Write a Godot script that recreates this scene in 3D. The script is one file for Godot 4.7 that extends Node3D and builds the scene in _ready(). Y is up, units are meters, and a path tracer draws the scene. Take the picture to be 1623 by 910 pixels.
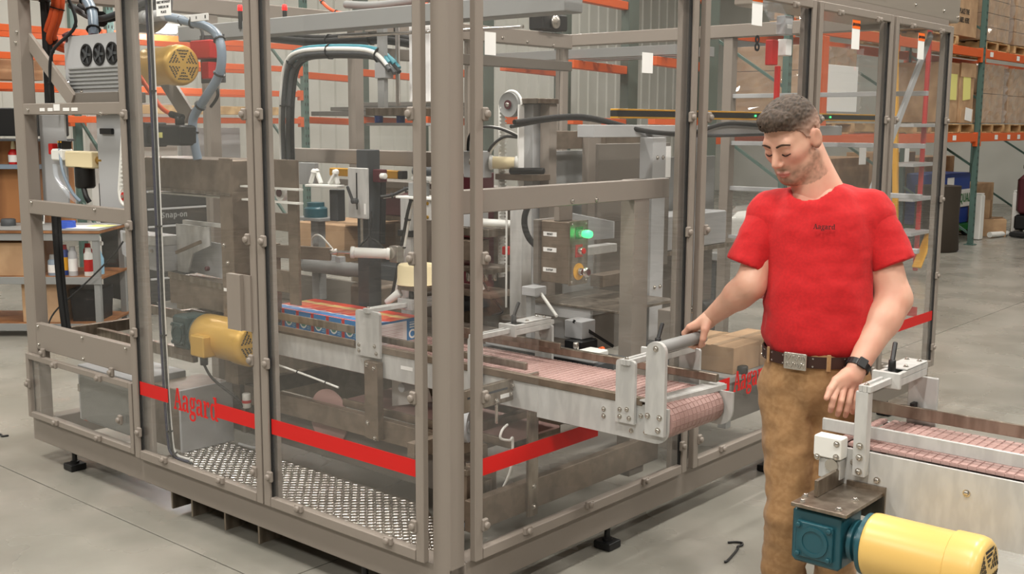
extends Node3D
# A packaging machine behind clear guard doors in a warehouse, with a worker at its infeed conveyor.
# x runs along the guard doors to the operator's side, -z along the other face; the corner post stands at the origin.

class MB:
	var v := PackedVector3Array()
	var n := PackedVector3Array()
	var t := PackedVector2Array()
	var c := PackedColorArray()
	var tint := Color.WHITE
	var tinted := false
	func tri(a: Vector3, b: Vector3, d: Vector3, na: Vector3, nb: Vector3, nd: Vector3, ua := Vector2.ZERO, ub := Vector2.ZERO, ud := Vector2.ZERO) -> void:
		if (b - a).cross(d - a).dot(na + nb + nd) > 0.0:
			v.append_array([a, d, b]); n.append_array([na, nd, nb]); t.append_array([ua, ud, ub])
		else:
			v.append_array([a, b, d]); n.append_array([na, nb, nd]); t.append_array([ua, ub, ud])
		if tinted:
			c.append_array([tint, tint, tint])
	func quad(a: Vector3, b: Vector3, d: Vector3, e: Vector3, nn: Vector3) -> void:
		tri(a, b, d, nn, nn, nn, Vector2(0, 1), Vector2(1, 1), Vector2(1, 0))
		tri(a, d, e, nn, nn, nn, Vector2(0, 1), Vector2(1, 0), Vector2(0, 0))
	func box(ctr: Vector3, size: Vector3, bev := 0.0, B := Basis()) -> MB:
		var h := size * 0.5
		bev = minf(bev, minf(h.x, minf(h.y, h.z)) * 0.95)
		for i in 3:
			var j := (i + 1) % 3
			var k := (i + 2) % 3
			for s in [-1.0, 1.0]:
				var q := []
				for m in [[-1, -1], [1, -1], [1, 1], [-1, 1]]:
					var p := Vector3()
					p[i] = h[i] * s; p[j] = (h[j] - bev) * m[0]; p[k] = (h[k] - bev) * m[1]
					q.append(ctr + B * p)
				var nn := Vector3(); nn[i] = s
				quad(q[0], q[1], q[2], q[3], B * nn)
		if bev > 0.0:
			for i in 3:
				var j := (i + 1) % 3
				var k := (i + 2) % 3
				for si in [-1.0, 1.0]:
					for sj in [-1.0, 1.0]:
						var ni := Vector3(); ni[i] = si
						var nj := Vector3(); nj[j] = sj
						var p := Vector3(); p[i] = h[i] * si; p[j] = (h[j] - bev) * sj; p[k] = h[k] - bev
						var q := Vector3(); q[i] = (h[i] - bev) * si; q[j] = h[j] * sj; q[k] = h[k] - bev
						var p2 := p; p2[k] = -p[k]
						var q2 := q; q2[k] = -q[k]
						p = ctr + B * p; q = ctr + B * q; p2 = ctr + B * p2; q2 = ctr + B * q2
						ni = B * ni; nj = B * nj
						tri(p, q, q2, ni, nj, nj); tri(p, q2, p2, ni, nj, ni)
			for sx in [-1.0, 1.0]:
				for sy in [-1.0, 1.0]:
					for sz in [-1.0, 1.0]:
						var s := Vector3(sx, sy, sz)
						tri(ctr + B * (s * Vector3(h.x, h.y - bev, h.z - bev)), ctr + B * (s * Vector3(h.x - bev, h.y, h.z - bev)), ctr + B * (s * Vector3(h.x - bev, h.y - bev, h.z)), B * Vector3(sx, 0, 0), B * Vector3(0, sy, 0), B * Vector3(0, 0, sz))
		return self
	func span(a: Vector3, b: Vector3, bev := 0.0) -> MB:   # box between two corners
		return box((a + b) * 0.5, (b - a).abs(), bev)
	func bar(a: Vector3, b: Vector3, w: float, h: float, bev := 0.0, up := Vector3.UP) -> MB:   # beam from a to b
		var d := (b - a).normalized()
		if absf(d.dot(up)) > 0.98:
			up = Vector3.RIGHT
		var s := d.cross(up).normalized()
		return box((a + b) * 0.5, Vector3(w, h, a.distance_to(b)), bev, Basis(s, s.cross(d).normalized(), -d))
	func lathe(o: Vector3, axis: Vector3, prof: Array, seg := 20) -> MB:
		var a := axis.normalized()
		var x := a.cross(Vector3.UP if absf(a.y) < 0.9 else Vector3.RIGHT).normalized()
		var y := a.cross(x)
		var ns := []
		for i in prof.size() - 1:
			var d: Vector2 = prof[i + 1] - prof[i]
			ns.append(Vector2(d.y, -d.x).normalized())
		for i in prof.size() - 1:
			var p: Vector2 = prof[i]
			var q: Vector2 = prof[i + 1]
			if p.distance_to(q) < 1e-7: continue
			var n0: Vector2 = ns[i]
			var n1: Vector2 = ns[i]
			if i > 0 and ns[i - 1].dot(n0) > 0.6: n0 = (ns[i - 1] + ns[i]).normalized()
			if i < ns.size() - 1 and ns[i + 1].dot(ns[i]) > 0.6: n1 = (ns[i + 1] + ns[i]).normalized()
			for k in seg:
				var d0 := x * cos(TAU * k / seg) + y * sin(TAU * k / seg)
				var d1 := x * cos(TAU * (k + 1) / seg) + y * sin(TAU * (k + 1) / seg)
				var A := o + d0 * p.x + a * p.y
				var Bq := o + d1 * p.x + a * p.y
				var Cq := o + d1 * q.x + a * q.y
				var Dq := o + d0 * q.x + a * q.y
				var u0 := float(k) / seg
				var u1 := float(k + 1) / seg
				if p.x > 1e-7: tri(A, Bq, Cq, d0 * n0.x + a * n0.y, d1 * n0.x + a * n0.y, d1 * n1.x + a * n1.y, Vector2(u0, p.y), Vector2(u1, p.y), Vector2(u1, q.y))
				if q.x > 1e-7: tri(A, Cq, Dq, d0 * n0.x + a * n0.y, d1 * n1.x + a * n1.y, d0 * n1.x + a * n1.y, Vector2(u0, p.y), Vector2(u1, q.y), Vector2(u0, q.y))
		return self
	func cyl(a: Vector3, b: Vector3, r: float, r2 := -1.0, seg := 16, bev := 0.0) -> MB:
		if r2 < 0.0: r2 = r
		var h := a.distance_to(b)
		var pr := [Vector2(0, 0), Vector2(r - bev, 0), Vector2(r, bev), Vector2(r2, h - bev), Vector2(r2 - bev, h), Vector2(0, h)]
		if bev <= 0.0: pr = [Vector2(0, 0), Vector2(r, 0), Vector2(r2, h), Vector2(0, h)]
		return lathe(a, b - a, pr, seg)
	func tube(pts: Array, r: float, seg := 8, r_end := -1.0) -> MB:
		var m := pts.size()
		var dir: Vector3 = (pts[1] - pts[0]).normalized()
		var x := dir.cross(Vector3.UP if absf(dir.y) < 0.9 else Vector3.RIGHT).normalized()
		var rings := []
		for i in m:
			var d: Vector3 = (pts[mini(i + 1, m - 1)] - pts[maxi(i - 1, 0)]).normalized()
			x = (x - d * x.dot(d)).normalized()
			var y := d.cross(x)
			var rr := r if r_end < 0.0 else lerpf(r, r_end, float(i) / (m - 1))
			var ring := []
			for k in seg + 1:
				var w := x * cos(TAU * k / seg) + y * sin(TAU * k / seg)
				ring.append([pts[i] + w * rr, w])
			rings.append(ring)
		for i in m - 1:
			for k in seg:
				var A = rings[i][k]; var Bq = rings[i][k + 1]; var Cq = rings[i + 1][k + 1]; var Dq = rings[i + 1][k]
				tri(A[0], Bq[0], Cq[0], A[1], Bq[1], Cq[1]); tri(A[0], Cq[0], Dq[0], A[1], Cq[1], Dq[1])
		for e in [0, m - 1]:
			var nn: Vector3 = ((pts[0] - pts[1]) if e == 0 else (pts[m - 1] - pts[m - 2])).normalized()
			for k in seg:
				tri(pts[e], rings[e][k][0], rings[e][k + 1][0], nn, nn, nn)
		return self
	func prism(poly: PackedVector2Array, depth: float, T := Transform3D()) -> MB:
		var ix := Geometry2D.triangulate_polygon(poly)
		var nz := T.basis * Vector3(0, 0, 1)
		for k in range(0, ix.size(), 3):
			for s in [0.0, depth]:
				var nn := nz if s > 0.0 else -nz
				tri(T * Vector3(poly[ix[k]].x, poly[ix[k]].y, s), T * Vector3(poly[ix[k + 1]].x, poly[ix[k + 1]].y, s), T * Vector3(poly[ix[k + 2]].x, poly[ix[k + 2]].y, s), nn, nn, nn)
		var cw := Geometry2D.is_polygon_clockwise(poly)
		for i in poly.size():
			var p := poly[i]
			var q := poly[(i + 1) % poly.size()]
			var e := (q - p).normalized()
			var o := Vector2(e.y, -e.x) * (-1.0 if cw else 1.0)
			quad(T * Vector3(p.x, p.y, 0), T * Vector3(q.x, q.y, 0), T * Vector3(q.x, q.y, depth), T * Vector3(p.x, p.y, depth), T.basis * Vector3(o.x, o.y, 0))
		return self
	func holed(o: Rect2, hl: Rect2, depth: float, T := Transform3D()) -> MB:   # a plate with a square opening
		var O := [o.position, Vector2(o.end.x, o.position.y), o.end, Vector2(o.position.x, o.end.y)]
		var H := [hl.position, Vector2(hl.end.x, hl.position.y), hl.end, Vector2(hl.position.x, hl.end.y)]
		for i in 4:
			var a: Vector2 = O[i]; var b: Vector2 = O[(i + 1) % 4]; var d: Vector2 = H[(i + 1) % 4]; var e: Vector2 = H[i]
			for s in [0.0, depth]:
				quad(T * Vector3(a.x, a.y, s), T * Vector3(b.x, b.y, s), T * Vector3(d.x, d.y, s), T * Vector3(e.x, e.y, s), T.basis * Vector3(0, 0, 1.0 if s > 0.0 else -1.0))
			for pr in [[a, b, 1.0], [e, d, -1.0]]:
				var dd: Vector2 = (pr[1] - pr[0]).normalized()
				quad(T * Vector3(pr[0].x, pr[0].y, 0), T * Vector3(pr[1].x, pr[1].y, 0), T * Vector3(pr[1].x, pr[1].y, depth), T * Vector3(pr[0].x, pr[0].y, depth), T.basis * (Vector3(dd.y, -dd.x, 0) * pr[2]))
		return self
	func mesh() -> ArrayMesh:
		var a := []
		a.resize(Mesh.ARRAY_MAX)
		a[Mesh.ARRAY_VERTEX] = v; a[Mesh.ARRAY_NORMAL] = n; a[Mesh.ARRAY_TEX_UV] = t
		if tinted: a[Mesh.ARRAY_COLOR] = c
		var m := ArrayMesh.new()
		m.add_surface_from_arrays(Mesh.PRIMITIVE_TRIANGLES, a)
		return m

var M := {}          # materials by name
var used := {}       # how often a top-level name is taken
var shared := {}     # meshes used more than once

func v3(x: float, y: float, z: float) -> Vector3: return Vector3(x, y, z)

func numbered(called: String) -> String:
	var k: int = used.get(called, 0)
	used[called] = k + 1
	return called if k == 0 else "%s_%03d" % [called, k]

func thing(called: String, label: String, category: String, at := Vector3.ZERO, turn := 0.0, group := "") -> Node3D:
	var o := Node3D.new()
	o.name = numbered(called)
	add_child(o)
	o.position = at; o.rotation.y = turn
	tag(o, label, category, group)
	return o

func tag(o: Node, label: String, category: String, group := "") -> Node:
	o.set_meta("label", label); o.set_meta("category", category)
	if group: o.set_meta("group", group)
	return o

func inst(called: String, mesh: Mesh, m: Material, parent: Node = null, T := Transform3D()) -> MeshInstance3D:
	var o := MeshInstance3D.new()
	o.mesh = mesh; o.material_override = m; o.transform = T
	if parent == null:
		o.name = numbered(called); add_child(o)
	else:
		o.name = called; parent.add_child(o, true)
	return o

func part(parent: Node, called: String, b: MB, m: Material) -> MeshInstance3D: return inst(called, b.mesh(), m, parent)

func solo(called: String, label: String, category: String, b: MB, m: Material, group := "") -> MeshInstance3D:
	var o := inst(called, b.mesh(), m)
	tag(o, label, category, group)
	return o

func struct(called: String, b: MB, m: Material) -> MeshInstance3D:
	var o := inst(called, b.mesh(), m)
	o.set_meta("kind", "structure")
	return o

func bx(a: Vector3, b: Vector3, bev := 0.003) -> MB: return MB.new().span(a, b, bev)

func curve(p: Array, sub := 6) -> Array:   # smooth line through points
	var out := []
	for i in p.size() - 1:
		var a: Vector3 = p[maxi(i - 1, 0)]; var b: Vector3 = p[i]; var d: Vector3 = p[i + 1]; var e: Vector3 = p[mini(i + 2, p.size() - 1)]
		for k in sub:
			out.append(b.cubic_interpolate(d, a, e, float(k) / sub))
	out.append(p[-1])
	return out

func text(parent: Node, called: String, s: String, size: float, m: Material, T: Transform3D, serif := false, width := 1.0) -> MeshInstance3D:
	var f := SystemFont.new()
	f.font_names = PackedStringArray(["Droid Serif" if serif else "Droid Sans"])
	f.font_weight = 700
	var tm := TextMesh.new()
	tm.font = f; tm.text = s; tm.font_size = 32; tm.pixel_size = size / 32.0; tm.depth = 0.0012
	tm.horizontal_alignment = HORIZONTAL_ALIGNMENT_CENTER
	var o := inst(called, tm, m, parent, T)
	if width != 1.0: o.scale = Vector3(width, 1, 1)
	return o

func noise(sd: int, freq: float, cols: Array, offs: Array, size := 512, oct := 4, stretch := 1.0) -> NoiseTexture2D:
	var f := FastNoiseLite.new()
	f.seed = sd; f.frequency = freq; f.fractal_octaves = oct
	f.noise_type = FastNoiseLite.TYPE_SIMPLEX_SMOOTH
	var g := Gradient.new()
	g.offsets = PackedFloat32Array(offs); g.colors = PackedColorArray(cols)
	var x := NoiseTexture2D.new()
	x.width = size; x.height = maxi(8, int(size / stretch)); x.seamless = true; x.noise = f; x.color_ramp = g
	return x

func mat(called: String, col: Color, rough := 0.6, metal := 0.0) -> StandardMaterial3D:
	var m := StandardMaterial3D.new()
	m.resource_name = called
	m.albedo_color = col; m.roughness = rough; m.metallic = metal
	M[called] = m
	return m

func tex(m: StandardMaterial3D, tx: Texture2D, scale: float, world := false, aspect := 1.0) -> StandardMaterial3D:
	m.albedo_texture = tx
	m.uv1_triplanar = true
	m.uv1_world_triplanar = world
	m.uv1_scale = Vector3(scale, scale * aspect, scale)
	return m

func _ready() -> void:
	var cam := Camera3D.new()
	cam.name = "camera"
	cam.fov = 29.04
	cam.near = 0.05; cam.far = 200.0
	cam.transform = Transform3D(Basis(v3(0.655235, 0.004606, 0.755411), v3(0.106694, 0.989393, -0.098578), v3(-0.747852, 0.14519, 0.647794)), v3(-2.63345, 1.76, 2.56104))
	add_child(cam)
	var env := Environment.new()
	env.background_mode = Environment.BG_COLOR
	env.background_color = Color(0.02, 0.02, 0.02)
	env.tonemap_mode = Environment.TONE_MAPPER_LINEAR
	env.tonemap_exposure = 1.0
	env.sdfgi_enabled = true; env.ssao_enabled = true; env.ssil_enabled = true
	var we := WorldEnvironment.new()
	we.name = "surroundings"; we.environment = env
	add_child(we)
	materials()
	ceiling_lights()
	room()
	enclosure()
	doors()
	infeed_conveyor()
	front_conveyor()
	interior()
	background()
	worker()

func materials() -> void:
	var g := func(a: float) -> Color: return Color(a, a, a)
	mat("paint", Color(0.545, 0.51, 0.475), 0.38)
	mat("paint_dark", Color(0.43, 0.405, 0.375), 0.45)
	tex(mat("steel", Color(0.93, 0.9, 0.86), 0.33, 0.85), noise(3, 0.02, [Color(0.56, 0.53, 0.5), Color(0.68, 0.655, 0.625)], [0.3, 0.7], 256, 4, 1.0), 3.0, false, 0.25)
	tex(mat("steel_dark", Color(0.9, 0.85, 0.8), 0.4, 0.55), noise(5, 0.02, [Color(0.55, 0.52, 0.485), Color(0.61, 0.58, 0.545)], [0.3, 0.7], 256, 4, 1.0), 2.0)
	tex(mat("aluminium", Color(1, 1, 1), 0.5, 0.25), noise(7, 0.03, [Color(0.74, 0.74, 0.73), Color(0.785, 0.785, 0.775)], [0.3, 0.7], 256, 4, 1.0), 2.5, false, 0.3)
	mat("chrome", Color(0.82, 0.81, 0.8), 0.16, 1.0)
	mat("bolt", Color(0.78, 0.76, 0.73), 0.25, 0.9)
	mat("white", Color(0.88, 0.88, 0.86), 0.5)
	mat("label_white", Color(0.93, 0.93, 0.92), 0.6)
	mat("ink", Color(0.08, 0.08, 0.08), 0.7)
	mat("black", Color(0.06, 0.06, 0.065), 0.45)
	mat("rubber", Color(0.09, 0.09, 0.09), 0.75)
	mat("dark_grey", Color(0.25, 0.26, 0.27), 0.5)
	mat("grey", Color(0.55, 0.555, 0.55), 0.5)
	mat("pale_grey", Color(0.68, 0.685, 0.69), 0.5)
	mat("red", Color(0.75, 0.06, 0.04), 0.5)
	mat("stripe_red", Color(0.8, 0.05, 0.03), 0.55)
	mat("orange", Color(0.84, 0.36, 0.13), 0.5)
	mat("warning_orange", Color(0.95, 0.42, 0.08), 0.55)
	mat("green_paint", Color(0.31, 0.42, 0.39), 0.5)
	mat("column_green", Color(0.34, 0.39, 0.36), 0.5)
	mat("hood_steel", Color(0.7, 0.665, 0.62), 0.3, 0.5)
	mat("yellow", Color(0.9, 0.66, 0.1), 0.45)
	mat("yellow_note", Color(0.88, 0.86, 0.52), 0.8)
	mat("gold", Color(0.80, 0.64, 0.30), 0.32, 0.25)
	mat("motor_yellow", Color(0.88, 0.73, 0.42), 0.32)
	mat("gear_green", Color(0.13, 0.31, 0.35), 0.33)
	mat("gear_dark", Color(0.2, 0.28, 0.28), 0.4)
	mat("cream", Color(0.9, 0.84, 0.68), 0.5)
	mat("teal", Color(0.16, 0.5, 0.56), 0.45)
	mat("hose_blue", Color(0.5, 0.56, 0.62), 0.3)
	mat("blue", Color(0.1, 0.24, 0.55), 0.45)
	mat("navy", Color(0.09, 0.1, 0.24), 0.5)
	mat("brass", Color(0.75, 0.6, 0.3), 0.3, 0.8)
	mat("maroon", Color(0.3, 0.1, 0.13), 0.4)
	mat("belt", Color(0.68, 0.555, 0.53), 0.5)
	mat("belt_white", Color(0.9, 0.9, 0.88), 0.5)
	mat("cord_orange", Color(0.85, 0.34, 0.14), 0.5)
	mat("tape_blue", Color(0.12, 0.3, 0.72), 0.6)
	tex(mat("card", Color(1, 1, 1), 0.85), noise(11, 0.012, [Color(0.66, 0.53, 0.40), Color(0.74, 0.61, 0.47)], [0.25, 0.75], 256), 0.9)
	mat("packing_tape", Color(0.62, 0.5, 0.37), 0.35)
	tex(mat("wood", Color(1, 1, 1), 0.7), noise(13, 0.01, [Color(0.48, 0.31, 0.17), Color(0.62, 0.42, 0.25)], [0.3, 0.7], 256), 1.2, false, 0.15)
	tex(mat("pallet_wood", Color(1, 1, 1), 0.8), noise(14, 0.01, [Color(0.66, 0.53, 0.36), Color(0.80, 0.67, 0.48)], [0.3, 0.7], 256), 1.5)
	tex(mat("wall_panel", Color(1, 1, 1), 0.6), noise(15, 0.006, [Color(0.72, 0.72, 0.69), Color(0.78, 0.78, 0.75)], [0.3, 0.7], 256), 0.2, true)
	mat("ceiling", Color(0.75, 0.74, 0.71), 0.8)
	var fl := tex(mat("concrete", Color(1, 1, 1), 0.32), noise(21, 0.011, [Color(0.525, 0.515, 0.48), Color(0.555, 0.545, 0.51), Color(0.59, 0.575, 0.54)], [0.25, 0.5, 0.75], 1024, 6), 0.11, true)
	fl.roughness_texture = noise(22, 0.02, [g.call(0.75), g.call(1.0)], [0.3, 0.7], 512, 5)
	mat("joint", Color(0.2, 0.2, 0.19), 0.9)
	var pane := mat("pane", Color(0.97, 0.98, 0.97, 0.015), 0.0)
	pane.transparency = BaseMaterial3D.TRANSPARENCY_ALPHA
	pane.metallic_specular = 0.4
	var wrap := mat("stretch_wrap", Color(0.95, 0.95, 0.95, 0.1), 0.05)
	wrap.transparency = BaseMaterial3D.TRANSPARENCY_ALPHA
	var clear := mat("clear_plastic", Color(0.9, 0.95, 1.0, 0.12), 0.05)
	clear.transparency = BaseMaterial3D.TRANSPARENCY_ALPHA
	var lamp := mat("lamp_glow", Color(1, 1, 1), 0.6)
	lamp.emission_enabled = true; lamp.emission = Color(1.0, 0.97, 0.92); lamp.emission_energy_multiplier = 6.0
	var gl := mat("green_glow", Color(0.3, 0.9, 0.5), 0.3)
	gl.emission_enabled = true; gl.emission = Color(0.25, 1.0, 0.5); gl.emission_energy_multiplier = 2.2
	var rg := mat("red_glow", Color(0.9, 0.1, 0.1), 0.3)
	rg.emission_enabled = true; rg.emission = Color(1.0, 0.08, 0.08); rg.emission_energy_multiplier = 2.0

func ceiling_lights() -> void:
	# rows of linear high-bay fittings; each a housing, a glowing diffuser and a light of its size under it
	var k := 0
	for ix in 6:
		for iz in 5:
			var p := v3(-6.5 + ix * 4.6, 6.2, 6.0 - iz * 4.2)
			var o := thing("high_bay_light", "white linear high-bay ceiling fitting hung over the warehouse floor", "light", p, 0.0, "high-bay ceiling lights")
			part(o, "housing", MB.new().box(v3(0, 0.06, 0), v3(1.3, 0.09, 0.42), 0.02), M.white)
			part(o, "diffuser", MB.new().box(v3(0, 0.005, 0), v3(1.22, 0.02, 0.36), 0.004), M.lamp_glow)
			for s in [-0.5, 0.5]:
				part(o, "hanger", MB.new().cyl(v3(s, 0.1, 0), v3(s, 0.8, 0), 0.006, -1, 6), M.dark_grey)
			var l := AreaLight3D.new()
			l.name = "glow"
			l.area_size = Vector2(1.2, 0.34)
			l.light_energy = 19.0 if (ix <= 2 and iz <= 2) else 8.0   # newer, brighter lamps over the assembly bay
			l.light_color = Color(1.0, 0.98, 0.95)
			l.set("area_range", 40.0); l.set("area_attenuation", 2.0)
			l.shadow_enabled = true
			l.position = v3(0, -0.02, 0)
			l.rotation.x = -PI / 2
			o.add_child(l)
			k += 1

func room() -> void:
	# slabs of sealed concrete with saw-cut joints between them
	var fl := struct("floor", MB.new().span(v3(-10.2, -0.25, -13.4), v3(24.2, -0.03, 10.4)), M.joint)
	var xs := [-10.0, -4.775, -0.175, 4.425, 9.025, 13.625, 18.225, 24.0]
	var zs := [-13.2, -10.0, -5.4, -0.8, 3.8, 10.2]
	for i in xs.size() - 1:
		for j in zs.size() - 1:
			part(fl, "slab", MB.new().span(v3(xs[i] + 0.003, -0.03, zs[j] + 0.003), v3(xs[i + 1] - 0.003, 0, zs[j + 1] - 0.003), 0.002), M.concrete)
	struct("wall_back", MB.new().span(v3(-10.2, 0, -13.4), v3(24.2, 7.0, -13.2)), M.wall_panel)
	mat("wall_block", Color(0.42, 0.4, 0.37), 0.8)
	struct("wall_front", MB.new().span(v3(-10.2, 0, 10.2), v3(24.2, 7.0, 10.4)), M.wall_block)
	struct("wall_left", MB.new().span(v3(-10.2, 0, -13.2), v3(-10.0, 7.0, 10.2)), M.wall_block)
	struct("wall_right", MB.new().span(v3(24.0, 0, -13.2), v3(24.2, 7.0, 10.2)), M.wall_panel)
	struct("ceiling", MB.new().span(v3(-10.2, 7.0, -13.4), v3(24.2, 7.2, 10.4)), M.ceiling)
	# vertical ribs of the metal cladding
	var rib := MB.new().prism(PackedVector2Array([Vector2(-0.05, 0), Vector2(-0.025, 0.03), Vector2(0.025, 0.03), Vector2(0.05, 0)]), 7.0, Transform3D(Basis(v3(1, 0, 0), v3(0, 0, 1), v3(0, -1, 0)), v3(0, 7.0, 0))).mesh()
	var wall: Node = get_node("wall_back")
	for i in 66:
		inst("rib", rib, M.wall_panel, wall, Transform3D(Basis(), v3(0.6 + i * 0.36, 0, -13.2)))

func bolt_mesh() -> ArrayMesh:   # hexagon head on a washer, axis +z
	if not shared.has("bolt"):
		shared.bolt = MB.new().lathe(Vector3.ZERO, v3(0, 0, 1), [Vector2(0.011, 0), Vector2(0.011, 0.002), Vector2(0.0075, 0.002)], 12).lathe(Vector3.ZERO, v3(0, 0, 1), [Vector2(0.0075, 0.002), Vector2(0.0075, 0.007), Vector2(0.006, 0.0085), Vector2(0, 0.0085)], 6).mesh()
	return shared.bolt

func facing(n: Vector3) -> Basis:   # a basis whose z points along n
	var up := Vector3.UP if absf(n.y) < 0.9 else Vector3.RIGHT
	var x := up.cross(n).normalized()
	return Basis(x, n.cross(x).normalized(), n.normalized())

func bolts(parent: Node, pts: Array, n: Vector3, s := 1.0) -> void:
	for p in pts:
		inst("bolt", bolt_mesh(), M.bolt, parent, Transform3D(facing(n).scaled_local(Vector3.ONE * s), p))

func latch_mesh() -> ArrayMesh:   # clamp that holds a pane in a frame: a rounded tab with a boss and a screw, z outwards
	if not shared.has("latch"):
		shared.latch = MB.new().box(v3(0, 0, 0.009), v3(0.032, 0.046, 0.018), 0.006).lathe(v3(0, 0, 0.018), v3(0, 0, 1), [Vector2(0.0125, 0), Vector2(0.0125, 0.008), Vector2(0.009, 0.011), Vector2(0, 0.011)], 12).mesh()
	return shared.latch

func foot(parent: Node, x: float, z: float) -> void:
	var f := part(parent, "levelling_foot", MB.new().box(v3(x, 0.018, z), v3(0.085, 0.034, 0.085), 0.005), M.black)
	inst("threaded_stem", MB.new().lathe(v3(x, 0.03, z), Vector3.UP, [Vector2(0.022, 0), Vector2(0.022, 0.015), Vector2(0.013, 0.018), Vector2(0.013, 0.12)], 14).mesh(), M.black, f)

func enclosure() -> void:
	var o := thing("guard_enclosure", "taupe painted steel frame of the packaging machine standing on black levelling feet", "machine frame")
	var p: Material = M.paint
	# base rails
	part(o, "base_rail", bx(v3(0.006, 0.105, -3.06), v3(0.09, 0.226, 0), 0.006), p)
	part(o, "base_rail", bx(v3(0.09, 0.105, -0.09), v3(4.46, 0.226, -0.006), 0.006), p)
	part(o, "base_rail", bx(v3(4.37, 0.105, -3.06), v3(4.46, 0.226, -0.09), 0.006), p)
	part(o, "base_rail", bx(v3(0.09, 0.105, -3.06), v3(4.37, 0.226, -2.97), 0.006), p)
	# posts
	var post := func(x0: float, z0: float, x1: float, z1: float) -> void: part(o, "post", bx(v3(x0, 0.226, z0), v3(x1, 2.37, z1), 0.005), p)
	part(o, "corner_post", bx(v3(0.0, 0.1, -0.092), v3(0.085, 2.46, 0.0), 0.012), p)
	part(o, "post", bx(v3(0.0, 0.226, -3.06), v3(0.07, 2.46, -2.955), 0.006), p)
	post.call(0.012, -1.985, 0.036, -1.905)
	post.call(0.012, -1.06, 0.036, -0.975)
	post.call(1.42, -0.04, 1.56, -0.012)
	post.call(2.53, -0.04, 2.63, -0.012)
	post.call(3.49, -0.04, 3.59, -0.012)
	post.call(4.40, -0.035, 4.455, -0.002)
	for q in [[4.37, -3.06], [2.2, -3.05], [4.38, -1.55], [1.1, -3.05], [3.3, -3.05]]:
		post.call(q[0], q[1], q[0] + 0.075, q[1] + 0.075)
	# head rails
	part(o, "head_rail", bx(v3(0.006, 2.37, -3.06), v3(0.09, 2.46, 0.0), 0.006), p)
	part(o, "head_rail", bx(v3(0.09, 2.37, -0.09), v3(4.46, 2.42, -0.006), 0.006), p)
	part(o, "head_rail", bx(v3(4.37, 2.37, -3.06), v3(4.46, 2.46, -0.09), 0.006), p)
	part(o, "head_rail", bx(v3(0.09, 2.37, -3.06), v3(4.37, 2.46, -2.97), 0.006), p)
	# stainless hood over the far doors
	var hood := part(o, "hood", bx(v3(2.85, 2.405, -0.6), v3(4.64, 2.9, -0.004), 0.012), M.hood_steel)
	for x in [3.0, 3.45, 3.9, 4.35]:
		for y in [2.46, 2.56]:
			inst("bolt", bolt_mesh(), M.bolt, hood, Transform3D(Basis(), v3(x, y, -0.004)))
	inst("bolt", bolt_mesh(), M.bolt, hood, Transform3D(Basis(), v3(4.6, 2.44, -0.004)))
	# open bay at the end of the long face: rails, side panel, braces
	var out := v3(-1, 0, 0)
	var rail := func(called: String, y0: float, y1: float) -> MeshInstance3D: return part(o, called, bx(v3(0.0, y0, -2.955), v3(0.035, y1, -1.99), 0.004), p)
	rail.call("cross_rail", 1.796, 1.851); rail.call("cross_rail", 1.302, 1.372)
	var gp = rail.call("guard_panel", 0.605, 0.742)
	bolts(gp, [v3(0, 0.725, -2.93), v3(0, 0.63, -2.93), v3(0, 0.725, -2.48), v3(0, 0.62, -2.48), v3(0, 0.725, -2.08), v3(0, 0.70, -2.01), v3(0, 0.625, -2.01)], out)
	bolts(o, [v3(0, 1.82, -2.9), v3(0, 1.8, -2.2), v3(0, 1.36, -2.92), v3(0, 1.355, -2.3), v3(0, 2.2, -2.97), v3(0, 2.15, -2.99)], out)
	for q in [[-2.78, 0.05], [-2.7, 0.05], [-2.55, 0.06], [-2.47, 0.06]]:
		part(o, "rail_label", bx(v3(-0.002, 1.812, q[0]), v3(0.001, 1.828, q[0] + q[1])), M.label_white)
	part(o, "rail_label", bx(v3(-0.002, 1.814, -2.64), v3(0.001, 1.845, -2.58)), M.label_white)
	part(o, "brace", MB.new().bar(v3(0.06, 2.2, -3.02), v3(0.06, 1.86, -2.56), 0.02, 0.075, 0.003), p)
	part(o, "brace", MB.new().bar(v3(0.650, 2.125, -2.852), v3(0.650, 1.792, -2.494), 0.02, 0.1, 0.003), p)
	# inner rails of the open bay
	part(o, "inner_rail", bx(v3(0.035, 0.64, -2.95), v3(0.6, 0.7, -2.92), 0.003), M.steel)
	part(o, "inner_rail", bx(v3(0.3, 0.62, -2.9), v3(0.33, 0.68, -2.0), 0.003), M.steel)
	# inner cross beam and post behind the operator door
	var cb := part(o, "cross_beam", bx(v3(0.15, 1.445, -0.16), v3(1.52, 1.53, -0.12), 0.004), p)
	bolts(cb, [v3(0.98, 1.46, -0.12), v3(0.82, 1.462, -0.12)], v3(0, 0, 1))
	part(o, "inner_post", bx(v3(1.26, 0.226, -0.2), v3(1.375, 1.53, -0.125), 0.006), p)
	part(o, "cross_beam", bx(v3(0.22, 0.27, -0.14), v3(1.45, 0.39, -0.1), 0.004), M.steel_dark)
	var up := part(o, "upright", bx(v3(0.525, 0.25, -0.1), v3(0.585, 0.82, -0.085), 0.003), M.steel)
	bolts(up, [v3(0.555, 0.37, -0.085), v3(0.555, 0.29, -0.085)], v3(0, 0, 1))
	# feet and fork pockets
	for q in [[0.05, -2.72], [1.0, -0.05], [2.4, -0.05], [3.9, -0.05], [0.05, -0.5], [0.45, -2.75]]:
		foot(o, q[0], q[1])
	for z in [-1.13, -1.37, -1.62, -1.78]:
		part(o, "gusset", bx(v3(0.02, 0.02, z - 0.006), v3(0.5, 0.105, z + 0.006)), M.steel)
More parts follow.
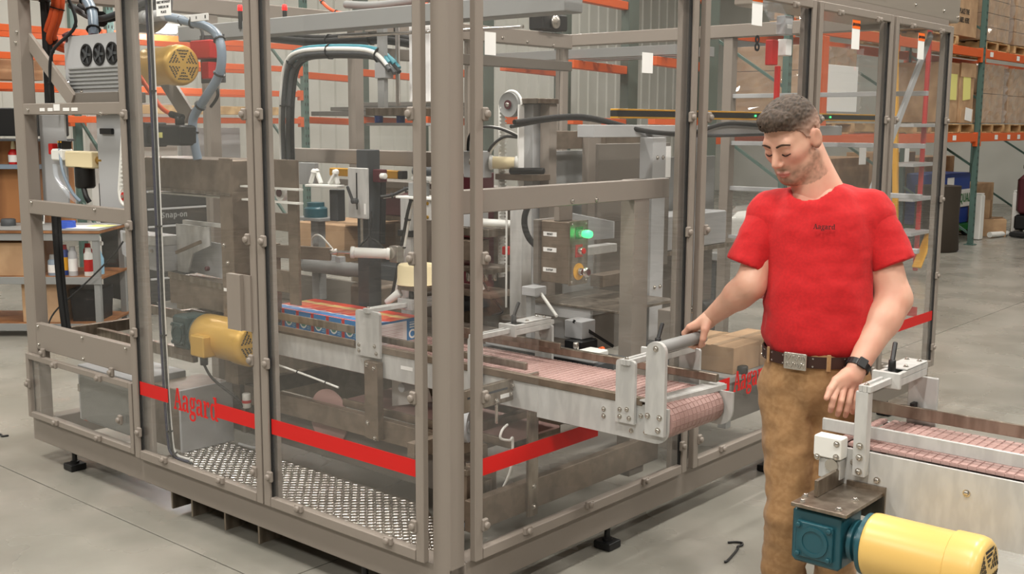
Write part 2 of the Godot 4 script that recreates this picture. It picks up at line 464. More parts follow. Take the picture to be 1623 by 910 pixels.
	# shield under the long face, seen below the stripe
	part(o, "long_beam", bx(v3(0.49, 0.41, -1.95), v3(0.53, 0.505, -0.3), 0.004), M.steel_dark)
	var br := part(o, "bracket", bx(v3(0.455, 0.42, -0.95), v3(0.49, 0.76, -0.865), 0.003), M.steel_dark)
	bolts(br, [v3(0.455, 0.745, -0.93), v3(0.455, 0.735, -0.885), v3(0.455, 0.49, -0.93), v3(0.455, 0.43, -0.885)], out)
	# tread plate to stand on inside the long face
	var tp := thing("tread_plate", "shiny diamond tread plate on the floor of the machine behind the striped doors", "floor plate")
	part(tp, "plate", MB.new().prism(PackedVector2Array([Vector2(0.03, 0.06), Vector2(0.03, 2.0), Vector2(0.47, 2.0), Vector2(0.47, 0.6), Vector2(0.2, 0.18), Vector2(0.2, 0.06)]), 0.008, Transform3D(Basis(v3(1, 0, 0), v3(0, 0, -1), v3(0, 1, 0)), v3(0, 0.19, 0))), M.steel)
	var lug := MB.new().lathe(Vector3.ZERO, Vector3.UP, [Vector2(0.0062, 0), Vector2(0.0054, 0.0016), Vector2(0.0034, 0.003), Vector2(0, 0.0036)], 10).mesh()
	var mm := MultiMesh.new()
	mm.transform_format = MultiMesh.TRANSFORM_3D
	mm.mesh = lug
	var ts := []
	for i in 76:
		for j in 20:
			var x := 0.042 + j * 0.0225
			var z := -0.075 - i * 0.0252
			if x > 0.46 or (z > -0.6 and x > 0.2 + (-z - 0.18) * 0.62) or (x > 0.19 and z > -0.18): continue
			var turn := PI / 4 if (i + j) % 2 == 0 else -PI / 4
			ts.append(Transform3D(Basis(Vector3.UP, turn).scaled_local(v3(2.2, 1, 0.62)), v3(x, 0.198, z)))
	mm.instance_count = ts.size()
	for i in ts.size(): mm.set_instance_transform(i, ts[i])
	var mi := MultiMeshInstance3D.new()
	mi.name = "raised_lugs"; mi.multimesh = mm; mi.material_override = mat("lug_steel", Color(0.9, 0.89, 0.87), 0.22, 1.0)
	mi.set_meta("kind", "stuff")
	tp.add_child(mi)

func door(label: String, T: Transform3D, w: float, y0: float, y1: float, latch_ys: Array, bottom: Array, hole := Rect2()) -> Node3D:
	var o := thing("guard_door", label, "guard door")
	o.transform = T
	var s := 0.042
	var p: Material = M.paint
	for x in [0.0, w - s]:
		part(o, "stile", MB.new().span(v3(x, y0, -0.004), v3(x + s, y1, 0.026), 0.005), p)
		# groove strip along the stile, on the pane side
		var gx: float = x + s if x == 0.0 else x - 0.006
		part(o, "gasket", MB.new().span(v3(gx, y0 + s, 0.002), v3(gx + 0.006, y1 - s, 0.016)), M.rubber)
	part(o, "rail", MB.new().span(v3(s, y0, -0.004), v3(w - s, y0 + s, 0.026), 0.005), p)
	part(o, "rail", MB.new().span(v3(s, y1 - s, -0.004), v3(w - s, y1, 0.026), 0.005), p)
	var outer := Rect2(s * 0.8, y0 + s * 0.8, w - s * 1.6, y1 - y0 - s * 1.6)
	if hole.size.x > 0.0:
		part(o, "pane", MB.new().holed(outer, hole, 0.006, Transform3D(Basis(), v3(0, 0, 0.006))), M.pane)
	else:
		part(o, "pane", MB.new().span(v3(outer.position.x, outer.position.y, 0.006), v3(outer.end.x, outer.end.y, 0.012)), M.pane)
	for y in latch_ys:
		for x in [s + 0.004, w - s - 0.004]:
			inst("pane_clamp", latch_mesh(), p, o, Transform3D(Basis(), v3(x, y, 0.018)))
	for x in bottom:
		inst("pane_clamp", latch_mesh(), p, o, Transform3D(Basis(Vector3.BACK, PI / 2), v3(x, y0 + s, 0.02)))
		inst("pane_clamp", latch_mesh(), p, o, Transform3D(Basis(Vector3.BACK, PI / 2), v3(x, y1 - s, 0.02)))
	return o

func stripe(o: Node3D, x0: float, x1: float) -> void:
	part(o, "stripe", MB.new().span(v3(x0, 0.535, 0.0122), v3(x1, 0.597, 0.0132)), M.stripe_red)

func warning(o: Node3D, x: float, y: float) -> void:
	var l := part(o, "warning_label", MB.new().span(v3(x - 0.048, y - 0.15, 0.0122), v3(x + 0.048, y, 0.0132)), M.label_white)
	inst("orange_header", MB.new().span(v3(x - 0.048, y - 0.045, 0.0132), v3(x + 0.048, y, 0.0142)).mesh(), M.warning_orange, l)
	text(l, "lettering", "WARNING", 0.02, M.ink, Transform3D(Basis(), v3(x + 0.01, y - 0.023, 0.0146)), false, 0.9)
	inst("triangle_mark", MB.new().prism(PackedVector2Array([Vector2(-0.01, 0), Vector2(0.01, 0), Vector2(0, 0.018)]), 0.001, Transform3D(Basis(), v3(x - 0.038, y - 0.031, 0.0142))).mesh(), M.ink, l)

func doors() -> void:
	var ys := [1.794, 1.3075, 0.823, 0.361]
	var L := func(z: float) -> Transform3D: return Transform3D(Basis(v3(0, 0, 1), v3(0, 1, 0), v3(-1, 0, 0)), v3(-0.008, 0, z))
	var R := func(x: float) -> Transform3D: return Transform3D(Basis(), v3(x, 0, 0.008))
	var d := door("clear guard door with red stripe and red lettering, beside the open bay", L.call(-1.985), 0.965, 0.232, 2.37, ys, [0.25, 0.68])
	stripe(d, 0.047, 0.276); stripe(d, 0.632, 0.915)
	text(d, "lettering", "Aagard", 0.13, M.stripe_red, Transform3D(Basis(), v3(0.486, 0.562, 0.013)), true, 0.7)
	var lab := part(d, "safety_notice", MB.new().span(v3(0.31, 2.2, 0.0122), v3(0.42, 2.31, 0.013)), M.label_white)
	for i in 5:
		text(lab, "lettering", ["DO NOT", "OPERATE THIS", "UNIT WITHOUT", "SHIELDS IN", "PLACE"][i], 0.014, M.ink, Transform3D(Basis(), v3(0.365, 2.295 - i * 0.02, 0.0134)))
	# folded pull plate
	part(d, "pull_plate", MB.new().prism(PackedVector2Array([Vector2(0.80, 0.026), Vector2(0.80, 0.05), Vector2(0.89, 0.05), Vector2(0.89, 0.034), Vector2(0.935, 0.034), Vector2(0.935, 0.026)]), 0.225, Transform3D(Basis(v3(1, 0, 0), v3(0, 0, 1), v3(0, -1, 0)), v3(0, 1.165, 0))), M.paint)
	d = door("clear guard door with unbroken red stripe, beside the corner post on the tread plate side", L.call(-1.012), 0.918, 0.232, 2.37, ys, [0.23, 0.74])
	stripe(d, 0.047, 0.871)
	d = door("wide clear guard door with an opening for the infeed conveyor", R.call(0.095), 1.385, 0.232, 2.37, ys, [0.28, 0.66, 1.05], Rect2(0.358, 0.6, 0.478, 0.427))
	stripe(d, 0.047, 0.73)
	var nt := part(d, "safety_notice", MB.new().span(v3(0.68, 2.24, 0.0122), v3(0.79, 2.335, 0.013)), M.label_white)
	text(nt, "lettering", "DO NOT OPERATE", 0.012, M.ink, Transform3D(Basis(), v3(0.735, 2.3, 0.0134)))
	for q in [[0.06, 1.99, 0.055, 0.075], [0.985, 1.965, 0.075, 0.08]]:
		part(d, "paper_sticker", MB.new().span(v3(q[0], q[1], 0.0122), v3(q[0] + q[2], q[1] + q[3], 0.013)), M.label_white)
	d = door("clear guard door with an orange warning label and red lettering behind the worker", R.call(1.53), 1.035, 0.232, 2.37, ys, [0.25, 0.8])
	stripe(d, 0.05, 0.323)
	text(d, "lettering", "Aagard", 0.13, M.stripe_red, Transform3D(Basis(), v3(0.53, 0.562, 0.013)), true, 0.72)
	stripe(d, 0.71, 0.985)
	warning(d, 0.46, 2.36)
	text(d, "lettering", "8", 0.1, M.ink, Transform3D(Basis(), v3(0.47, 2.13, 0.013)))
	d = door("clear guard door with an orange warning label, second from the far end post", R.call(2.6), 0.92, 0.232, 2.37, ys, [0.22, 0.7])
	warning(d, 0.45, 2.31)
	d = door("clear guard door with an orange warning label, by the far end post", R.call(3.555), 0.89, 0.232, 2.37, ys, [0.22, 0.67])
	warning(d, 0.40, 2.30); stripe(d, 0.047, 0.84)
	# small lower access panel under the open bay
	var a := thing("access_panel", "low clear access panel in a grey frame below the open bay", "access panel")
	a.transform = L.call(-3.03)
	var w := 1.03
	for x in [0.0, w - 0.03]:
		part(a, "stile", MB.new().span(v3(x, 0.24, -0.004), v3(x + 0.03, 0.578, 0.022), 0.004), M.paint)
	for y in [0.24, 0.548]:
		part(a, "rail", MB.new().span(v3(0.03, y, -0.004), v3(w - 0.03, y + 0.03, 0.022), 0.004), M.paint)
	part(a, "pane", MB.new().span(v3(0.025, 0.265, 0.006), v3(w - 0.025, 0.553, 0.012)), M.pane)
	for q in [[0.03, 0.42, 0], [w - 0.1, 0.39, 0], [0.32, 0.56, 1], [0.75, 0.56, 1], [0.3, 0.262, 1], [0.72, 0.262, 1]]:
		inst("pane_clamp", latch_mesh(), M.paint, a, Transform3D(Basis(Vector3.BACK, PI / 2 * q[2]), v3(q[0], q[1], 0.018)))
	for q in [[0.17, 0.6], [0.84, 0.6]]:
		inst("hinge_boss", latch_mesh(), M.paint, a, Transform3D(Basis(), v3(q[0], q[1], 0.0)))

func slat_mesh(w: float) -> ArrayMesh:   # one row of a modular belt: a thin bar carrying square pads
	var k := "slat%d" % int(w * 1000)
	if not shared.has(k):
		var b := MB.new().box(v3(0, -0.006, 0), v3(w, 0.0085, 0.0246), 0.0)
		var cnt := int(w / 0.0254)
		for i in cnt:
			b.box(v3((i - (cnt - 1) * 0.5) * w / cnt, -0.001, 0), v3(w / cnt - 0.0035, 0.0045, 0.021), 0.0015)
		shared[k] = b.mesh()
	return shared[k]

func belt_rows(o: Node, w: float, x: float, y: float, z0: float, z1: float) -> void:
	var rows := int((z1 - z0) / 0.0254)
	for i in rows:
		inst("belt_row", slat_mesh(w), M.belt, o, Transform3D(Basis(), v3(x, y, z1 - 0.0127 - i * 0.0254)))

func belt_end(o: Node, w: float, x: float, y: float, z: float, r: float, dir: float) -> void:   # rows that run round the end sprocket
	for i in 9:
		var a := (i + 0.5) * 20.0 * PI / 180.0
		var c := v3(x, y - r + cos(a) * r, z + dir * sin(a) * r)
		inst("belt_row", slat_mesh(w), M.belt, o, Transform3D(Basis(v3(1, 0, 0), a * dir), c))

func zplate(x0: float, x1: float, poly: Array) -> MB:   # a plate across x, outline given as (z, y)
	var p := PackedVector2Array()
	for q in poly: p.append(Vector2(-q[0], q[1]))
	return MB.new().prism(p, x1 - x0, Transform3D(Basis(v3(0, 0, -1), v3(0, 1, 0), v3(1, 0, 0)), v3(x0, 0, 0)))

func rounded(z0: float, z1: float, y0: float, y1: float, r: float, corners := 15) -> Array:   # outline with rounded corners: 1 low z low y, 2 high z low y, 4 high z high y, 8 low z high y
	var out := []
	var cs := [[z0 + r, y0 + r, PI, 1, z0, y0], [z1 - r, y0 + r, 1.5 * PI, 2, z1, y0], [z1 - r, y1 - r, 0.0, 4, z1, y1], [z0 + r, y1 - r, 0.5 * PI, 8, z0, y1]]
	for c in cs:
		if corners & c[3]:
			for k in 6:
				var a: float = c[2] + k * PI / 10.0
				out.append([c[0] + cos(a) * r, c[1] + sin(a) * r])
		else:
			out.append([c[4], c[5]])
	return out

func lever(o: Node, p: Vector3, dir: Vector3) -> void:   # black adjustable clamping lever
	var l := part(o, "clamp_lever", MB.new().cyl(p, p + v3(0, 0.035, 0), 0.012, 0.011, 14, 0.002).bar(p + v3(0, 0.03, 0), p + v3(0, 0.055, 0) + dir * 0.055, 0.014, 0.012, 0.004), M.black)
	l.set_meta("label", "black clamping lever")

func slide_clamp(o: Node, x0: float, x1: float, y: float, z: float, xs: float) -> void:   # slotted bar across the belt, with the block it slides in
	part(o, "slotted_bar", MB.new().span(v3(x0, y - 0.02, z - 0.019), v3(x1, y, z - 0.007), 0.002).span(v3(x0, y - 0.02, z + 0.007), v3(x1, y, z + 0.019), 0.002).span(v3(x0, y - 0.02, z - 0.007), v3(x0 + 0.03, y, z + 0.007), 0.001).span(v3(x0 + 0.03, y - 0.02, z - 0.007), v3(x1, y - 0.008, z + 0.007), 0.0), M.aluminium)
	part(o, "slide_block", MB.new().span(v3(xs, y - 0.03, z - 0.036), v3(xs + 0.23, y - 0.006, z + 0.036), 0.003).span(v3(xs, y - 0.006, z + 0.022), v3(xs + 0.23, y + 0.012, z + 0.036), 0.003).span(v3(xs, y - 0.006, z - 0.036), v3(xs + 0.23, y + 0.012, z - 0.022), 0.003).span(v3(xs + 0.06, y + 0.0125, z - 0.036), v3(xs + 0.23, y + 0.018, z + 0.036), 0.002), M.aluminium)
	part(o, "end_strap", MB.new().span(v3(xs - 0.014, y - 0.034, z - 0.045), v3(xs, y + 0.016, z + 0.045), 0.003), M.aluminium)
	bolts(o, [v3(xs + 0.09, y + 0.018, z + 0.02), v3(xs + 0.2, y + 0.018, z - 0.02), v3(xs + 0.2, y + 0.018, z + 0.02), v3(x0 + 0.015, y, z)], Vector3.UP, 0.8)
	lever(o, v3(xs + 0.03, y + 0.012, z), v3(0.8, 0.5, -0.2))

func infeed_conveyor() -> void:
	var o := thing("infeed_conveyor", "aluminium infeed conveyor with pink modular belt reaching out of the guard door", "conveyor")
	var al: Material = M.aluminium
	var out := v3(-1, 0, 0)
	part(o, "side_plate", zplate(0.494, 0.504, [[-2.3, 0.69], [-0.02, 0.69], [-0.02, 0.80], [-2.3, 0.80]]), al)
	var sp := part(o, "side_plate", zplate(0.492, 0.504, rounded(-0.0195, 0.56, 0.672, 0.80, 0.05, 2)), al)
	bolts(sp, [v3(0.492, 0.757, 0.29), v3(0.492, 0.732, 0.29), v3(0.492, 0.70, 0.41), v3(0.492, 0.735, 0.41), v3(0.492, 0.76, 0.45), v3(0.492, 0.705, 0.47)], out, 0.85)
	part(o, "side_plate", zplate(0.858, 0.868, rounded(-2.3, 0.60, 0.672, 0.80, 0.06, 2)), al)
	part(o, "wear_strip", bx(v3(0.488, 0.795, -2.3), v3(0.512, 0.824, 0.455), 0.003), M.steel_dark)
	belt_rows(o, 0.345, 0.681, 0.806, -2.25, 0.505)
	belt_end(o, 0.345, 0.681, 0.806, 0.505, 0.062, 1.0)
	part(o, "belt_return", bx(v3(0.512, 0.682, -2.25), v3(0.85, 0.69, 0.5), 0.0), M.belt)
	part(o, "end_shaft", MB.new().cyl(v3(0.505, 0.744, 0.505), v3(0.857, 0.744, 0.505), 0.04, -1, 20), M.dark_grey)
	# transfer strip over the belt end
	part(o, "transfer_strip", MB.new().bar(v3(0.475, 0.818, 0.475), v3(0.9, 0.818, 0.52), 0.05, 0.006, 0.002).bar(v3(0.475, 0.808, 0.502), v3(0.9, 0.808, 0.548), 0.006, 0.022, 0.002), al)
	# guide rails
	part(o, "guide_rail", bx(v3(0.842, 0.83, -0.75), v3(0.862, 0.862, 0.54), 0.004), M.steel)
	part(o, "guide_rail", bx(v3(0.80, 0.862, -0.8), v3(0.814, 0.89, -0.16), 0.003), M.steel)
	part(o, "guide_rail", bx(v3(0.545, 0.826, -0.95), v3(0.56, 0.855, -0.12), 0.003), M.steel)
	part(o, "guide_rail", bx(v3(0.472, 0.862, -1.8), v3(0.482, 0.897, -1.03), 0.003), M.steel)
	part(o, "guide_rail", bx(v3(0.472, 0.808, -1.8), v3(0.482, 0.836, -1.03), 0.003), M.steel_dark)
	# brackets on the near side plate
	for q in [[0.352, 0.432, 0.728, 0.952], [-1.02, -0.87, 0.775, 0.972]]:
		var b := part(o, "bracket", zplate(0.474, 0.488, rounded(q[0], q[1], q[2], q[3], 0.014, 12)), al)
		bolts(b, [v3(0.474, q[2] + 0.045, q[0] + 0.02), v3(0.474, q[2] + 0.02, q[0] + 0.02), v3(0.474, q[2] + 0.02, q[1] - 0.02), v3(0.474, q[2] + 0.05, q[1] - 0.03)], out, 0.85)
	part(o, "bracket", zplate(0.474, 0.488, rounded(-0.36, -0.29, 0.76, 0.935, 0.012, 12)), al)
	var hb := part(o, "handle_bracket", zplate(0.462, 0.478, rounded(0.485, 0.562, 0.71, 1.035, 0.034, 12)), al)
	bolts(hb, [v3(0.462, 1.012, 0.524), v3(0.462, 0.775, 0.497), v3(0.462, 0.775, 0.545), v3(0.462, 0.73, 0.54)], out)
	var h := part(o, "push_handle", MB.new().cyl(v3(0.478, 1.012, 0.524), v3(0.744, 1.012, 0.524), 0.0215, -1, 24, 0.003), M.grey)
	h.set_meta("label", "grey tubular push handle held by the worker")
	# guide clamps across the belt
	slide_clamp(o, 0.462, 0.93, 0.956, 0.395, 0.64)
	slide_clamp(o, 0.462, 0.95, 0.95, -0.325, 0.68)
	slide_clamp(o, 0.462, 0.95, 0.985, -0.94, 0.70)
	for z in [0.395, -0.325, -0.94]:
		part(o, "bracket", zplate(0.90 if z < 0.0 else 0.885, 0.914 if z < 0.0 else 0.897, rounded(z - 0.045, z + 0.045, 0.74, 0.935 if z > -0.5 else 0.965, 0.01, 12)), al)
		part(o, "spacer", bx(v3(0.868, 0.75, z - 0.03), v3(0.902, 0.77, z + 0.03), 0.002), al)
	# carrier under the conveyor inside the door
	var c := part(o, "carrier_plate", bx(v3(0.2, 0.715, -0.16), v3(0.505, 0.80, -0.14), 0.004), M.steel)
	inst("slot", bx(v3(0.24, 0.765, -0.1399), v3(0.46, 0.773, -0.1385), 0.0).mesh(), M.dark_grey, c)
	bolts(c, [v3(0.32, 0.78, -0.14), v3(0.31, 0.735, -0.14), v3(0.4, 0.73, -0.14), v3(0.48, 0.745, -0.14), v3(0.49, 0.775, -0.14)], v3(0, 0, 1))
	part(o, "carrier_label", bx(v3(0.42, 0.735, -0.1399), v3(0.47, 0.75, -0.138), 0.0), M.label_white)
	for x in [0.31, 0.41]:
		part(o, "set_screw", MB.new().cyl(v3(x, 0.64, -0.15), v3(x, 0.715, -0.15), 0.006, -1, 10), M.bolt)
	part(o, "name_label", bx(v3(0.4925, 0.745, -0.76), v3(0.4938, 0.76, -0.69), 0.0), M.label_white)

func gear_motor(o: Node, x: float, y: float, z: float, len: float, r: float, mm: Material, gm: Material, gs: Vector3) -> void:
	# gearbox centred at (x, y, z); motor runs from it towards +z
	var gb := part(o, "gearbox", MB.new().box(v3(x, y, z), gs, 0.012), gm)
	var f := v3(x - gs.x * 0.5, y, z)
	inst("cover", MB.new().box(f + v3(-0.006, -0.005, 0), v3(0.014, gs.y * 0.66, gs.z * 0.74), 0.006).lathe(f + v3(-0.012, -0.005, 0), v3(-1, 0, 0), [Vector2(gs.y * 0.27, 0), Vector2(gs.y * 0.27, 0.006), Vector2(gs.y * 0.2, 0.006), Vector2(gs.y * 0.2, 0.003), Vector2(0, 0.003)], 24).mesh(), gm, gb)
	for sy in [-1.0, 1.0]:
		for sz in [-1.0, 1.0]:
			inst("cover_bolt", bolt_mesh(), gm, gb, Transform3D(facing(v3(-1, 0, 0)), f + v3(-0.012, -0.005 + sy * gs.y * 0.26, sz * gs.z * 0.3)))
	var z0 := z + gs.z * 0.5
	inst("flange", MB.new().lathe(v3(x, y, z0 - 0.005), v3(0, 0, 1), [Vector2(0.045, 0), Vector2(0.045, 0.012), Vector2(0.06, 0.014), Vector2(0.06, 0.026), Vector2(0.05, 0.03), Vector2(0.05, 0.045), Vector2(r * 0.95, 0.05), Vector2(r * 0.95, 0.062), Vector2(0, 0.062)], 28).mesh(), gm, gb)
	var z1 := z0 + 0.055
	part(o, "motor_body", MB.new().lathe(v3(x, y, z1), v3(0, 0, 1), [Vector2(0, 0), Vector2(r * 0.9, 0), Vector2(r * 0.985, 0.006), Vector2(r, 0.016), Vector2(r, len * 0.72), Vector2(0, len * 0.72)], 36), mm)
	var fc := part(o, "fan_cover", MB.new().lathe(v3(x, y, z1 + len * 0.70), v3(0, 0, 1), [Vector2(r * 1.0, 0), Vector2(r * 1.06, 0.004), Vector2(r * 1.07, len * 0.2), Vector2(r * 1.03, len * 0.25), Vector2(r * 0.93, len * 0.28), Vector2(r * 0.85, len * 0.285), Vector2(0, len * 0.285)], 36), mm)
	# vent holes of the fan cover: six wedges of small dark triangles
	var k3 := r * 0.06
	var slot := MB.new().prism(PackedVector2Array([Vector2(-k3, -k3 * 0.6), Vector2(k3, -k3 * 0.6), Vector2(0, k3)]), 0.0012).mesh()
	var ez := z1 + len * 0.985
	for g in 6:
		var B := Basis(v3(0, 0, 1), g * TAU / 6.0)
		for j in 4:
			for i in j + 1:
				var p := B * v3((i - j * 0.5) * r * 0.2, r * (0.27 + 0.155 * j), 0)
				inst("vent_hole", slot, M.black, fc, Transform3D(B * Basis(v3(0, 0, 1), PI), v3(x + p.x, y + p.y, ez + 0.0002)))
				if i < j:
					p = B * v3((i + 0.5 - j * 0.5) * r * 0.2, r * (0.255 + 0.155 * j), 0)
					inst("vent_hole", slot, M.black, fc, Transform3D(B, v3(x + p.x, y + p.y, ez + 0.0002)))

func front_conveyor() -> void:
	var o := thing("feeder_conveyor", "aluminium conveyor with pink belt, driven by a yellow motor, in front of the worker", "conveyor")
	var al: Material = M.aluminium
	var out := v3(-1, 0, 0)
	var sp := part(o, "side_plate", zplate(0.488, 0.5, [[1.16, 0.66], [1.3, 0.595], [3.1, 0.595], [3.1, 0.795], [1.16, 0.795]]), al)
	bolts(sp, [v3(0.488, 0.735, 1.56), v3(0.488, 0.715, 1.30), v3(0.488, 0.755, 1.225), v3(0.488, 0.685, 1.3)], out)
	part(o, "side_plate", zplate(0.86, 0.872, [[1.16, 0.66], [1.3, 0.595], [3.1, 0.595], [3.1, 0.795], [1.16, 0.795]]), al)
	belt_rows(o, 0.345, 0.681, 0.808, 1.175, 3.05)
	belt_end(o, 0.345, 0.681, 0.808, 1.175, 0.062, -1.0)
	part(o, "belt_return", bx(v3(0.512, 0.62, 1.2), v3(0.85, 0.63, 3.05), 0.0), M.belt)
	part(o, "end_shaft", MB.new().cyl(v3(0.44, 0.746, 1.175), v3(0.9, 0.746, 1.175), 0.02, -1, 16), M.bolt)
	part(o, "guide_rail", bx(v3(0.548, 0.818, 1.09), v3(0.558, 0.858, 3.05), 0.003), al)
	part(o, "guide_rail", bx(v3(0.826, 0.828, 1.12), v3(0.836, 0.87, 3.05), 0.003), M.steel)
	var b := part(o, "bracket", bx(v3(0.452, 0.725, 1.235), v3(0.486, 0.985, 1.275), 0.003), al)
	bolts(b, [v3(0.452, 0.82, 1.257), v3(0.452, 0.785, 1.257), v3(0.452, 0.742, 1.257)], out)
	part(o, "bracket", bx(v3(0.86, 0.795, 1.235), v3(0.874, 0.965, 1.33), 0.003), al)
	slide_clamp(o, 0.452, 0.9, 1.004, 1.262, 0.62)
	part(o, "guide_hanger", bx(v3(0.83, 0.86, 1.255), v3(0.86, 0.88, 1.27), 0.002), M.black)
	var bb := part(o, "bearing_block", bx(v3(0.44, 0.765, 1.115), v3(0.488, 0.832, 1.205), 0.005), M.white)
	bolts(bb, [v3(0.44, 0.815, 1.19), v3(0.44, 0.775, 1.19), v3(0.44, 0.765, 1.13)], out, 0.9)
	part(o, "adjuster_plate", bx(v3(0.45, 0.70, 1.13), v3(0.487, 0.762, 1.2), 0.003), al)
	# motor mount
	var mp := part(o, "mount_plate", bx(v3(0.225, 0.672, 1.155), v3(0.49, 0.684, 1.325), 0.002), M.steel)
	bolts(mp, [v3(0.25, 0.684, 1.18), v3(0.25, 0.684, 1.29), v3(0.36, 0.684, 1.29), v3(0.30, 0.684, 1.165)], Vector3.UP)
	part(o, "mount_angle", bx(v3(0.31, 0.684, 1.185), v3(0.485, 0.735, 1.197), 0.002), M.steel)
	part(o, "mount_web", zplate(0.478, 0.488, [[1.21, 0.60], [1.33, 0.60], [1.33, 0.70], [1.21, 0.70]]), M.steel)
	gear_motor(o, 0.312, 0.584, 1.228, 0.33, 0.092, M.motor_yellow, M.gear_green, v3(0.14, 0.165, 0.155))
	# conduit box on the motor's far side
	part(o, "junction_box", bx(v3(0.27, 0.44, 1.45), v3(0.36, 0.51, 1.56), 0.006), M.motor_yellow)
	for q in [[0.54, 1.28], [0.82, 1.28], [0.54, 2.9], [0.82, 2.9]]:
		var l := part(o, "leg", bx(v3(q[0] - 0.02, 0.04, q[1] - 0.02), v3(q[0] + 0.02, 0.62, q[1] + 0.02), 0.003), al)
		inst("foot", MB.new().lathe(v3(q[0], 0, q[1]), Vector3.UP, [Vector2(0, 0), Vector2(0.04, 0), Vector2(0.04, 0.012), Vector2(0.012, 0.025), Vector2(0.012, 0.05)], 16).mesh(), M.black, l)
	for z in [1.28, 2.9]:
		part(o, "cross_bar", bx(v3(0.56, 0.3, z - 0.015), v3(0.8, 0.34, z + 0.015), 0.003), al)

func unit(called: String, label: String, cat: String, parts: Array, group := "") -> Node3D:
	var o := thing(called, label, cat, Vector3.ZERO, 0.0, group)
	for p in parts: part(o, p[0], p[1], p[2])
	return o

func pulley(c: Vector3, axis: Vector3, r: float, w: float) -> MB:
	return MB.new().lathe(c - axis * w * 0.5, axis, [Vector2(0, 0), Vector2(r * 0.4, 0), Vector2(r * 0.4, 0.004), Vector2(r * 0.92, 0.004), Vector2(r, 0), Vector2(r, w), Vector2(r * 0.92, w - 0.004), Vector2(r * 0.4, w - 0.004), Vector2(r * 0.4, w), Vector2(0, w)], 24)

func hex_tie(pts: Array, every: int, r: float) -> MB:   # cable ties round a run of hose
	var b := MB.new()
	for i in range(every, pts.size() - 1, every):
		var d: Vector3 = (pts[i + 1] - pts[i - 1]).normalized()
		b.cyl(pts[i] - d * 0.003, pts[i] + d * 0.003, r, -1, 10)
	return b

func bundle(called: String, label: String, pts: Array, r: float, mats: Array, spread: float, ties := 5) -> Node3D:
	var o := thing(called, label, "cable bundle" if mats.size() > 1 else "hose")
	var c := curve(pts)
	var k := 0
	for m in mats:
		var a := TAU * k / mats.size()
		var off := Vector3.ZERO if mats.size() == 1 else v3(cos(a), sin(a), cos(a + 1.0)) * spread
		var p := []
		for q in c: p.append(q + off)
		part(o, "cable" if mats.size() > 1 else "tube", MB.new().tube(p, r, 8), m)
		k += 1
	if ties > 0: part(o, "ties", hex_tie(c, ties, spread + r * 1.35), M.black)
	return o

func air_cylinder(o: Node, a: Vector3, b: Vector3, r: float, m: Material) -> void:
	var d := (b - a).normalized()
	part(o, "barrel", MB.new().cyl(a, b, r, -1, 20, 0.002), m)
	for e in [a, b - d * 0.018]:
		part(o, "end_cap", MB.new().cyl(e, e + d * 0.018, r * 1.16, -1, 20, 0.002), M.white)
	part(o, "rod", MB.new().cyl(a - d * 0.07, a, r * 0.3, -1, 12), M.chrome)
	part(o, "rod_clevis", MB.new().cyl(a - d * 0.1, a - d * 0.06, r * 0.55, -1, 12, 0.002), M.bolt)

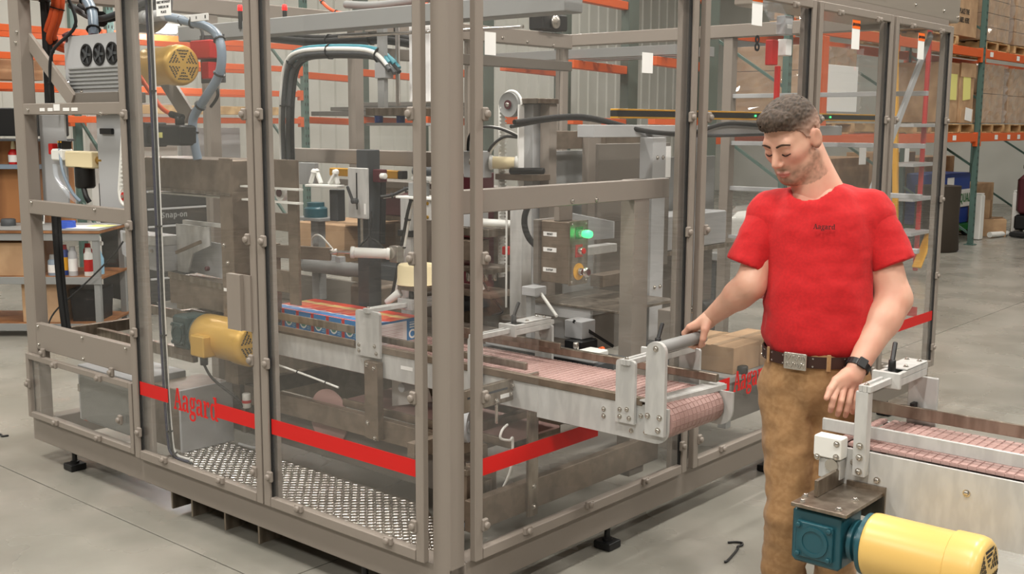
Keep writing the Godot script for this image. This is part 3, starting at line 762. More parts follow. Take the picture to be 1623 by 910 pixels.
func interior() -> void:
	var st: Material = M.steel
	var sd: Material = M.steel_dark
	var al: Material = M.aluminium
	var L := v3(-1, 0, 0)
	# --- open bay at the end of the long face
	var o := unit("vacuum_pump", "pale grey vacuum pump box with three round black fan grilles above the open bay", "vacuum pump", [
		["housing", zplate(0.1, 0.2, [[-2.70, 1.9], [-2.19, 1.9], [-2.19, 2.17], [-2.66, 2.17], [-2.70, 2.13]]), M.pale_grey],
		["plinth", bx(v3(0.06, 1.851, -2.62), v3(0.2, 1.9, -2.15), 0.003), M.paint_dark],
		["knob", MB.new().cyl(v3(0.1, 1.94, -2.68), v3(0.085, 1.94, -2.68), 0.024, 0.02, 16, 0.004), M.chrome],
		["dial", MB.new().cyl(v3(0.12, 2.15, -2.67), v3(0.1, 2.19, -2.68), 0.022, -1, 14, 0.003), M.maroon],
		["red_tag", bx(v3(0.12, 2.1702, -2.58), v3(0.17, 2.172, -2.5), 0.0), M.red],
		["white_tag", bx(v3(0.12, 2.1702, -2.44), v3(0.18, 2.172, -2.3), 0.0), M.label_white]])
	for z in [-2.487, -2.37, -2.253]:
		var g := part(o, "fan_grille", MB.new().lathe(v3(0.1, 2.077, z), L, [Vector2(0.052, 0), Vector2(0.052, 0.006), Vector2(0.044, 0.006), Vector2(0.042, 0.001), Vector2(0, 0.001)], 24), M.black)
		for k in 5:
			inst("blade", MB.new().bar(v3(0.097, 2.077, z), v3(0.097, 2.077 + sin(k * 1.257) * 0.042, z + cos(k * 1.257) * 0.042), 0.003, 0.012).mesh(), M.dark_grey, g)
		inst("hub", MB.new().cyl(v3(0.1, 2.077, z), v3(0.093, 2.077, z), 0.013, -1, 14).mesh(), M.dark_grey, g)
	for k in 6:
		part(o, "rib", bx(v3(0.092, 1.918 + k * 0.0185, -2.66), v3(0.102, 1.928 + k * 0.0185, -2.18), 0.003), M.grey)
	bolts(o, [v3(0.1, 1.905, -2.55), v3(0.1, 1.905, -2.2)], L)
	unit("blower_tank", "dark grey round blower tank with a pale pipe above the vacuum pump", "tank", [
		["drum", MB.new().lathe(v3(0.44, 2.36, -2.42), L, [Vector2(0, 0), Vector2(0.15, 0), Vector2(0.165, 0.02), Vector2(0.165, 0.1), Vector2(0.14, 0.13), Vector2(0.06, 0.145), Vector2(0, 0.147)], 32), mat("tank_grey", Color(0.36, 0.36, 0.37), 0.35)],
		["pipe", MB.new().cyl(v3(0.28, 2.25, -2.33), v3(0.25, 2.25, -2.05), 0.026, -1, 16, 0.003), M.pale_grey],
		["collar", MB.new().cyl(v3(0.273, 2.25, -2.26), v3(0.268, 2.25, -2.22), 0.033, -1, 16, 0.003), M.grey]])
	bundle("orange_cable", "three orange cables hanging at the top of the open bay", [v3(0.16, 2.7, -2.82), v3(0.15, 2.38, -2.83), v3(0.14, 2.28, -2.85), v3(0.15, 2.17, -2.93), v3(0.3, 2.13, -2.98)], 0.016, [M.cord_orange, M.cord_orange, M.cord_orange], 0.016, 9)
	bundle("black_cable", "black cables hanging behind the end post beside orange cables", [v3(0.14, 2.7, -2.93), v3(0.13, 2.4, -2.93), v3(0.13, 2.15, -2.93), v3(0.13, 1.7, -2.94), v3(0.13, 1.0, -2.93), v3(0.14, 0.6, -2.9)], 0.012, [M.rubber, M.rubber, M.rubber], 0.012, 7)
	bundle("ribbed_hose", "grey-blue ribbed hose curving into the vacuum pump", [v3(0.22, 2.6, -2.8), v3(0.22, 2.4, -2.72), v3(0.22, 2.3, -2.64), v3(0.18, 2.172, -2.56)], 0.026, [M.hose_blue], 0.0, 4)
	bundle("thin_black_hose", "thin black hose looping from the vacuum pump down to the upper rail", [v3(0.1, 2.5, -2.74), v3(0.11, 2.36, -2.66), v3(0.11, 2.22, -2.6), v3(0.05, 2.1, -2.72), v3(0.05, 1.95, -2.76), v3(0.06, 1.86, -2.78)], 0.008, [M.rubber], 0.0, 6)
	bundle("thick_black_hose", "thick black hoses sagging above the vacuum pump", [v3(0.3, 2.35, -2.95), v3(0.3, 2.27, -2.7), v3(0.3, 2.3, -2.4), v3(0.3, 2.33, -2.2)], 0.016, [M.rubber, M.dark_grey], 0.018, 6)
	unit("mounting_plate", "bare grey mounting plate behind the end post of the open bay", "panel", [["plate", bx(v3(0.1, 1.35, -3.0), v3(0.11, 1.796, -2.74), 0.002), M.pale_grey], ["cutout_cover", bx(v3(0.098, 1.585, -2.85), v3(0.1005, 1.64, -2.79), 0.001), M.wood]])
	unit("valve_plate", "grey plate with a small black terminal strip in the open bay", "panel", [["plate", bx(v3(0.1, 1.31, -2.43), v3(0.11, 1.796, -2.19), 0.002), M.pale_grey], ["terminal_strip", bx(v3(0.085, 1.705, -2.38), v3(0.1, 1.733, -2.27), 0.003), M.black]])
	o = unit("air_regulator", "cream pneumatic filter regulator with a black bowl in the open bay", "regulator", [
		["body", bx(v3(0.08, 1.54, -2.72), v3(0.16, 1.62, -2.46), 0.008), M.cream],
		["valve_block", bx(v3(0.06, 1.57, -2.82), v3(0.13, 1.63, -2.71), 0.01), M.white],
		["bowl", MB.new().lathe(v3(0.12, 1.44, -2.6), Vector3.UP, [Vector2(0, 0), Vector2(0.04, 0), Vector2(0.048, 0.01), Vector2(0.048, 0.1)], 20), M.black],
		["pilot_valve", bx(v3(0.07, 1.63, -2.76), v3(0.12, 1.67, -2.74), 0.003).span(v3(0.07, 1.63, -2.735), v3(0.12, 1.67, -2.715), 0.003), M.black],
		["red_cap", bx(v3(0.07, 1.6, -2.86), v3(0.12, 1.655, -2.82), 0.004), M.red],
		["brass_fitting", MB.new().cyl(v3(0.12, 1.58, -2.46), v3(0.12, 1.58, -2.4), 0.022, -1, 8, 0.002), M.brass],
		["air_line", MB.new().tube(curve([v3(0.07, 1.63, -2.74), v3(0.06, 1.52, -2.7), v3(0.08, 1.42, -2.66), v3(0.1, 1.375, -2.62)]), 0.008, 8), M.hose_blue],
		["air_line", MB.new().tube(curve([v3(0.1, 1.44, -2.58), v3(0.1, 1.4, -2.56), v3(0.11, 1.373, -2.55)]), 0.013, 8), M.black],
		["air_line", MB.new().tube(curve([v3(0.07, 1.55, -2.8), v3(0.06, 1.48, -2.76), v3(0.08, 1.4, -2.68), v3(0.1, 1.372, -2.645)]), 0.012, 8), M.clear_plastic]])
	for k in 2:
		part(o, "yellow_dot", bx(v3(0.068, 1.66, -2.757 + k * 0.026), v3(0.07, 1.668, -2.745 + k * 0.026), 0.0), M.yellow)
	o = thing("notice_card", "white notice card of five printed lines hanging in the open bay", "sign")
	part(o, "card", bx(v3(0.14, 1.645, -2.475), v3(0.142, 1.74, -2.435 + 0.07), 0.0), M.label_white)
	for i in 5:
		text(o, "lettering", ["STOP", "MUST BE", "IN PLACE", "BEFORE", "RUN"][i], 0.013, M.ink, Transform3D(facing(L), v3(0.1395, 1.73 - i * 0.018, -2.42)))
	o = unit("timing_belt", "white toothed timing belt round a pulley with a red hub in the open bay", "drive belt", [
		["belt", MB.new().tube(curve([v3(0.05, 1.79, -2.09), v3(0.05, 1.62, -2.12), v3(0.05, 1.45, -2.155)]), 0.011, 6), M.belt_white],
		["belt", MB.new().tube(curve([v3(0.05, 1.45, -2.155), v3(0.05, 1.405, -2.145), v3(0.05, 1.385, -2.115), v3(0.05, 1.4, -2.08)]), 0.011, 6), M.belt_white],
		["pulley", pulley(v3(0.06, 1.425, -2.115), v3(1, 0, 0), 0.036, 0.03), M.white], ["hub", MB.new().cyl(v3(0.045, 1.425, -2.115), v3(0.04, 1.425, -2.115), 0.02, -1, 18), M.red], ["axle", MB.new().cyl(v3(0.12, 1.425, -2.115), v3(0.035, 1.425, -2.115), 0.009, -1, 10), M.bolt]])
	for k in 16:
		part(o, "tooth", MB.new().box(v3(0.05, 1.77 - k * 0.0195, -2.08 - k * 0.0037), v3(0.02, 0.006, 0.008)), M.belt_white)
	# lower compartment
	unit("junction_cabinet", "stainless junction cabinet behind the low access panel", "cabinet", [["body", bx(v3(0.12, 0.24, -2.78), v3(0.42, 0.53, -2.25), 0.006), M.pale_grey], ["latch", bx(v3(0.11, 0.39, -2.77), v3(0.12, 0.43, -2.75), 0.003), M.bolt], ["door", bx(v3(0.112, 0.25, -2.75), v3(0.121, 0.52, -2.26), 0.004), mat("cabinet_door", Color(0.47, 0.475, 0.46), 0.4)]])
	bundle("floor_cable", "orange cable coiled low behind the access panel", [v3(0.25, 0.26, -2.9), v3(0.15, 0.25, -2.8), v3(0.14, 0.25, -2.68), v3(0.25, 0.26, -2.64)], 0.012, [M.cord_orange], 0.0, 0)
	# --- behind the striped doors
	o = thing("drive_motor", "gold electric motor with perforated fan cover high behind the lettered door", "motor")
	gear_motor(o, 0.5, 2.042, -2.71, 0.30, 0.094, M.gold, M.gear_dark, v3(0.13, 0.16, 0.12))
	part(o, "bracket", bx(v3(0.57, 1.98, -2.77), v3(0.66, 2.1, -2.65), 0.004), sd)
	o = thing("drive_motor", "gold gear motor with dark green gearbox low behind the lettered door", "motor")
	gear_motor(o, 0.31, 0.775, -2.02, 0.40, 0.098, M.gold, M.gear_dark, v3(0.13, 0.16, 0.13))
	part(o, "conduit_box", bx(v3(0.175, 0.70, -1.83), v3(0.26, 0.80, -1.72), 0.008), M.gold)
	part(o, "cable_gland", MB.new().cyl(v3(0.21, 0.66, -1.77), v3(0.21, 0.7, -1.77), 0.018, -1, 14, 0.002), M.black)
	part(o, "cable", MB.new().tube(curve([v3(0.21, 0.66, -1.77), v3(0.22, 0.6, -1.72), v3(0.27, 0.52, -1.62), v3(0.33, 0.46, -1.66), v3(0.4, 0.47, -1.8)]), 0.006, 8), M.rubber)
	part(o, "mount", bx(v3(0.26, 0.66, -2.1), v3(0.45, 0.7, -1.95), 0.003), sd)
	unit("safety_relay", "two stacked red safety switch boxes beside the upper gold motor", "switch box", [["box", bx(v3(0.62, 2.079, -2.423), v3(0.68, 2.170, -2.247), 0.006), M.red], ["box", bx(v3(0.62, 1.978, -2.330), v3(0.68, 2.063, -2.264), 0.006), M.red], ["wires", MB.new().tube(curve([v3(0.65, 1.98, -2.27), v3(0.66, 1.9, -2.25), v3(0.65, 1.84, -2.3)]), 0.008).tube(curve([v3(0.65, 2.16, -2.35), v3(0.66, 2.22, -2.37), v3(0.67, 2.28, -2.45)]), 0.008), M.black], ["backplate", bx(v3(0.68, 1.96, -2.423), v3(0.69, 2.2, -2.217)), M.dark_grey]])
	bundle("blue_grey_hose", "thick blue-grey hose bent down behind the lettered door", [v3(0.25, 2.25, -2.1), v3(0.3, 2.225, -1.98), v3(0.35, 2.18, -1.83), v3(0.35, 2.1, -1.76), v3(0.35, 1.98, -1.78), v3(0.35, 1.87, -1.9), v3(0.35, 1.78, -2.0), v3(0.35, 1.68, -2.0), v3(0.36, 1.59, -1.99)], 0.021, [M.hose_blue], 0.0, 8)
	unit("hook_bar", "white drilled hook bar above the upper gold motor", "bracket", [["bar", bx(v3(0.3, 2.213, -2.0), v3(0.306, 2.245, -1.78), 0.002), M.label_white], ["hook", MB.new().tube(curve([v3(0.295, 2.235, -1.98), v3(0.285, 2.24, -1.985), v3(0.28, 2.22, -1.985), v3(0.29, 2.2, -1.975)]), 0.004), M.black], ["slot", MB.new().box(v3(0.2995, 2.23, -1.92), v3(0.001, 0.012, 0.006)).box(v3(0.2995, 2.23, -1.87), v3(0.001, 0.012, 0.006)).box(v3(0.2995, 2.23, -1.8), v3(0.001, 0.014, 0.008)), M.black]])
	o = unit("servo_motor", "black servo motor with an orange cable below the upper gold motor", "motor", [["body", bx(v3(0.26, 1.655, -2.26), v3(0.36, 1.75, -1.98), 0.012), M.black], ["flange", bx(v3(0.25, 1.645, -2.3), v3(0.37, 1.762, -2.255), 0.006), M.dark_grey], ["connector", MB.new().cyl(v3(0.31, 1.75, -2.05), v3(0.31, 1.79, -2.05), 0.022, -1, 14, 0.003).cyl(v3(0.31, 1.785, -2.03), v3(0.31, 1.8, -2.12), 0.016, -1, 12), M.black], ["orange_cable", MB.new().tube(curve([v3(0.31, 1.8, -2.12), v3(0.31, 1.83, -2.2), v3(0.3, 1.9, -2.27), v3(0.28, 1.98, -2.33)]), 0.011, 8), M.cord_orange], ["rating_label", bx(v3(0.2585, 1.69, -2.16), v3(0.2602, 1.715, -2.12)), M.yellow_note]])
	unit("belt_housing", "brown-grey sheet metal housing at eye height behind the lettered door", "machine guard", [["cover", bx(v3(0.36, 1.435, -2.5), v3(0.62, 1.592, -1.725), 0.006), sd], ["flange", bx(v3(0.345, 1.43, -2.5), v3(0.36, 1.445, -1.72), 0.002), st], ["belt", bx(v3(0.4, 1.41, -2.5), v3(0.43, 1.418, -1.3), 0.0), M.belt_white], ["belt", bx(v3(0.4, 1.47, -1.72), v3(0.43, 1.478, -1.3), 0.0), M.belt_white]])
	o = unit("support_plate", "tall drilled steel support plate beside the carton magazine", "machine plate", [["plate", bx(v3(0.35, 0.55, -1.81), v3(0.365, 1.6, -1.72), 0.002), sd], ["flange", bx(v3(0.35, 0.55, -1.72), v3(0.47, 1.45, -1.712), 0.002), sd], ["label", bx(v3(0.348, 0.985, -1.8), v3(0.3505, 1.0, -1.73)), M.label_white]])
	bolts(o, [v3(0.35, 1.12, -1.76), v3(0.35, 1.06, -1.755), v3(0.35, 0.93, -1.765), v3(0.35, 1.2, -1.785)], L)
	o = unit("carton_magazine", "stainless carton magazine box with pale plates above it", "hopper", [
		["trough", bx(v3(0.4, 0.865, -2.34), v3(0.7, 1.0, -1.82), 0.004), sd],
		["lip", MB.new().bar(v3(0.4, 1.01, -2.34), v3(0.4, 0.99, -1.82), 0.012, 0.03), st],
		["back_plate", MB.new().bar(v3(0.52, 1.1, -2.34), v3(0.52, 1.08, -1.85), 0.012, 0.17), M.pale_grey],
		["side_plate", zplate(0.45, 0.458, [[-2.34, 1.02], [-2.34, 1.26], [-2.05, 1.26], [-2.05, 1.17], [-2.2, 1.12], [-2.25, 1.02]]), al],
		["window_plate", bx(v3(0.49, 1.08, -2.0), v3(0.498, 1.16, -1.87), 0.002), M.grey],
		["top_rail", bx(v3(0.5, 1.255, -2.36), v3(0.52, 1.275, -1.83), 0.002), M.white],
		["clear_guide", bx(v3(0.56, 1.16, -2.1), v3(0.562, 1.42, -1.86)), M.clear_plastic],
		["lever", MB.new().bar(v3(0.42, 1.12, -2.3), v3(0.42, 1.19, -2.08), 0.01, 0.016), sd],
		["knob", MB.new().cyl(v3(0.46, 1.055, -2.08), v3(0.44, 1.055, -2.08), 0.012, -1, 12, 0.003), M.maroon]])
	unit("side_block", "pale aluminium block bolted beside the carton magazine", "machine block", [["block", bx(v3(0.38, 1.02, -2.62), v3(0.5, 1.15, -2.36), 0.004), M.pale_grey], ["arm", bx(v3(0.36, 1.15, -2.7), v3(0.48, 1.2, -2.36), 0.004), al], ["bolt", MB.new().cyl(v3(0.38, 1.12, -2.45), v3(0.37, 1.12, -2.45), 0.01, -1, 6), M.bolt]])
	unit("lower_rails", "pair of steel rails under the carton magazine", "machine rail", [["rail", bx(v3(0.36, 0.80, -2.6), v3(0.375, 0.845, -1.75), 0.002), st], ["rail", bx(v3(0.6, 0.78, -2.6), v3(0.615, 0.83, -1.75), 0.002), st], ["tie", bx(v3(0.375, 0.79, -2.4), v3(0.6, 0.81, -2.37), 0.002), st]])
	unit("electric_box", "tall brushed electric box standing on the machine floor behind the red lettering", "electric box", [["body", bx(v3(0.22, 0.2, -2.24), v3(0.5, 0.5, -1.985), 0.006), sd], ["door_edge", bx(v3(0.205, 0.2, -1.99), v3(0.5, 0.505, -1.972), 0.003), M.pale_grey]])
	bundle("wiring_loom", "white and dark wires strapped down the post beside the lettered door", [v3(0.085, 2.36, -1.905), v3(0.085, 1.9, -1.9), v3(0.085, 1.3, -1.9), v3(0.085, 0.8, -1.9), v3(0.09, 0.35, -1.89), v3(0.1, 0.24, -1.87), v3(0.14, 0.21, -1.8)], 0.006, [M.white, M.white, M.navy, M.black], 0.009, 6)
	unit("pulley_stand", "upright steel frame with a white pulley and belt beside the striped door", "machine frame", [
		["plate", bx(v3(0.45, 1.47, -1.66), v3(0.465, 1.6, -1.37), 0.002), sd], ["upright", bx(v3(0.45, 0.95, -1.44), v3(0.465, 1.47, -1.37), 0.002), sd], ["upright", bx(v3(0.45, 0.95, -1.66), v3(0.465, 1.36, -1.6), 0.002), sd],
		["cross_plate", bx(v3(0.45, 1.28, -1.6), v3(0.465, 1.36, -1.44), 0.002), sd], ["foot_plate", bx(v3(0.45, 1.0, -1.6), v3(0.465, 1.1, -1.44), 0.002), sd], ["pulley", pulley(v3(0.47, 1.45, -1.5), v3(1, 0, 0), 0.035, 0.03), M.white], ["hub", MB.new().cyl(v3(0.455, 1.45, -1.5), v3(0.448, 1.45, -1.5), 0.017, -1, 16), M.maroon]])
	# cartons in a row on the infeed belt
	cartons()
	# slide column with clamp
	o = unit("slide_column", "dark square column carrying an aluminium slide plate with a black clamp lever", "machine column", [
		["column", bx(v3(0.84, 0.83, -1.42), v3(0.92, 1.64, -1.34), 0.004), M.dark_grey],
		["slide_plate", MB.new().box(v3(0.80, 1.44, -1.36), v3(0.02, 0.235, 0.13), 0.004), al],
		["slot", MB.new().box(v3(0.7895, 1.45, -1.36), v3(0.002, 0.17, 0.008)), M.black],
		["clamp_lever", MB.new().cyl(v3(0.79, 1.405, -1.36), v3(0.76, 1.405, -1.36), 0.013, -1, 14, 0.002).bar(v3(0.765, 1.405, -1.36), v3(0.745, 1.475, -1.375), 0.014, 0.014, 0.004), M.dark_grey],
		["label", MB.new().box(v3(0.7895, 1.37, -1.305), v3(0.001, 0.05, 0.012)), M.label_white],
		["rod", MB.new().cyl(v3(0.80, 1.2, -1.34), v3(0.80, 1.33, -1.34), 0.007, -1, 10), M.bolt],
		["sensor_block", bx(v3(0.86, 1.49, -1.33), v3(0.91, 1.55, -1.28), 0.004), M.maroon],
		["sensor_lamp", MB.new().cyl(v3(0.87, 1.52, -1.28), v3(0.87, 1.52, -1.25), 0.014, -1, 14, 0.002), M.white],
		["cable_chain", MB.new().bar(v3(0.91, 1.5, -1.31), v3(0.89, 1.2, -1.3), 0.016, 0.03, 0.003), M.black]])
	o = unit("toggle_clamps", "cluster of white toggle clamps on a bracket beside the slide column", "clamp", [["bracket", bx(v3(0.79, 1.3, -1.56), v3(0.84, 1.45, -1.5), 0.004), M.dark_grey], ["shelf", MB.new().bar(v3(0.74, 1.468, -1.65), v3(0.78, 1.468, -1.46), 0.06, 0.012, 0.003), M.white]])
	for q in [[0.745, -1.64, 0.5], [0.76, -1.58, -0.6], [0.77, -1.53, 0.9], [0.78, -1.48, -0.4]]:
		part(o, "clamp", MB.new().bar(v3(q[0], 1.478, q[1]), v3(q[0], 1.53, q[1] + 0.05 * q[2]), 0.022, 0.016, 0.004).cyl(v3(q[0], 1.53, q[1] + 0.05 * q[2]), v3(q[0], 1.545, q[1] + 0.06 * q[2]), 0.015, 0.011, 12, 0.003), M.white)
	o = thing("air_cylinder", "white air cylinder with two black air lines above the carton row", "air cylinder")
	air_cylinder(o, v3(0.712, 1.174, -1.319), v3(0.83, 1.168, -1.18), 0.024, M.white)
	part(o, "air_line", MB.new().tube(curve([v3(0.735, 1.19, -1.3), v3(0.755, 1.22, -1.28), v3(0.775, 1.25, -1.265), v3(0.8, 1.33, -1.27)]), 0.005).tube(curve([v3(0.815, 1.185, -1.2), v3(0.79, 1.225, -1.23), v3(0.778, 1.25, -1.26), v3(0.8, 1.36, -1.275)]), 0.005), M.black)
	part(o, "orange_fitting", MB.new().cyl(v3(0.735, 1.18, -1.3), v3(0.735, 1.197, -1.3), 0.007, -1, 10).cyl(v3(0.815, 1.175, -1.2), v3(0.815, 1.192, -1.2), 0.007, -1, 10), M.orange)
	part(o, "rear_mount", bx(v3(0.825, 1.13, -1.185), v3(0.87, 1.205, -1.13), 0.003), M.bolt)
	unit("mount_arm", "steel arm joined to the rod of the white air cylinder", "machine arm", [["arm", MB.new().bar(v3(0.5, 1.175, -1.62), v3(0.655, 1.165, -1.39), 0.02, 0.06, 0.003), sd], ["post", bx(v3(0.49, 0.84, -1.64), v3(0.53, 1.21, -1.6), 0.003), sd]])
	bundle("braided_hose", "black and white braided hose over the air cylinder", [v3(0.8, 1.43, -1.2), v3(0.84, 1.44, -1.16), v3(0.88, 1.47, -1.1), v3(0.88, 1.44, -1.08), v3(0.87, 1.35, -1.1), v3(0.87, 1.2, -1.14), v3(0.86, 0.95, -1.2)], 0.008, [M.white, M.black], 0.005, 5)
	unit("slide_cylinder", "tall aluminium slide cylinder beside the braided hose", "air cylinder", [["profile", bx(v3(0.93, 0.86, -1.22), v3(0.985, 1.42, -1.15), 0.004), al], ["band", bx(v3(0.922, 1.24, -1.23), v3(0.99, 1.27, -1.14), 0.002), M.black], ["band", bx(v3(0.922, 1.02, -1.23), v3(0.99, 1.05, -1.14), 0.002), M.black], ["back_plate", bx(v3(1.0, 0.86, -1.24), v3(1.012, 1.46, -1.02), 0.003), M.paint_dark]])
	o = unit("valve_bracket", "aluminium valve bracket with brass screws near the corner post", "bracket", [["plate", bx(v3(0.80, 1.34, -0.97), v3(0.815, 1.43, -0.885), 0.003), al], ["block", bx(v3(0.83, 1.44, -1.06), v3(0.9, 1.5, -0.99), 0.003), M.grey], ["shelf", bx(v3(0.79, 1.43, -1.1), v3(0.93, 1.44, -0.86), 0.002), M.white], ["roller", MB.new().cyl(v3(0.87, 1.55, -1.06), v3(0.9, 1.55, -0.9), 0.02, -1, 16), M.dark_grey], ["bar", bx(v3(0.85, 1.51, -1.06), v3(0.93, 1.525, -0.88), 0.002), al]])
	for y in [1.355, 1.415]:
		for z in [-0.95, -0.905]:
			part(o, "brass_screw", MB.new().cyl(v3(0.80, y, z), v3(0.793, y, z), 0.008, -1, 6), M.brass)
	unit("glue_drum", "round cream plastic drum on a steel bracket beside the corner post", "drum", [["drum", MB.new().lathe(v3(0.775, 1.055, -0.95), Vector3.UP, [Vector2(0, 0), Vector2(0.088, 0), Vector2(0.092, 0.004), Vector2(0.088, 0.008), Vector2(0.086, 0.08), Vector2(0.08, 0.09), Vector2(0, 0.094)], 36), M.cream], ["bracket", bx(v3(0.70, 1.035, -1.0), v3(0.9, 1.054, -0.86), 0.003), st], ["coupling", MB.new().cyl(v3(0.72, 1.02, -1.0), v3(0.69, 0.97, -1.06), 0.02, 0.014, 14, 0.003), M.white], ["stem", bx(v3(0.78, 0.84, -0.945), v3(0.8, 1.035, -0.92), 0.002), st]])
	unit("gauge_stand", "small teal gauge on a grey stand before a cardboard box", "gauge", [["stand", bx(v3(0.98, 0.86, -1.94), v3(1.03, 1.27, -1.88), 0.003), M.grey], ["shelf", bx(v3(0.94, 1.27, -2.02), v3(1.08, 1.285, -1.82), 0.002), M.grey], ["gauge", MB.new().lathe(v3(1.0, 1.285, -1.92), Vector3.UP, [Vector2(0.06, 0), Vector2(0.06, 0.045), Vector2(0.045, 0.055), Vector2(0.045, 0.075), Vector2(0, 0.078)], 20), M.gear_green]])
	unit("machine_bed", "long dark machine bed under the conveyor line", "machine bed", [["bed", bx(v3(1.05, 0.3, -2.8), v3(1.25, 0.72, -0.5), 0.006), sd], ["bed_top", bx(v3(1.0, 0.72, -2.8), v3(1.5, 0.74, -0.5), 0.003), st], ["cross_frame", bx(v3(0.55, 0.42, -1.95), v3(1.05, 0.5, -1.9), 0.003), sd], ["cross_frame", bx(v3(0.55, 0.42, -0.72), v3(1.05, 0.5, -0.67), 0.003), sd]])
	unit("core_panel", "dark brown steel core panels standing in the middle of the machine", "machine panel", [["panel", bx(v3(2.0, 0.3, -2.8), v3(2.02, 1.38, -1.25), 0.003), sd], ["panel", bx(v3(1.35, 0.74, -2.75), v3(1.37, 0.9, -1.7), 0.003), M.paint_dark], ["ledge", bx(v3(1.9, 1.38, -2.8), v3(2.05, 1.42, -1.25), 0.003), M.paint_dark], ["bay", bx(v3(1.55, 0.74, -2.2), v3(1.95, 0.98, -1.56), 0.01), M.dark_grey], ["bay", bx(v3(1.6, 1.25, -2.2), v3(1.9, 1.36, -1.9), 0.01), M.maroon]])
	o = thing("cardboard_box", "open tan cardboard box standing inside the machine behind the teal gauge", "cardboard box")
	part(o, "box", bx(v3(1.45, 0.98, -2.66), v3(1.85, 1.190, -2.23), 0.006), M.card)
	part(o, "flap", MB.new().bar(v3(1.65, 1.193, -2.23), v3(1.65, 1.200, -2.08), 0.38, 0.006), M.card)
	unit("valve_bank", "row of small grey valves with white tubes above the carton row", "valve bank", [["rail", bx(v3(0.98, 1.0, -2.05), v3(1.0, 1.03, -1.65), 0.002), st], ["valve", bx(v3(0.96, 1.03, -2.02), v3(1.0, 1.1, -1.98), 0.004), M.grey], ["valve", bx(v3(0.96, 1.03, -1.95), v3(1.0, 1.1, -1.91), 0.004), M.grey], ["valve", bx(v3(0.96, 1.03, -1.8), v3(1.0, 1.1, -1.76), 0.004), M.pale_grey], ["valve", bx(v3(0.96, 1.03, -1.73), v3(1.0, 1.1, -1.69), 0.004), M.pale_grey], ["tube", MB.new().tube(curve([v3(0.98, 1.1, -1.93), v3(0.96, 1.18, -1.9), v3(0.93, 1.2, -1.8), v3(0.95, 1.12, -1.71)]), 0.005), M.white]])
	unit("rear_bulkhead", "grey rear bulkhead plates low behind the operator door", "machine panel", [["plate", bx(v3(2.1, 0.36, -1.5), v3(4.2, 0.95, -1.48), 0.003), M.paint_dark], ["plate", bx(v3(3.0, 0.95, -1.5), v3(4.2, 1.55, -1.48), 0.003), M.grey], ["shelf", bx(v3(2.1, 0.95, -1.5), v3(4.2, 0.98, -1.2), 0.003), st], ["drawer_box", bx(v3(3.1, 0.98, -1.45), v3(3.9, 1.2, -1.2), 0.01), M.pale_grey]])
	unit("gear_housing", "brown gear housing behind the carton row", "gear housing", [["body", bx(v3(0.95, 0.78, -1.62), v3(1.15, 0.98, -1.4), 0.02), sd], ["lug", MB.new().cyl(v3(0.95, 0.93, -1.5), v3(0.93, 0.93, -1.5), 0.014, -1, 8), M.brass], ["roller", MB.new().cyl(v3(0.95, 1.04, -1.95), v3(1.0, 1.04, -1.5), 0.035, -1, 20, 0.003), M.grey]])
	unit("lower_belt", "lower pink return conveyor with a white sheet guide under the infeed belt", "conveyor", [["belt", bx(v3(0.56, 0.52, -1.2), v3(0.86, 0.53, -0.2), 0.002), M.belt], ["edge", bx(v3(0.545, 0.5, -1.2), v3(0.56, 0.535, -0.2), 0.002), sd], ["sheet_guide", MB.new().prism(PackedVector2Array([Vector2(0, 0), Vector2(0.2, 0.04), Vector2(0.18, 0.1), Vector2(0, 0.15)]), 0.004, Transform3D(Basis(v3(0.3, 0, 0.95), v3(0, 1, 0), v3(-0.95, 0, 0.3)), v3(0.62, 0.53, -0.95))), M.white], ["roller", MB.new().cyl(v3(0.55, 0.645, -0.82), v3(0.86, 0.645, -0.82), 0.02, -1, 16), M.pale_grey], ["curved_skirt", MB.new().lathe(v3(0.545, 0.43, -1.3), v3(1, 0, 0), [Vector2(0, 0), Vector2(0.13, 0), Vector2(0.13, 0.01), Vector2(0, 0.01)], 36), M.belt]])
	bundle("sensor_wire", "white sensor wire with black ties under the carton row", [v3(0.44, 0.665, -1.75), v3(0.44, 0.66, -1.55), v3(0.44, 0.64, -1.3), v3(0.44, 0.62, -1.1)], 0.005, [M.white], 0.0, 5)
	unit("proximity_sensor", "steel sensor with a white plug low behind the red lettering", "sensor", [["post", bx(v3(0.49, 0.26, -1.9), v3(0.53, 0.62, -1.86), 0.002), st], ["body", MB.new().cyl(v3(0.40, 0.43, -1.72), v3(0.40, 0.50, -1.72), 0.02, -1, 12, 0.003), M.white], ["ring", MB.new().cyl(v3(0.40, 0.455, -1.72), v3(0.40, 0.468, -1.72), 0.022, -1, 12), M.red], ["conduit", MB.new().tube(curve([v3(0.42, 0.7, -1.62), v3(0.42, 0.4, -1.62), v3(0.42, 0.27, -1.63), v3(0.42, 0.235, -1.7), v3(0.42, 0.23, -1.82)]), 0.007), M.pale_grey]])
	unit("floor_beam", "dark lower cross beam behind the tread plate", "beam", [["beam", bx(v3(0.56, 0.23, -2.4), v3(0.62, 0.4, -0.4), 0.004), M.paint_dark], ["column", bx(v3(0.62, 0.23, -2.0), v3(0.72, 0.8, -1.9), 0.004), M.paint_dark], ["column", bx(v3(0.64, 0.23, -2.25), v3(0.72, 0.8, -2.15), 0.004), sd]])
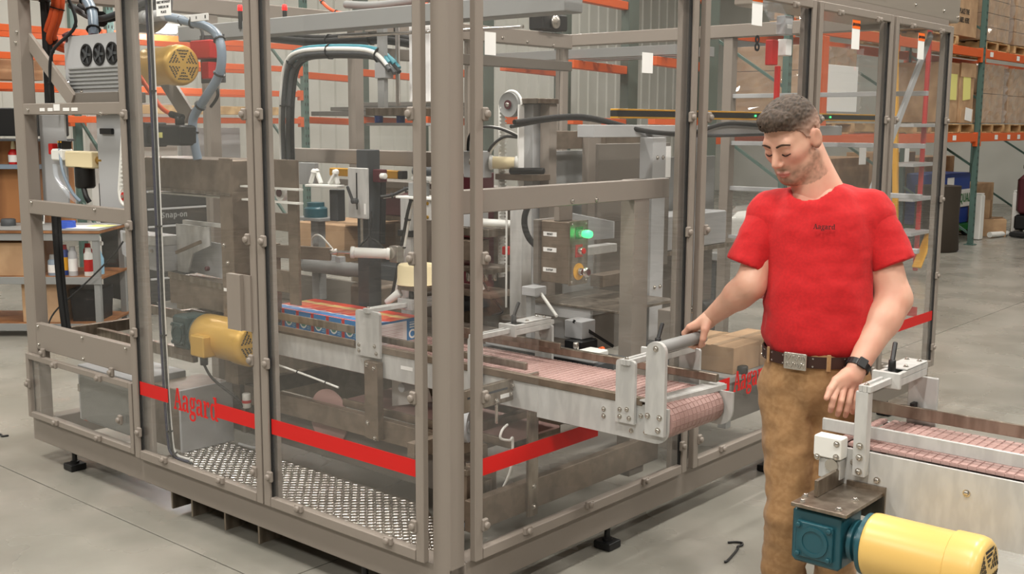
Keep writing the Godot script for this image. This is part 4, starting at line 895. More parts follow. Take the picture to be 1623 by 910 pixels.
	# overhead cables and beams
	bundle("teal_hose_run", "teal, black and white hoses bent down from the roof of the machine", [v3(1.3, 1.5, -2.53), v3(1.3, 1.75, -2.53), v3(1.3, 1.95, -2.51), v3(1.3, 2.09, -2.46), v3(1.3, 2.14, -2.32), v3(1.3, 2.135, -1.95), v3(1.3, 2.11, -1.75), v3(1.3, 2.04, -1.65)], 0.013, [M.teal, M.teal, M.teal, M.white, M.dark_grey, M.dark_grey, M.rubber], 0.026, 9)
	bundle("overhead_black_cables", "black cables slung across the machine under the roof", [v3(1.5, 2.27, -2.95), v3(1.5, 2.225, -2.5), v3(1.5, 2.22, -2.2), v3(1.5, 2.215, -1.95), v3(1.5, 2.18, -1.7)], 0.014, [M.rubber, M.rubber, M.rubber, M.dark_grey], 0.02, 8)
	bundle("overhead_orange_cable", "single orange cable looping under the machine roof", [v3(1.2, 2.5, -2.15), v3(1.2, 2.4, -2.09), v3(1.2, 2.34, -2.0), v3(1.2, 2.318, -1.88), v3(1.2, 2.316, -1.6), v3(1.2, 2.325, -1.3)], 0.009, [M.cord_orange], 0.0, 7)
	bundle("overhead_grey_duct", "grey duct running along the orange cable", [v3(1.25, 2.37, -1.95), v3(1.25, 2.35, -1.7), v3(1.25, 2.36, -1.3)], 0.02, [M.grey], 0.0, 0)
	o = unit("vertical_slide", "vertical slide with a bright white cover beside the corner post", "linear slide", [["cover", bx(v3(1.38, 1.87, -1.62), v3(1.5, 2.29, -1.47), 0.004), mat("bright_white", Color(0.95, 0.95, 0.95), 0.4)], ["rail", MB.new().cyl(v3(1.34, 1.85, -1.66), v3(1.34, 2.3, -1.66), 0.012, -1, 12), M.chrome], ["rack", bx(v3(1.28, 1.8, -1.75), v3(1.31, 2.28, -1.7), 0.002), M.grey], ["carriage", bx(v3(1.27, 1.99, -1.76), v3(1.33, 2.07, -1.68), 0.003), M.pale_grey], ["plate", bx(v3(1.24, 1.8, -1.8), v3(1.5, 1.84, -1.45), 0.003), st], ["lower_plate", bx(v3(1.24, 1.75, -1.8), v3(1.5, 1.765, -1.45), 0.003), M.pale_grey], ["blue_spring", MB.new().cyl(v3(1.26, 1.765, -1.72), v3(1.26, 1.8, -1.72), 0.022, -1, 14).cyl(v3(1.3, 1.765, -1.6), v3(1.3, 1.8, -1.6), 0.022, -1, 14), M.blue]])
	unit("carriage_beam", "heavy taupe beam crossing the machine at eye height", "beam", [["beam", bx(v3(1.6, 1.53, -2.9), v3(1.7, 1.612, -1.6), 0.005), M.paint], ["hanger", bx(v3(1.55, 1.4, -2.75), v3(1.58, 1.53, -2.6), 0.003), M.pale_grey]])
	unit("yellow_light_guard", "yellow safety light guard bar under the taupe beam", "light curtain", [["bar", bx(v3(1.49, 1.465, -2.4), v3(1.53, 1.51, -1.83), 0.006), M.yellow], ["cap", bx(v3(1.49, 1.465, -1.83), v3(1.53, 1.51, -1.79), 0.004), M.black]])
	unit("gantry_beam", "grey gantry beam running along the roof over the conveyor", "beam", [["beam", bx(v3(0.86, 2.2, -2.9), v3(0.98, 2.28, -0.2), 0.005), M.grey], ["rod", MB.new().cyl(v3(0.9, 2.17, -1.6), v3(1.2, 2.19, -0.7), 0.008, -1, 10), M.chrome]])
	o = unit("cross_gantry", "wide grey roof girder with a motor at its end", "beam", [["girder", bx(v3(1.4, 2.24, -1.98), v3(3.1, 2.33, -1.9), 0.005), M.paint], ["ledge", bx(v3(1.4, 2.1, -1.96), v3(3.1, 2.16, -1.9), 0.004), M.paint_dark], ["motor", bx(v3(2.75, 2.34, -1.98), v3(3.0, 2.44, -1.86), 0.01), M.black], ["motor_face", MB.new().cyl(v3(2.86, 2.39, -1.86), v3(2.86, 2.39, -1.84), 0.04, -1, 20, 0.003), M.bolt]])
	bolts(o, [v3(2.2, 2.28, -1.9), v3(2.42, 2.27, -1.9), v3(2.65, 2.26, -1.9), v3(2.9, 2.25, -1.9)], v3(0, 0, 1))
	# --- behind the operator door
	o = unit("belt_mast", "upright mast with white toothed belt round a grey pulley behind the operator door", "drive belt", [
		["mast", bx(v3(1.56, 0.9, -1.02), v3(1.63, 1.86, -0.94), 0.004), M.pale_grey], ["head_plate", bx(v3(1.5, 1.86, -1.04), v3(1.66, 1.885, -0.86), 0.003), st], ["back_post", bx(v3(1.6, 0.9, -0.93), v3(1.66, 1.86, -0.87), 0.003), M.paint],
		["pulley", pulley(v3(1.5, 1.855, -1.03), v3(1, 0, 0), 0.06, 0.045), M.grey], ["hub", MB.new().cyl(v3(1.478, 1.855, -1.03), v3(1.472, 1.855, -1.03), 0.022, -1, 18), M.maroon], ["axle", MB.new().cyl(v3(1.6, 1.855, -1.03), v3(1.466, 1.855, -1.03), 0.011, -1, 12, 0.002), M.bolt],
		["smooth_belt", bx(v3(1.48, 1.0, -0.972), v3(1.522, 1.855, -0.964), 0.001), mat("belt_bright", Color(0.96, 0.96, 0.95), 0.45)], ["toothed_belt", bx(v3(1.48, 1.0, -1.096), v3(1.522, 1.855, -1.088), 0.001), M.belt_white], ["cross_clamp", bx(v3(1.46, 1.49, -1.1), v3(1.6, 1.52, -0.86), 0.003), sd], ["grip", MB.new().cyl(v3(1.46, 1.535, -1.0), v3(1.5, 1.54, -0.82), 0.016, -1, 14, 0.003), M.black]])
	for k in 46:
		part(o, "tooth", MB.new().box(v3(1.501, 1.84 - k * 0.0182, -1.083), v3(0.042, 0.008, 0.009)), M.belt_white)
	var arc := []
	for k in 13: arc.append(v3(1.501, 1.855 + sin(PI * k / 12.0) * 0.066, -1.03 + cos(PI * k / 12.0) * 0.066))
	part(o, "belt_wrap", MB.new().tube(arc, 0.007, 6), M.belt_bright)
	bundle("braided_cable", "black and white braided cable arched beside the toothed belt", [v3(1.38, 1.62, -1.2), v3(1.38, 1.7, -1.19), v3(1.4, 1.745, -1.14), v3(1.44, 1.74, -1.05), v3(1.5, 1.7, -0.98), v3(1.46, 1.7, -1.03), v3(1.43, 1.66, -1.08), v3(1.42, 1.6, -1.12)], 0.007, [M.white, M.black], 0.005, 0)
	o = thing("air_cylinder", "cream air cylinder lying behind the toothed belt", "air cylinder")
	air_cylinder(o, v3(1.42, 1.575, -1.1), v3(1.5, 1.572, -0.98), 0.03, M.cream)
	part(o, "bracket", bx(v3(1.36, 1.5, -1.22), v3(1.44, 1.63, -1.1), 0.004), M.pale_grey)
	unit("square_column", "pale aluminium square column beside the control station", "machine column", [["column", bx(v3(1.285, 0.85, -0.85), v3(1.36, 1.45, -0.775), 0.004), al], ["base", bx(v3(1.26, 0.84, -0.88), v3(1.4, 0.86, -0.74), 0.003), sd], ["wire", MB.new().tube([v3(1.275, 0.9, -0.86), v3(1.275, 1.4, -0.86)], 0.005), M.white]])
	control_station()
	o = unit("work_table", "clear-coated steel table with back plates behind the operator post", "machine table", [["top", bx(v3(1.45, 0.905, -0.86), v3(1.95, 0.918, -0.34), 0.003), st], ["leg", bx(v3(1.5, 0.45, -0.75), v3(1.56, 0.905, -0.69), 0.003), M.pale_grey], ["leg", bx(v3(1.72, 0.45, -0.5), v3(1.78, 0.905, -0.44), 0.003), M.pale_grey], ["back_plate", bx(v3(1.7, 0.918, -0.86), v3(1.95, 1.28, -0.85), 0.002), M.grey], ["channel", bx(v3(1.42, 1.15, -0.62), v3(1.75, 1.19, -0.56), 0.003), al], ["angle_plate", zplate(1.7, 1.71, [[-0.84, 1.18], [-0.55, 1.22], [-0.55, 1.3], [-0.84, 1.33]]), M.pale_grey], ["stop_block", bx(v3(1.72, 0.97, -0.7), v3(1.95, 1.03, -0.62), 0.003), sd], ["apron", bx(v3(1.46, 0.85, -0.84), v3(1.48, 0.905, -0.5), 0.002), M.pale_grey]])
	unit("tool_plate", "tall grey tool plates standing behind the cross beam", "machine plate", [["plate", bx(v3(2.38, 1.615, -1.62), v3(3.07, 1.722, -1.6), 0.003), sd], ["arm", bx(v3(3.07, 1.63, -1.62), v3(3.5, 1.70, -1.6), 0.003), sd], ["post", bx(v3(2.82, 1.0, -1.6), v3(2.95, 1.8, -1.55), 0.004), M.paint], ["big_plate", bx(v3(2.4, 0.9, -1.75), v3(3.5, 1.6, -1.73), 0.003), M.grey], ["post", bx(v3(2.4, 0.9, -1.7), v3(2.47, 1.62, -1.62), 0.003), M.pale_grey]])
	o = unit("pick_unit", "cluttered pick-and-place tool head with clamps behind the operator door", "tool head", [["base", bx(v3(1.3, 1.22, -1.3), v3(1.48, 1.26, -1.0), 0.003), st], ["block", bx(v3(1.32, 1.26, -1.28), v3(1.46, 1.36, -1.14), 0.004), M.pale_grey], ["roller", MB.new().cyl(v3(1.3, 1.29, -1.1), v3(1.42, 1.28, -0.96), 0.02, -1, 16), M.white], ["gripper", bx(v3(1.28, 1.1, -1.25), v3(1.4, 1.2, -1.08), 0.004), sd], ["red_block", bx(v3(1.4, 1.13, -1.0), v3(1.44, 1.17, -0.96), 0.003), M.red], ["arm", bx(v3(1.26, 1.05, -1.3), v3(1.45, 1.075, -0.95), 0.003), st], ["plug", MB.new().cyl(v3(1.3, 1.03, -1.06), v3(1.31, 0.96, -1.05), 0.006, 0.018, 12, 0.003), M.white], ["plug_cable", MB.new().tube(curve([v3(1.31, 1.0, -1.04), v3(1.34, 0.92, -1.0), v3(1.36, 0.86, -0.96), v3(1.33, 0.84, -1.0)]), 0.006), M.rubber], ["backing", bx(v3(1.5, 0.85, -1.5), v3(1.88, 1.5, -1.48), 0.003), M.maroon], ["lower_arm", bx(v3(1.26, 0.93, -1.3), v3(1.45, 0.955, -0.95), 0.003), sd]])
	for k in 4:
		part(o, "valve", MB.new().cyl(v3(1.29 + k * 0.03, 1.0, -1.12 + k * 0.03), v3(1.29 + k * 0.03, 1.05, -1.12 + k * 0.03), 0.012, -1, 12, 0.002), M.bolt)
	bundle("coiled_conduit", "black conduit curving behind the control station", [v3(1.2, 1.46, -0.62), v3(1.17, 1.35, -0.66), v3(1.18, 1.25, -0.64), v3(1.22, 1.18, -0.56)], 0.014, [M.rubber], 0.0, 0)
	unit("gripper_base", "dark gripper base with white air fittings beyond the infeed belt", "gripper", [["slab", bx(v3(0.96, 0.74, -0.75), v3(1.2, 0.78, -0.1), 0.003), M.dark_grey], ["rail", bx(v3(0.95, 0.79, -0.7), v3(1.0, 0.81, -0.1), 0.003), M.pale_grey], ["block", bx(v3(1.2, 0.82, -0.45), v3(1.3, 0.9, -0.35), 0.004), M.pale_grey], ["sensor", bx(v3(1.16, 0.77, -0.42), v3(1.28, 0.82, -0.32), 0.006), M.black], ["fitting", bx(v3(1.05, 0.78, -0.28), v3(1.17, 0.805, -0.18), 0.006), M.white], ["orange_ring", MB.new().cyl(v3(1.16, 0.8, -0.22), v3(1.18, 0.8, -0.22), 0.012, -1, 12), M.orange], ["coupling", MB.new().cyl(v3(1.04, 0.805, -0.26), v3(1.04, 0.845, -0.26), 0.012, -1, 12, 0.002), M.bolt], ["strut", MB.new().bar(v3(1.2, 0.9, -0.4), v3(1.34, 0.78, -0.28), 0.012, 0.014), M.black]])
	unit("rod_bracket", "slanted white rod on a small block beyond the guide clamp", "bracket", [["block", bx(v3(1.02, 1.02, -0.55), v3(1.1, 1.06, -0.47), 0.004), M.pale_grey], ["rod", MB.new().cyl(v3(1.06, 1.03, -0.47), v3(1.02, 0.95, -0.35), 0.007, -1, 10), M.white], ["post", bx(v3(1.04, 0.74, -0.54), v3(1.07, 1.02, -0.51), 0.002), M.grey]])
	# under the infeed, behind the operator door
	unit("clamp_block", "steel clamp block with bolts in the lower corner behind the operator door", "machine block", [["block", bx(v3(0.3, 0.23, -0.34), v3(0.47, 0.45, -0.2), 0.004), sd], ["cap", bx(v3(0.29, 0.45, -0.35), v3(0.48, 0.475, -0.19), 0.003), st], ["lug", bx(v3(0.36, 0.36, -0.2), v3(0.41, 0.42, -0.17), 0.003), st], ["bolt", MB.new().cyl(v3(0.42, 0.475, -0.23), v3(0.42, 0.487, -0.23), 0.012, -1, 6).cyl(v3(0.34, 0.475, -0.23), v3(0.34, 0.487, -0.23), 0.012, -1, 6), M.bolt]])
	bundle("limit_wire", "white wire looping down from the conveyor carrier", [v3(0.45, 0.63, -0.13), v3(0.41, 0.62, -0.12), v3(0.4, 0.59, -0.12), v3(0.44, 0.575, -0.11), v3(0.47, 0.57, -0.12), v3(0.47, 0.45, -0.13), v3(0.45, 0.36, -0.16)], 0.005, [M.white], 0.0, 0)
	bundle("spiral_hose", "blue-grey spiral hose lying low in the corner", [v3(0.2, 0.27, -0.16), v3(0.3, 0.25, -0.22), v3(0.45, 0.262, -0.2), v3(0.55, 0.3, -0.2)], 0.016, [M.hose_blue], 0.0, 2)
	unit("sheave", "white sheave wheel under the conveyor carrier", "wheel", [["wheel", pulley(v3(0.4, 0.6, -0.3), v3(0.5, 0, 0.866), 0.06, 0.03), M.pale_grey], ["hanger", bx(v3(0.38, 0.62, -0.36), v3(0.42, 0.7, -0.33), 0.002), st], ["beam", bx(v3(0.2, 0.5, -0.42), v3(0.95, 0.56, -0.38), 0.003), sd]])
	unit("rear_beam", "brown lower rear beam beyond the operator door", "beam", [["beam", bx(v3(0.8, 0.2, -1.0), v3(3.4, 0.36, -0.94), 0.004), M.paint], ["post", bx(v3(0.95, 0.23, -0.9), v3(1.02, 0.72, -0.84), 0.003), sd], ["post", bx(v3(1.75, 0.23, -0.9), v3(1.82, 0.9, -0.84), 0.003), st], ["foot", MB.new().lathe(v3(0.95, 0.0, -0.7), Vector3.UP, [Vector2(0, 0), Vector2(0.05, 0), Vector2(0.05, 0.02), Vector2(0.015, 0.03), Vector2(0.015, 0.2)], 16), M.black]])
	# far half of the machine
	unit("light_curtain", "black safety light curtain with yellow edges and green lamps along the far doors", "light curtain", [["body", bx(v3(1.45, 1.797, -0.4), v3(4.36, 1.824, -0.36), 0.002), M.black], ["edge", bx(v3(1.45, 1.824, -0.4), v3(4.36, 1.832, -0.355), 0.002), M.yellow], ["edge", bx(v3(1.45, 1.789, -0.4), v3(4.36, 1.797, -0.355), 0.002), M.yellow], ["lamp", MB.new().box(v3(3.0, 1.811, -0.358), v3(0.012, 0.01, 0.006)).box(v3(3.3, 1.811, -0.358), v3(0.012, 0.01, 0.006)).box(v3(3.6, 1.811, -0.358), v3(0.012, 0.01, 0.006)).box(v3(2.7, 1.811, -0.358), v3(0.012, 0.01, 0.006)), M.green_glow]])
	unit("cable_tray", "silver cable tray with sagging black cables across the far doors", "cable tray", [["tray", bx(v3(1.6, 1.70, -0.7), v3(4.3, 1.76, -0.6), 0.003), M.pale_grey], ["cable", MB.new().tube(curve([v3(1.2, 1.77, -0.75), v3(1.7, 1.8, -0.75), v3(2.0, 1.73, -0.58), v3(2.4, 1.72, -0.57), v3(2.8, 1.77, -0.58), v3(3.4, 1.75, -0.58)]), 0.012), M.rubber], ["cable", MB.new().tube(curve([v3(1.2, 1.75, -0.77), v3(1.7, 1.79, -0.77), v3(2.1, 1.72, -0.58), v3(2.6, 1.705, -0.57), v3(3.2, 1.71, -0.58)]), 0.009), M.dark_grey]])
	o = unit("discharge_gantry", "pale upright of the discharge frame behind the lettered far door", "machine frame", [["upright", bx(v3(1.98, 0.5, -0.6), v3(2.1, 1.7, -0.52), 0.004), M.pale_grey], ["upright", bx(v3(2.9, 0.5, -0.9), v3(2.95, 1.7, -0.85), 0.004), M.pale_grey], ["dark_panel", bx(v3(2.15, 0.95, -1.0), v3(2.85, 1.66, -0.98), 0.004), M.paint_dark], ["paper", bx(v3(2.55, 1.46, -0.98), v3(2.85, 1.64, -0.975)), M.label_white], ["column_low", bx(v3(1.72, 0.23, -0.3), v3(1.83, 0.9, -0.2), 0.004), M.paint], ["motor_box", bx(v3(1.62, 0.62, -0.34), v3(1.72, 0.75, -0.22), 0.006), M.dark_grey], ["roller", MB.new().cyl(v3(1.85, 0.86, -0.3), v3(2.1, 0.86, -0.3), 0.018, -1, 14), M.chrome], ["motor", MB.new().cyl(v3(2.1, 0.86, -0.3), v3(2.2, 0.86, -0.3), 0.035, -1, 16, 0.004), M.black]])
	bolts(o, [v3(2.02, 1.6, -0.52), v3(2.07, 1.6, -0.52), v3(2.02, 0.95, -0.52), v3(2.07, 0.95, -0.52)], v3(0, 0, 1))
	unit("bagged_pallet", "white plastic-bagged load on a cart beyond the lettered far door", "cart", [["load", MB.new().box(v3(5.6, 0.95, -1.6), v3(1.0, 0.35, 0.8), 0.12), M.stretch_wrap], ["core", MB.new().box(v3(5.6, 0.93, -1.6), v3(0.9, 0.3, 0.7), 0.08), M.white], ["deck", bx(v3(5.0, 0.7, -2.0), v3(6.2, 0.76, -1.2), 0.006), M.grey], ["post", bx(v3(5.05, 0.1, -1.25), v3(5.1, 0.7, -1.2)).span(v3(6.1, 0.1, -1.25), v3(6.15, 0.7, -1.2)).span(v3(5.05, 0.1, -2.0), v3(5.1, 0.7, -1.95)).span(v3(6.1, 0.1, -2.0), v3(6.15, 0.7, -1.95)), M.dark_grey], ["wheel", MB.new().cyl(v3(5.05, 0.06, -1.22), v3(5.1, 0.06, -1.22), 0.06, -1, 14).cyl(v3(6.1, 0.06, -1.22), v3(6.15, 0.06, -1.22), 0.06, -1, 14).cyl(v3(5.05, 0.06, -1.98), v3(5.1, 0.06, -1.98), 0.06, -1, 14).cyl(v3(6.1, 0.06, -1.98), v3(6.15, 0.06, -1.98), 0.06, -1, 14), M.rubber]])
	# packed cases on the discharge
	var kinds := [["nearest the worker's elbow at the front corner", 2.42, -0.32, 0.0], ["at the front beside the corner case", 2.70, -0.32, 0.0], ["second row behind the corner case", 2.42, -0.56, -0.02], ["second row next along", 2.70, -0.56, -0.02], ["third row at the back", 2.42, -0.80, -0.02], ["third row at the back next along", 2.70, -0.80, -0.02]]
	for k in kinds:
		o = thing("shipping_case", "brown cardboard case on the discharge, " + k[0], "cardboard box", v3(k[1], 0.5 + k[3] * 0.0, k[2]), 0.0, "cases on the discharge table")
		part(o, "case", MB.new().box(v3(0, 0.07 + k[3], 0), v3(0.27, 0.14 + k[3] * 2.0, 0.23), 0.004), M.card)
		part(o, "tape", MB.new().box(v3(0, 0.1405 + k[3] * 2.0, 0), v3(0.268, 0.001, 0.04)), M.packing_tape)
	unit("discharge_table", "grey discharge table carrying brown cases behind the red lettering", "machine table", [["top", bx(v3(2.2, 0.47, -0.95), v3(2.95, 0.5, -0.18), 0.004), M.grey], ["leg", bx(v3(2.22, 0.23, -0.25), v3(2.27, 0.47, -0.2)), M.grey], ["leg", bx(v3(2.86, 0.23, -0.25), v3(2.91, 0.47, -0.2)), M.grey], ["panel", bx(v3(2.28, 0.25, -0.24), v3(2.85, 0.47, -0.22), 0.002), M.paint_dark], ["valve", MB.new().cyl(v3(2.35, 0.5, -0.19), v3(2.35, 0.54, -0.19), 0.03, -1, 14, 0.004), M.black]])
	unit("interlock_switch", "red and white safety interlock switch in the top corner of the lettered far door", "switch box", [["red_box", bx(v3(2.3, 2.05, -0.1), v3(2.36, 2.17, -0.06), 0.004), M.red], ["white_box", bx(v3(2.42, 2.1, -0.1), v3(2.48, 2.18, -0.05), 0.004), M.label_white], ["grey_box", bx(v3(2.4, 2.2, -0.1), v3(2.48, 2.29, -0.05), 0.004), M.pale_grey], ["label", bx(v3(2.42, 2.23, -0.05), v3(2.47, 2.25, -0.0495)), M.label_white], ["strap", bx(v3(2.4, 1.85, -0.1), v3(2.43, 2.05, -0.08)), M.red], ["bag", MB.new().bar(v3(2.3, 2.38, -0.1), v3(2.4, 2.26, -0.08), 0.08, 0.08, 0.02), M.clear_plastic]])
	unit("diagonal_brace", "pale diagonal brace across the last far door", "brace", [["brace", MB.new().bar(v3(4.42, 2.33, -0.1), v3(3.62, 1.36, -0.1), 0.02, 0.05, 0.003), M.pale_grey]])
	# end guard at the far end of the machine
	o = thing("end_guard", "clear end guard with a red stripe closing the far end of the machine", "guard panel")
	part(o, "pane", bx(v3(4.452, 0.24, -1.5), v3(4.458, 2.36, -0.1), 0.0), M.pane)
	part(o, "stripe", bx(v3(4.4585, 0.535, -1.5), v3(4.4595, 0.597, -0.1), 0.0), M.stripe_red)
	for y in [0.95, 1.3, 1.62, 1.95]:
		part(o, "rail", bx(v3(4.4, y, -1.5), v3(4.44, y + 0.03, -0.1), 0.002), M.pale_grey)
	o = thing("rear_guard", "clear rear guard panels on the back of the machine frame", "guard panel")
	for q in [[0.1, 1.1], [1.175, 2.2], [2.275, 3.3], [3.375, 4.37]]:
		part(o, "pane", bx(v3(q[0], 0.24, -3.02), v3(q[1], 2.36, -3.014), 0.0), M.pane)

func control_station() -> void:
	var o := thing("control_station", "stainless push-button station with green, red and yellow emergency buttons", "control box")
	part(o, "box", bx(v3(0.92, 1.11, -0.36), v3(1.035, 1.366, -0.21), 0.004), M.steel_dark)
	part(o, "back_box", bx(v3(0.905, 1.1, -0.39), v3(1.04, 1.37, -0.36), 0.004), M.paint_dark)
	part(o, "hanger", bx(v3(0.93, 1.366, -0.3), v3(1.02, 1.46, -0.27), 0.003), M.paint)
	part(o, "face_plate", bx(v3(0.916, 1.105, -0.21), v3(1.04, 1.37, -0.203), 0.002), M.steel)
	bolts(o, [v3(0.93, 1.357, -0.203), v3(1.025, 1.357, -0.203), v3(0.93, 1.12, -0.203), v3(1.025, 1.12, -0.203)], v3(0, 0, 1), 0.6)
	var row := 0
	for y in [1.312, 1.247, 1.163]:
		var l := part(o, "legend_label", bx(v3(0.9185, y - 0.009, -0.345), v3(0.9202, y + 0.009, -0.275), 0.0), M.label_white)
		text(l, "lettering", ["RESET", "STOP", "E-STOP"][row], 0.011, M.ink, Transform3D(facing(v3(-1, 0, 0)), v3(0.918, y, -0.31)))
		row += 1
	var z := -0.203
	part(o, "green_plate", bx(v3(0.955, 1.295, z), v3(1.0, 1.345, z + 0.002), 0.0), mat("legend_green", Color(0.08, 0.4, 0.15), 0.5))
	part(o, "red_plate", bx(v3(0.953, 1.22, z), v3(1.0, 1.272, z + 0.002), 0.0), M.red)
	part(o, "yellow_ring", MB.new().lathe(v3(0.975, 1.16, z), v3(0, 0, 1), [Vector2(0.035, 0), Vector2(0.035, 0.003), Vector2(0.014, 0.003)], 28), M.yellow)
	for y in [1.318, 1.247, 1.16]:
		part(o, "bezel", MB.new().lathe(v3(0.977, y, z + 0.002), v3(0, 0, 1), [Vector2(0.016, 0), Vector2(0.016, 0.014), Vector2(0.012, 0.02), Vector2(0.012, 0.02)], 20), M.chrome)
	var g := part(o, "lit_green_lens", MB.new().lathe(v3(0.977, 1.318, z + 0.02), v3(0, 0, 1), [Vector2(0.012, 0), Vector2(0.016, 0.012), Vector2(0.017, 0.03), Vector2(0.013, 0.042), Vector2(0, 0.046)], 20), M.green_glow)
	g.set_meta("label", "lit green button lens")
	var l := OmniLight3D.new()
	l.name = "button_glow"; l.light_color = Color(0.3, 1.0, 0.55); l.light_energy = 0.0015; l.light_size = 0.012; l.omni_range = 5.0; l.omni_attenuation = 2.0; l.shadow_enabled = true
	l.position = v3(0.977, 1.318, z + 0.045)
	o.add_child(l)
	part(o, "red_button", MB.new().lathe(v3(0.977, 1.247, z + 0.016), v3(0, 0, 1), [Vector2(0.011, 0), Vector2(0.0125, 0.01), Vector2(0.011, 0.013), Vector2(0, 0.014)], 20), M.red)
	part(o, "stop_stem", MB.new().cyl(v3(0.977, 1.16, z + 0.018), v3(0.977, 1.16, z + 0.035), 0.012, 0.014, 18), M.maroon)
	part(o, "stop_mushroom", MB.new().lathe(v3(0.977, 1.16, z + 0.035), v3(0, 0, 1), [Vector2(0.014, 0), Vector2(0.022, 0.004), Vector2(0.022, 0.012), Vector2(0.017, 0.016), Vector2(0.0, 0.017)], 24), M.chrome)
	part(o, "stop_inlay", MB.new().cyl(v3(0.977, 1.16, z + 0.052), v3(0.977, 1.16, z + 0.0535), 0.012, -1, 18), M.maroon)
	# clear shield round the station
	part(o, "clear_shield", bx(v3(0.9, 1.06, -0.18), v3(1.09, 1.4, -0.176), 0.0), M.pane)

func carton_texture() -> ImageTexture:
	# print of a snack carton: red and orange flats, blue swoosh, cream panel, round mark on the side
	var im := Image.create(256, 256, false, Image.FORMAT_RGB8)
	for y in 256:
		for x in 256:
			var u := x / 256.0
			var v := y / 256.0
			var c := Color(0.78, 0.1, 0.09)
			if v < 0.5:   # top panel: u across the belt
				var w := v * 2.0
				var sw := 0.2 + 0.2 * w * w + 0.05 * sin(w * 6.0)
				if u > 0.06 and u < sw: c = Color(0.22, 0.52, 0.8)
				if absf(u - sw) < 0.02: c = Color(0.95, 0.95, 0.93)
				if w < 0.03 or w > 0.97: c = Color(0.45, 0.06, 0.06)
				if u > 0.34: c = Color(0.85, 0.22, 0.12).lerp(Color(0.93, 0.5, 0.22), clampf(1.0 - absf(u - 0.5) * 6.0, 0, 1) * (0.5 + 0.5 * sin(w * 9.0)))
				if u > 0.62 and u < 0.8: c = Color(0.9, 0.8, 0.5).lerp(Color(0.82, 0.2, 0.12), absf(u - 0.71) * 9.0 * w)
				if u < 0.05 and sin(w * 40.0) > 0.3: c = Color(0.95, 0.7, 0.65)
			elif v < 0.75:   # narrow end: blue square with a round mark and red band
				var w := (v - 0.5) * 4.0
				c = Color(0.14, 0.45, 0.68)
				if u < 0.2: c = Color(0.74, 0.1, 0.1)
				var r := Vector2((u - 0.5), (w - 0.5)).length()
				if r < 0.24: c = Color(0.93, 0.94, 0.92)
				if r < 0.17: c = Color(0.3, 0.55, 0.5)
				if u > 0.74 and u < 0.94 and w > 0.4 and w < 0.75 and fmod(w * 12.0, 1.0) > 0.5: c = Color(0.6, 0.8, 0.9)
			else:   # long side: white panel with pale print, blue end
				var w := (v - 0.75) * 4.0
				c = Color(0.85, 0.83, 0.82)
				if fmod(w * 14.0, 1.0) > 0.6 and u > 0.1 and u < 0.6 and w > 0.2 and w < 0.8: c = Color(0.76, 0.66, 0.66)
				if u > 0.68 or w < 0.12: c = Color(0.14, 0.45, 0.68)
				var r := Vector2((u - 0.8) * 2.6, w - 0.7).length()
				if r < 0.2 and r > 0.12: c = Color(0.93, 0.94, 0.92)
				if u > 0.74 and u < 0.95 and w > 0.2 and w < 0.45 and fmod(w * 9.0, 1.0) > 0.5: c = Color(0.85, 0.9, 0.93)
			im.set_pixel(x, y, c)
	return ImageTexture.create_from_image(im)

func cartons() -> void:
	var m := mat("carton_print", Color(1, 1, 1), 0.35)
	m.albedo_texture = carton_texture()
	var b := MB.new()
	var w := 0.285; var h := 0.098; var d := 0.104
	var uv := func(p: Array, n: Vector3, r: Rect2) -> void:
		var c := [Vector2(r.position.x, r.end.y), r.end, Vector2(r.end.x, r.position.y), r.position]
		b.tri(p[0], p[1], p[2], n, n, n, c[0], c[1], c[2]); b.tri(p[0], p[2], p[3], n, n, n, c[0], c[2], c[3])
	uv.call([v3(0, h, d), v3(w, h, d), v3(w, h, 0), v3(0, h, 0)], Vector3.UP, Rect2(0.01, 0.01, 0.98, 0.48))
	uv.call([v3(0, 0, 0), v3(0, 0, d), v3(0, h, d), v3(0, h, 0)], v3(-1, 0, 0), Rect2(0.01, 0.51, 0.98, 0.23))
	uv.call([v3(w, 0, d), v3(w, 0, 0), v3(w, h, 0), v3(w, h, d)], v3(1, 0, 0), Rect2(0.01, 0.51, 0.98, 0.23))
	uv.call([v3(0, 0, d), v3(w, 0, d), v3(w, h, d), v3(0, h, d)], v3(0, 0, 1), Rect2(0.01, 0.76, 0.98, 0.23))
	uv.call([v3(w, 0, 0), v3(0, 0, 0), v3(0, h, 0), v3(w, h, 0)], v3(0, 0, -1), Rect2(0.01, 0.76, 0.98, 0.23))
	uv.call([v3(0, 0, 0), v3(w, 0, 0), v3(w, 0, d), v3(0, 0, d)], v3(0, -1, 0), Rect2(0.01, 0.76, 0.3, 0.05))
	var mesh := b.mesh()
	for i in 7:
		var o := inst("food_carton", mesh, m, null, Transform3D(Basis(), v3(0.52, 0.8085, -1.06 - i * 0.1065)))
		var ord: String = ["first", "second", "third", "fourth", "fifth", "sixth", "seventh", "eighth", "ninth"][i]
		tag(o, "red and blue printed food carton, %s of the row counted from the bracket end" % ord, "carton", "food cartons on the infeed belt")

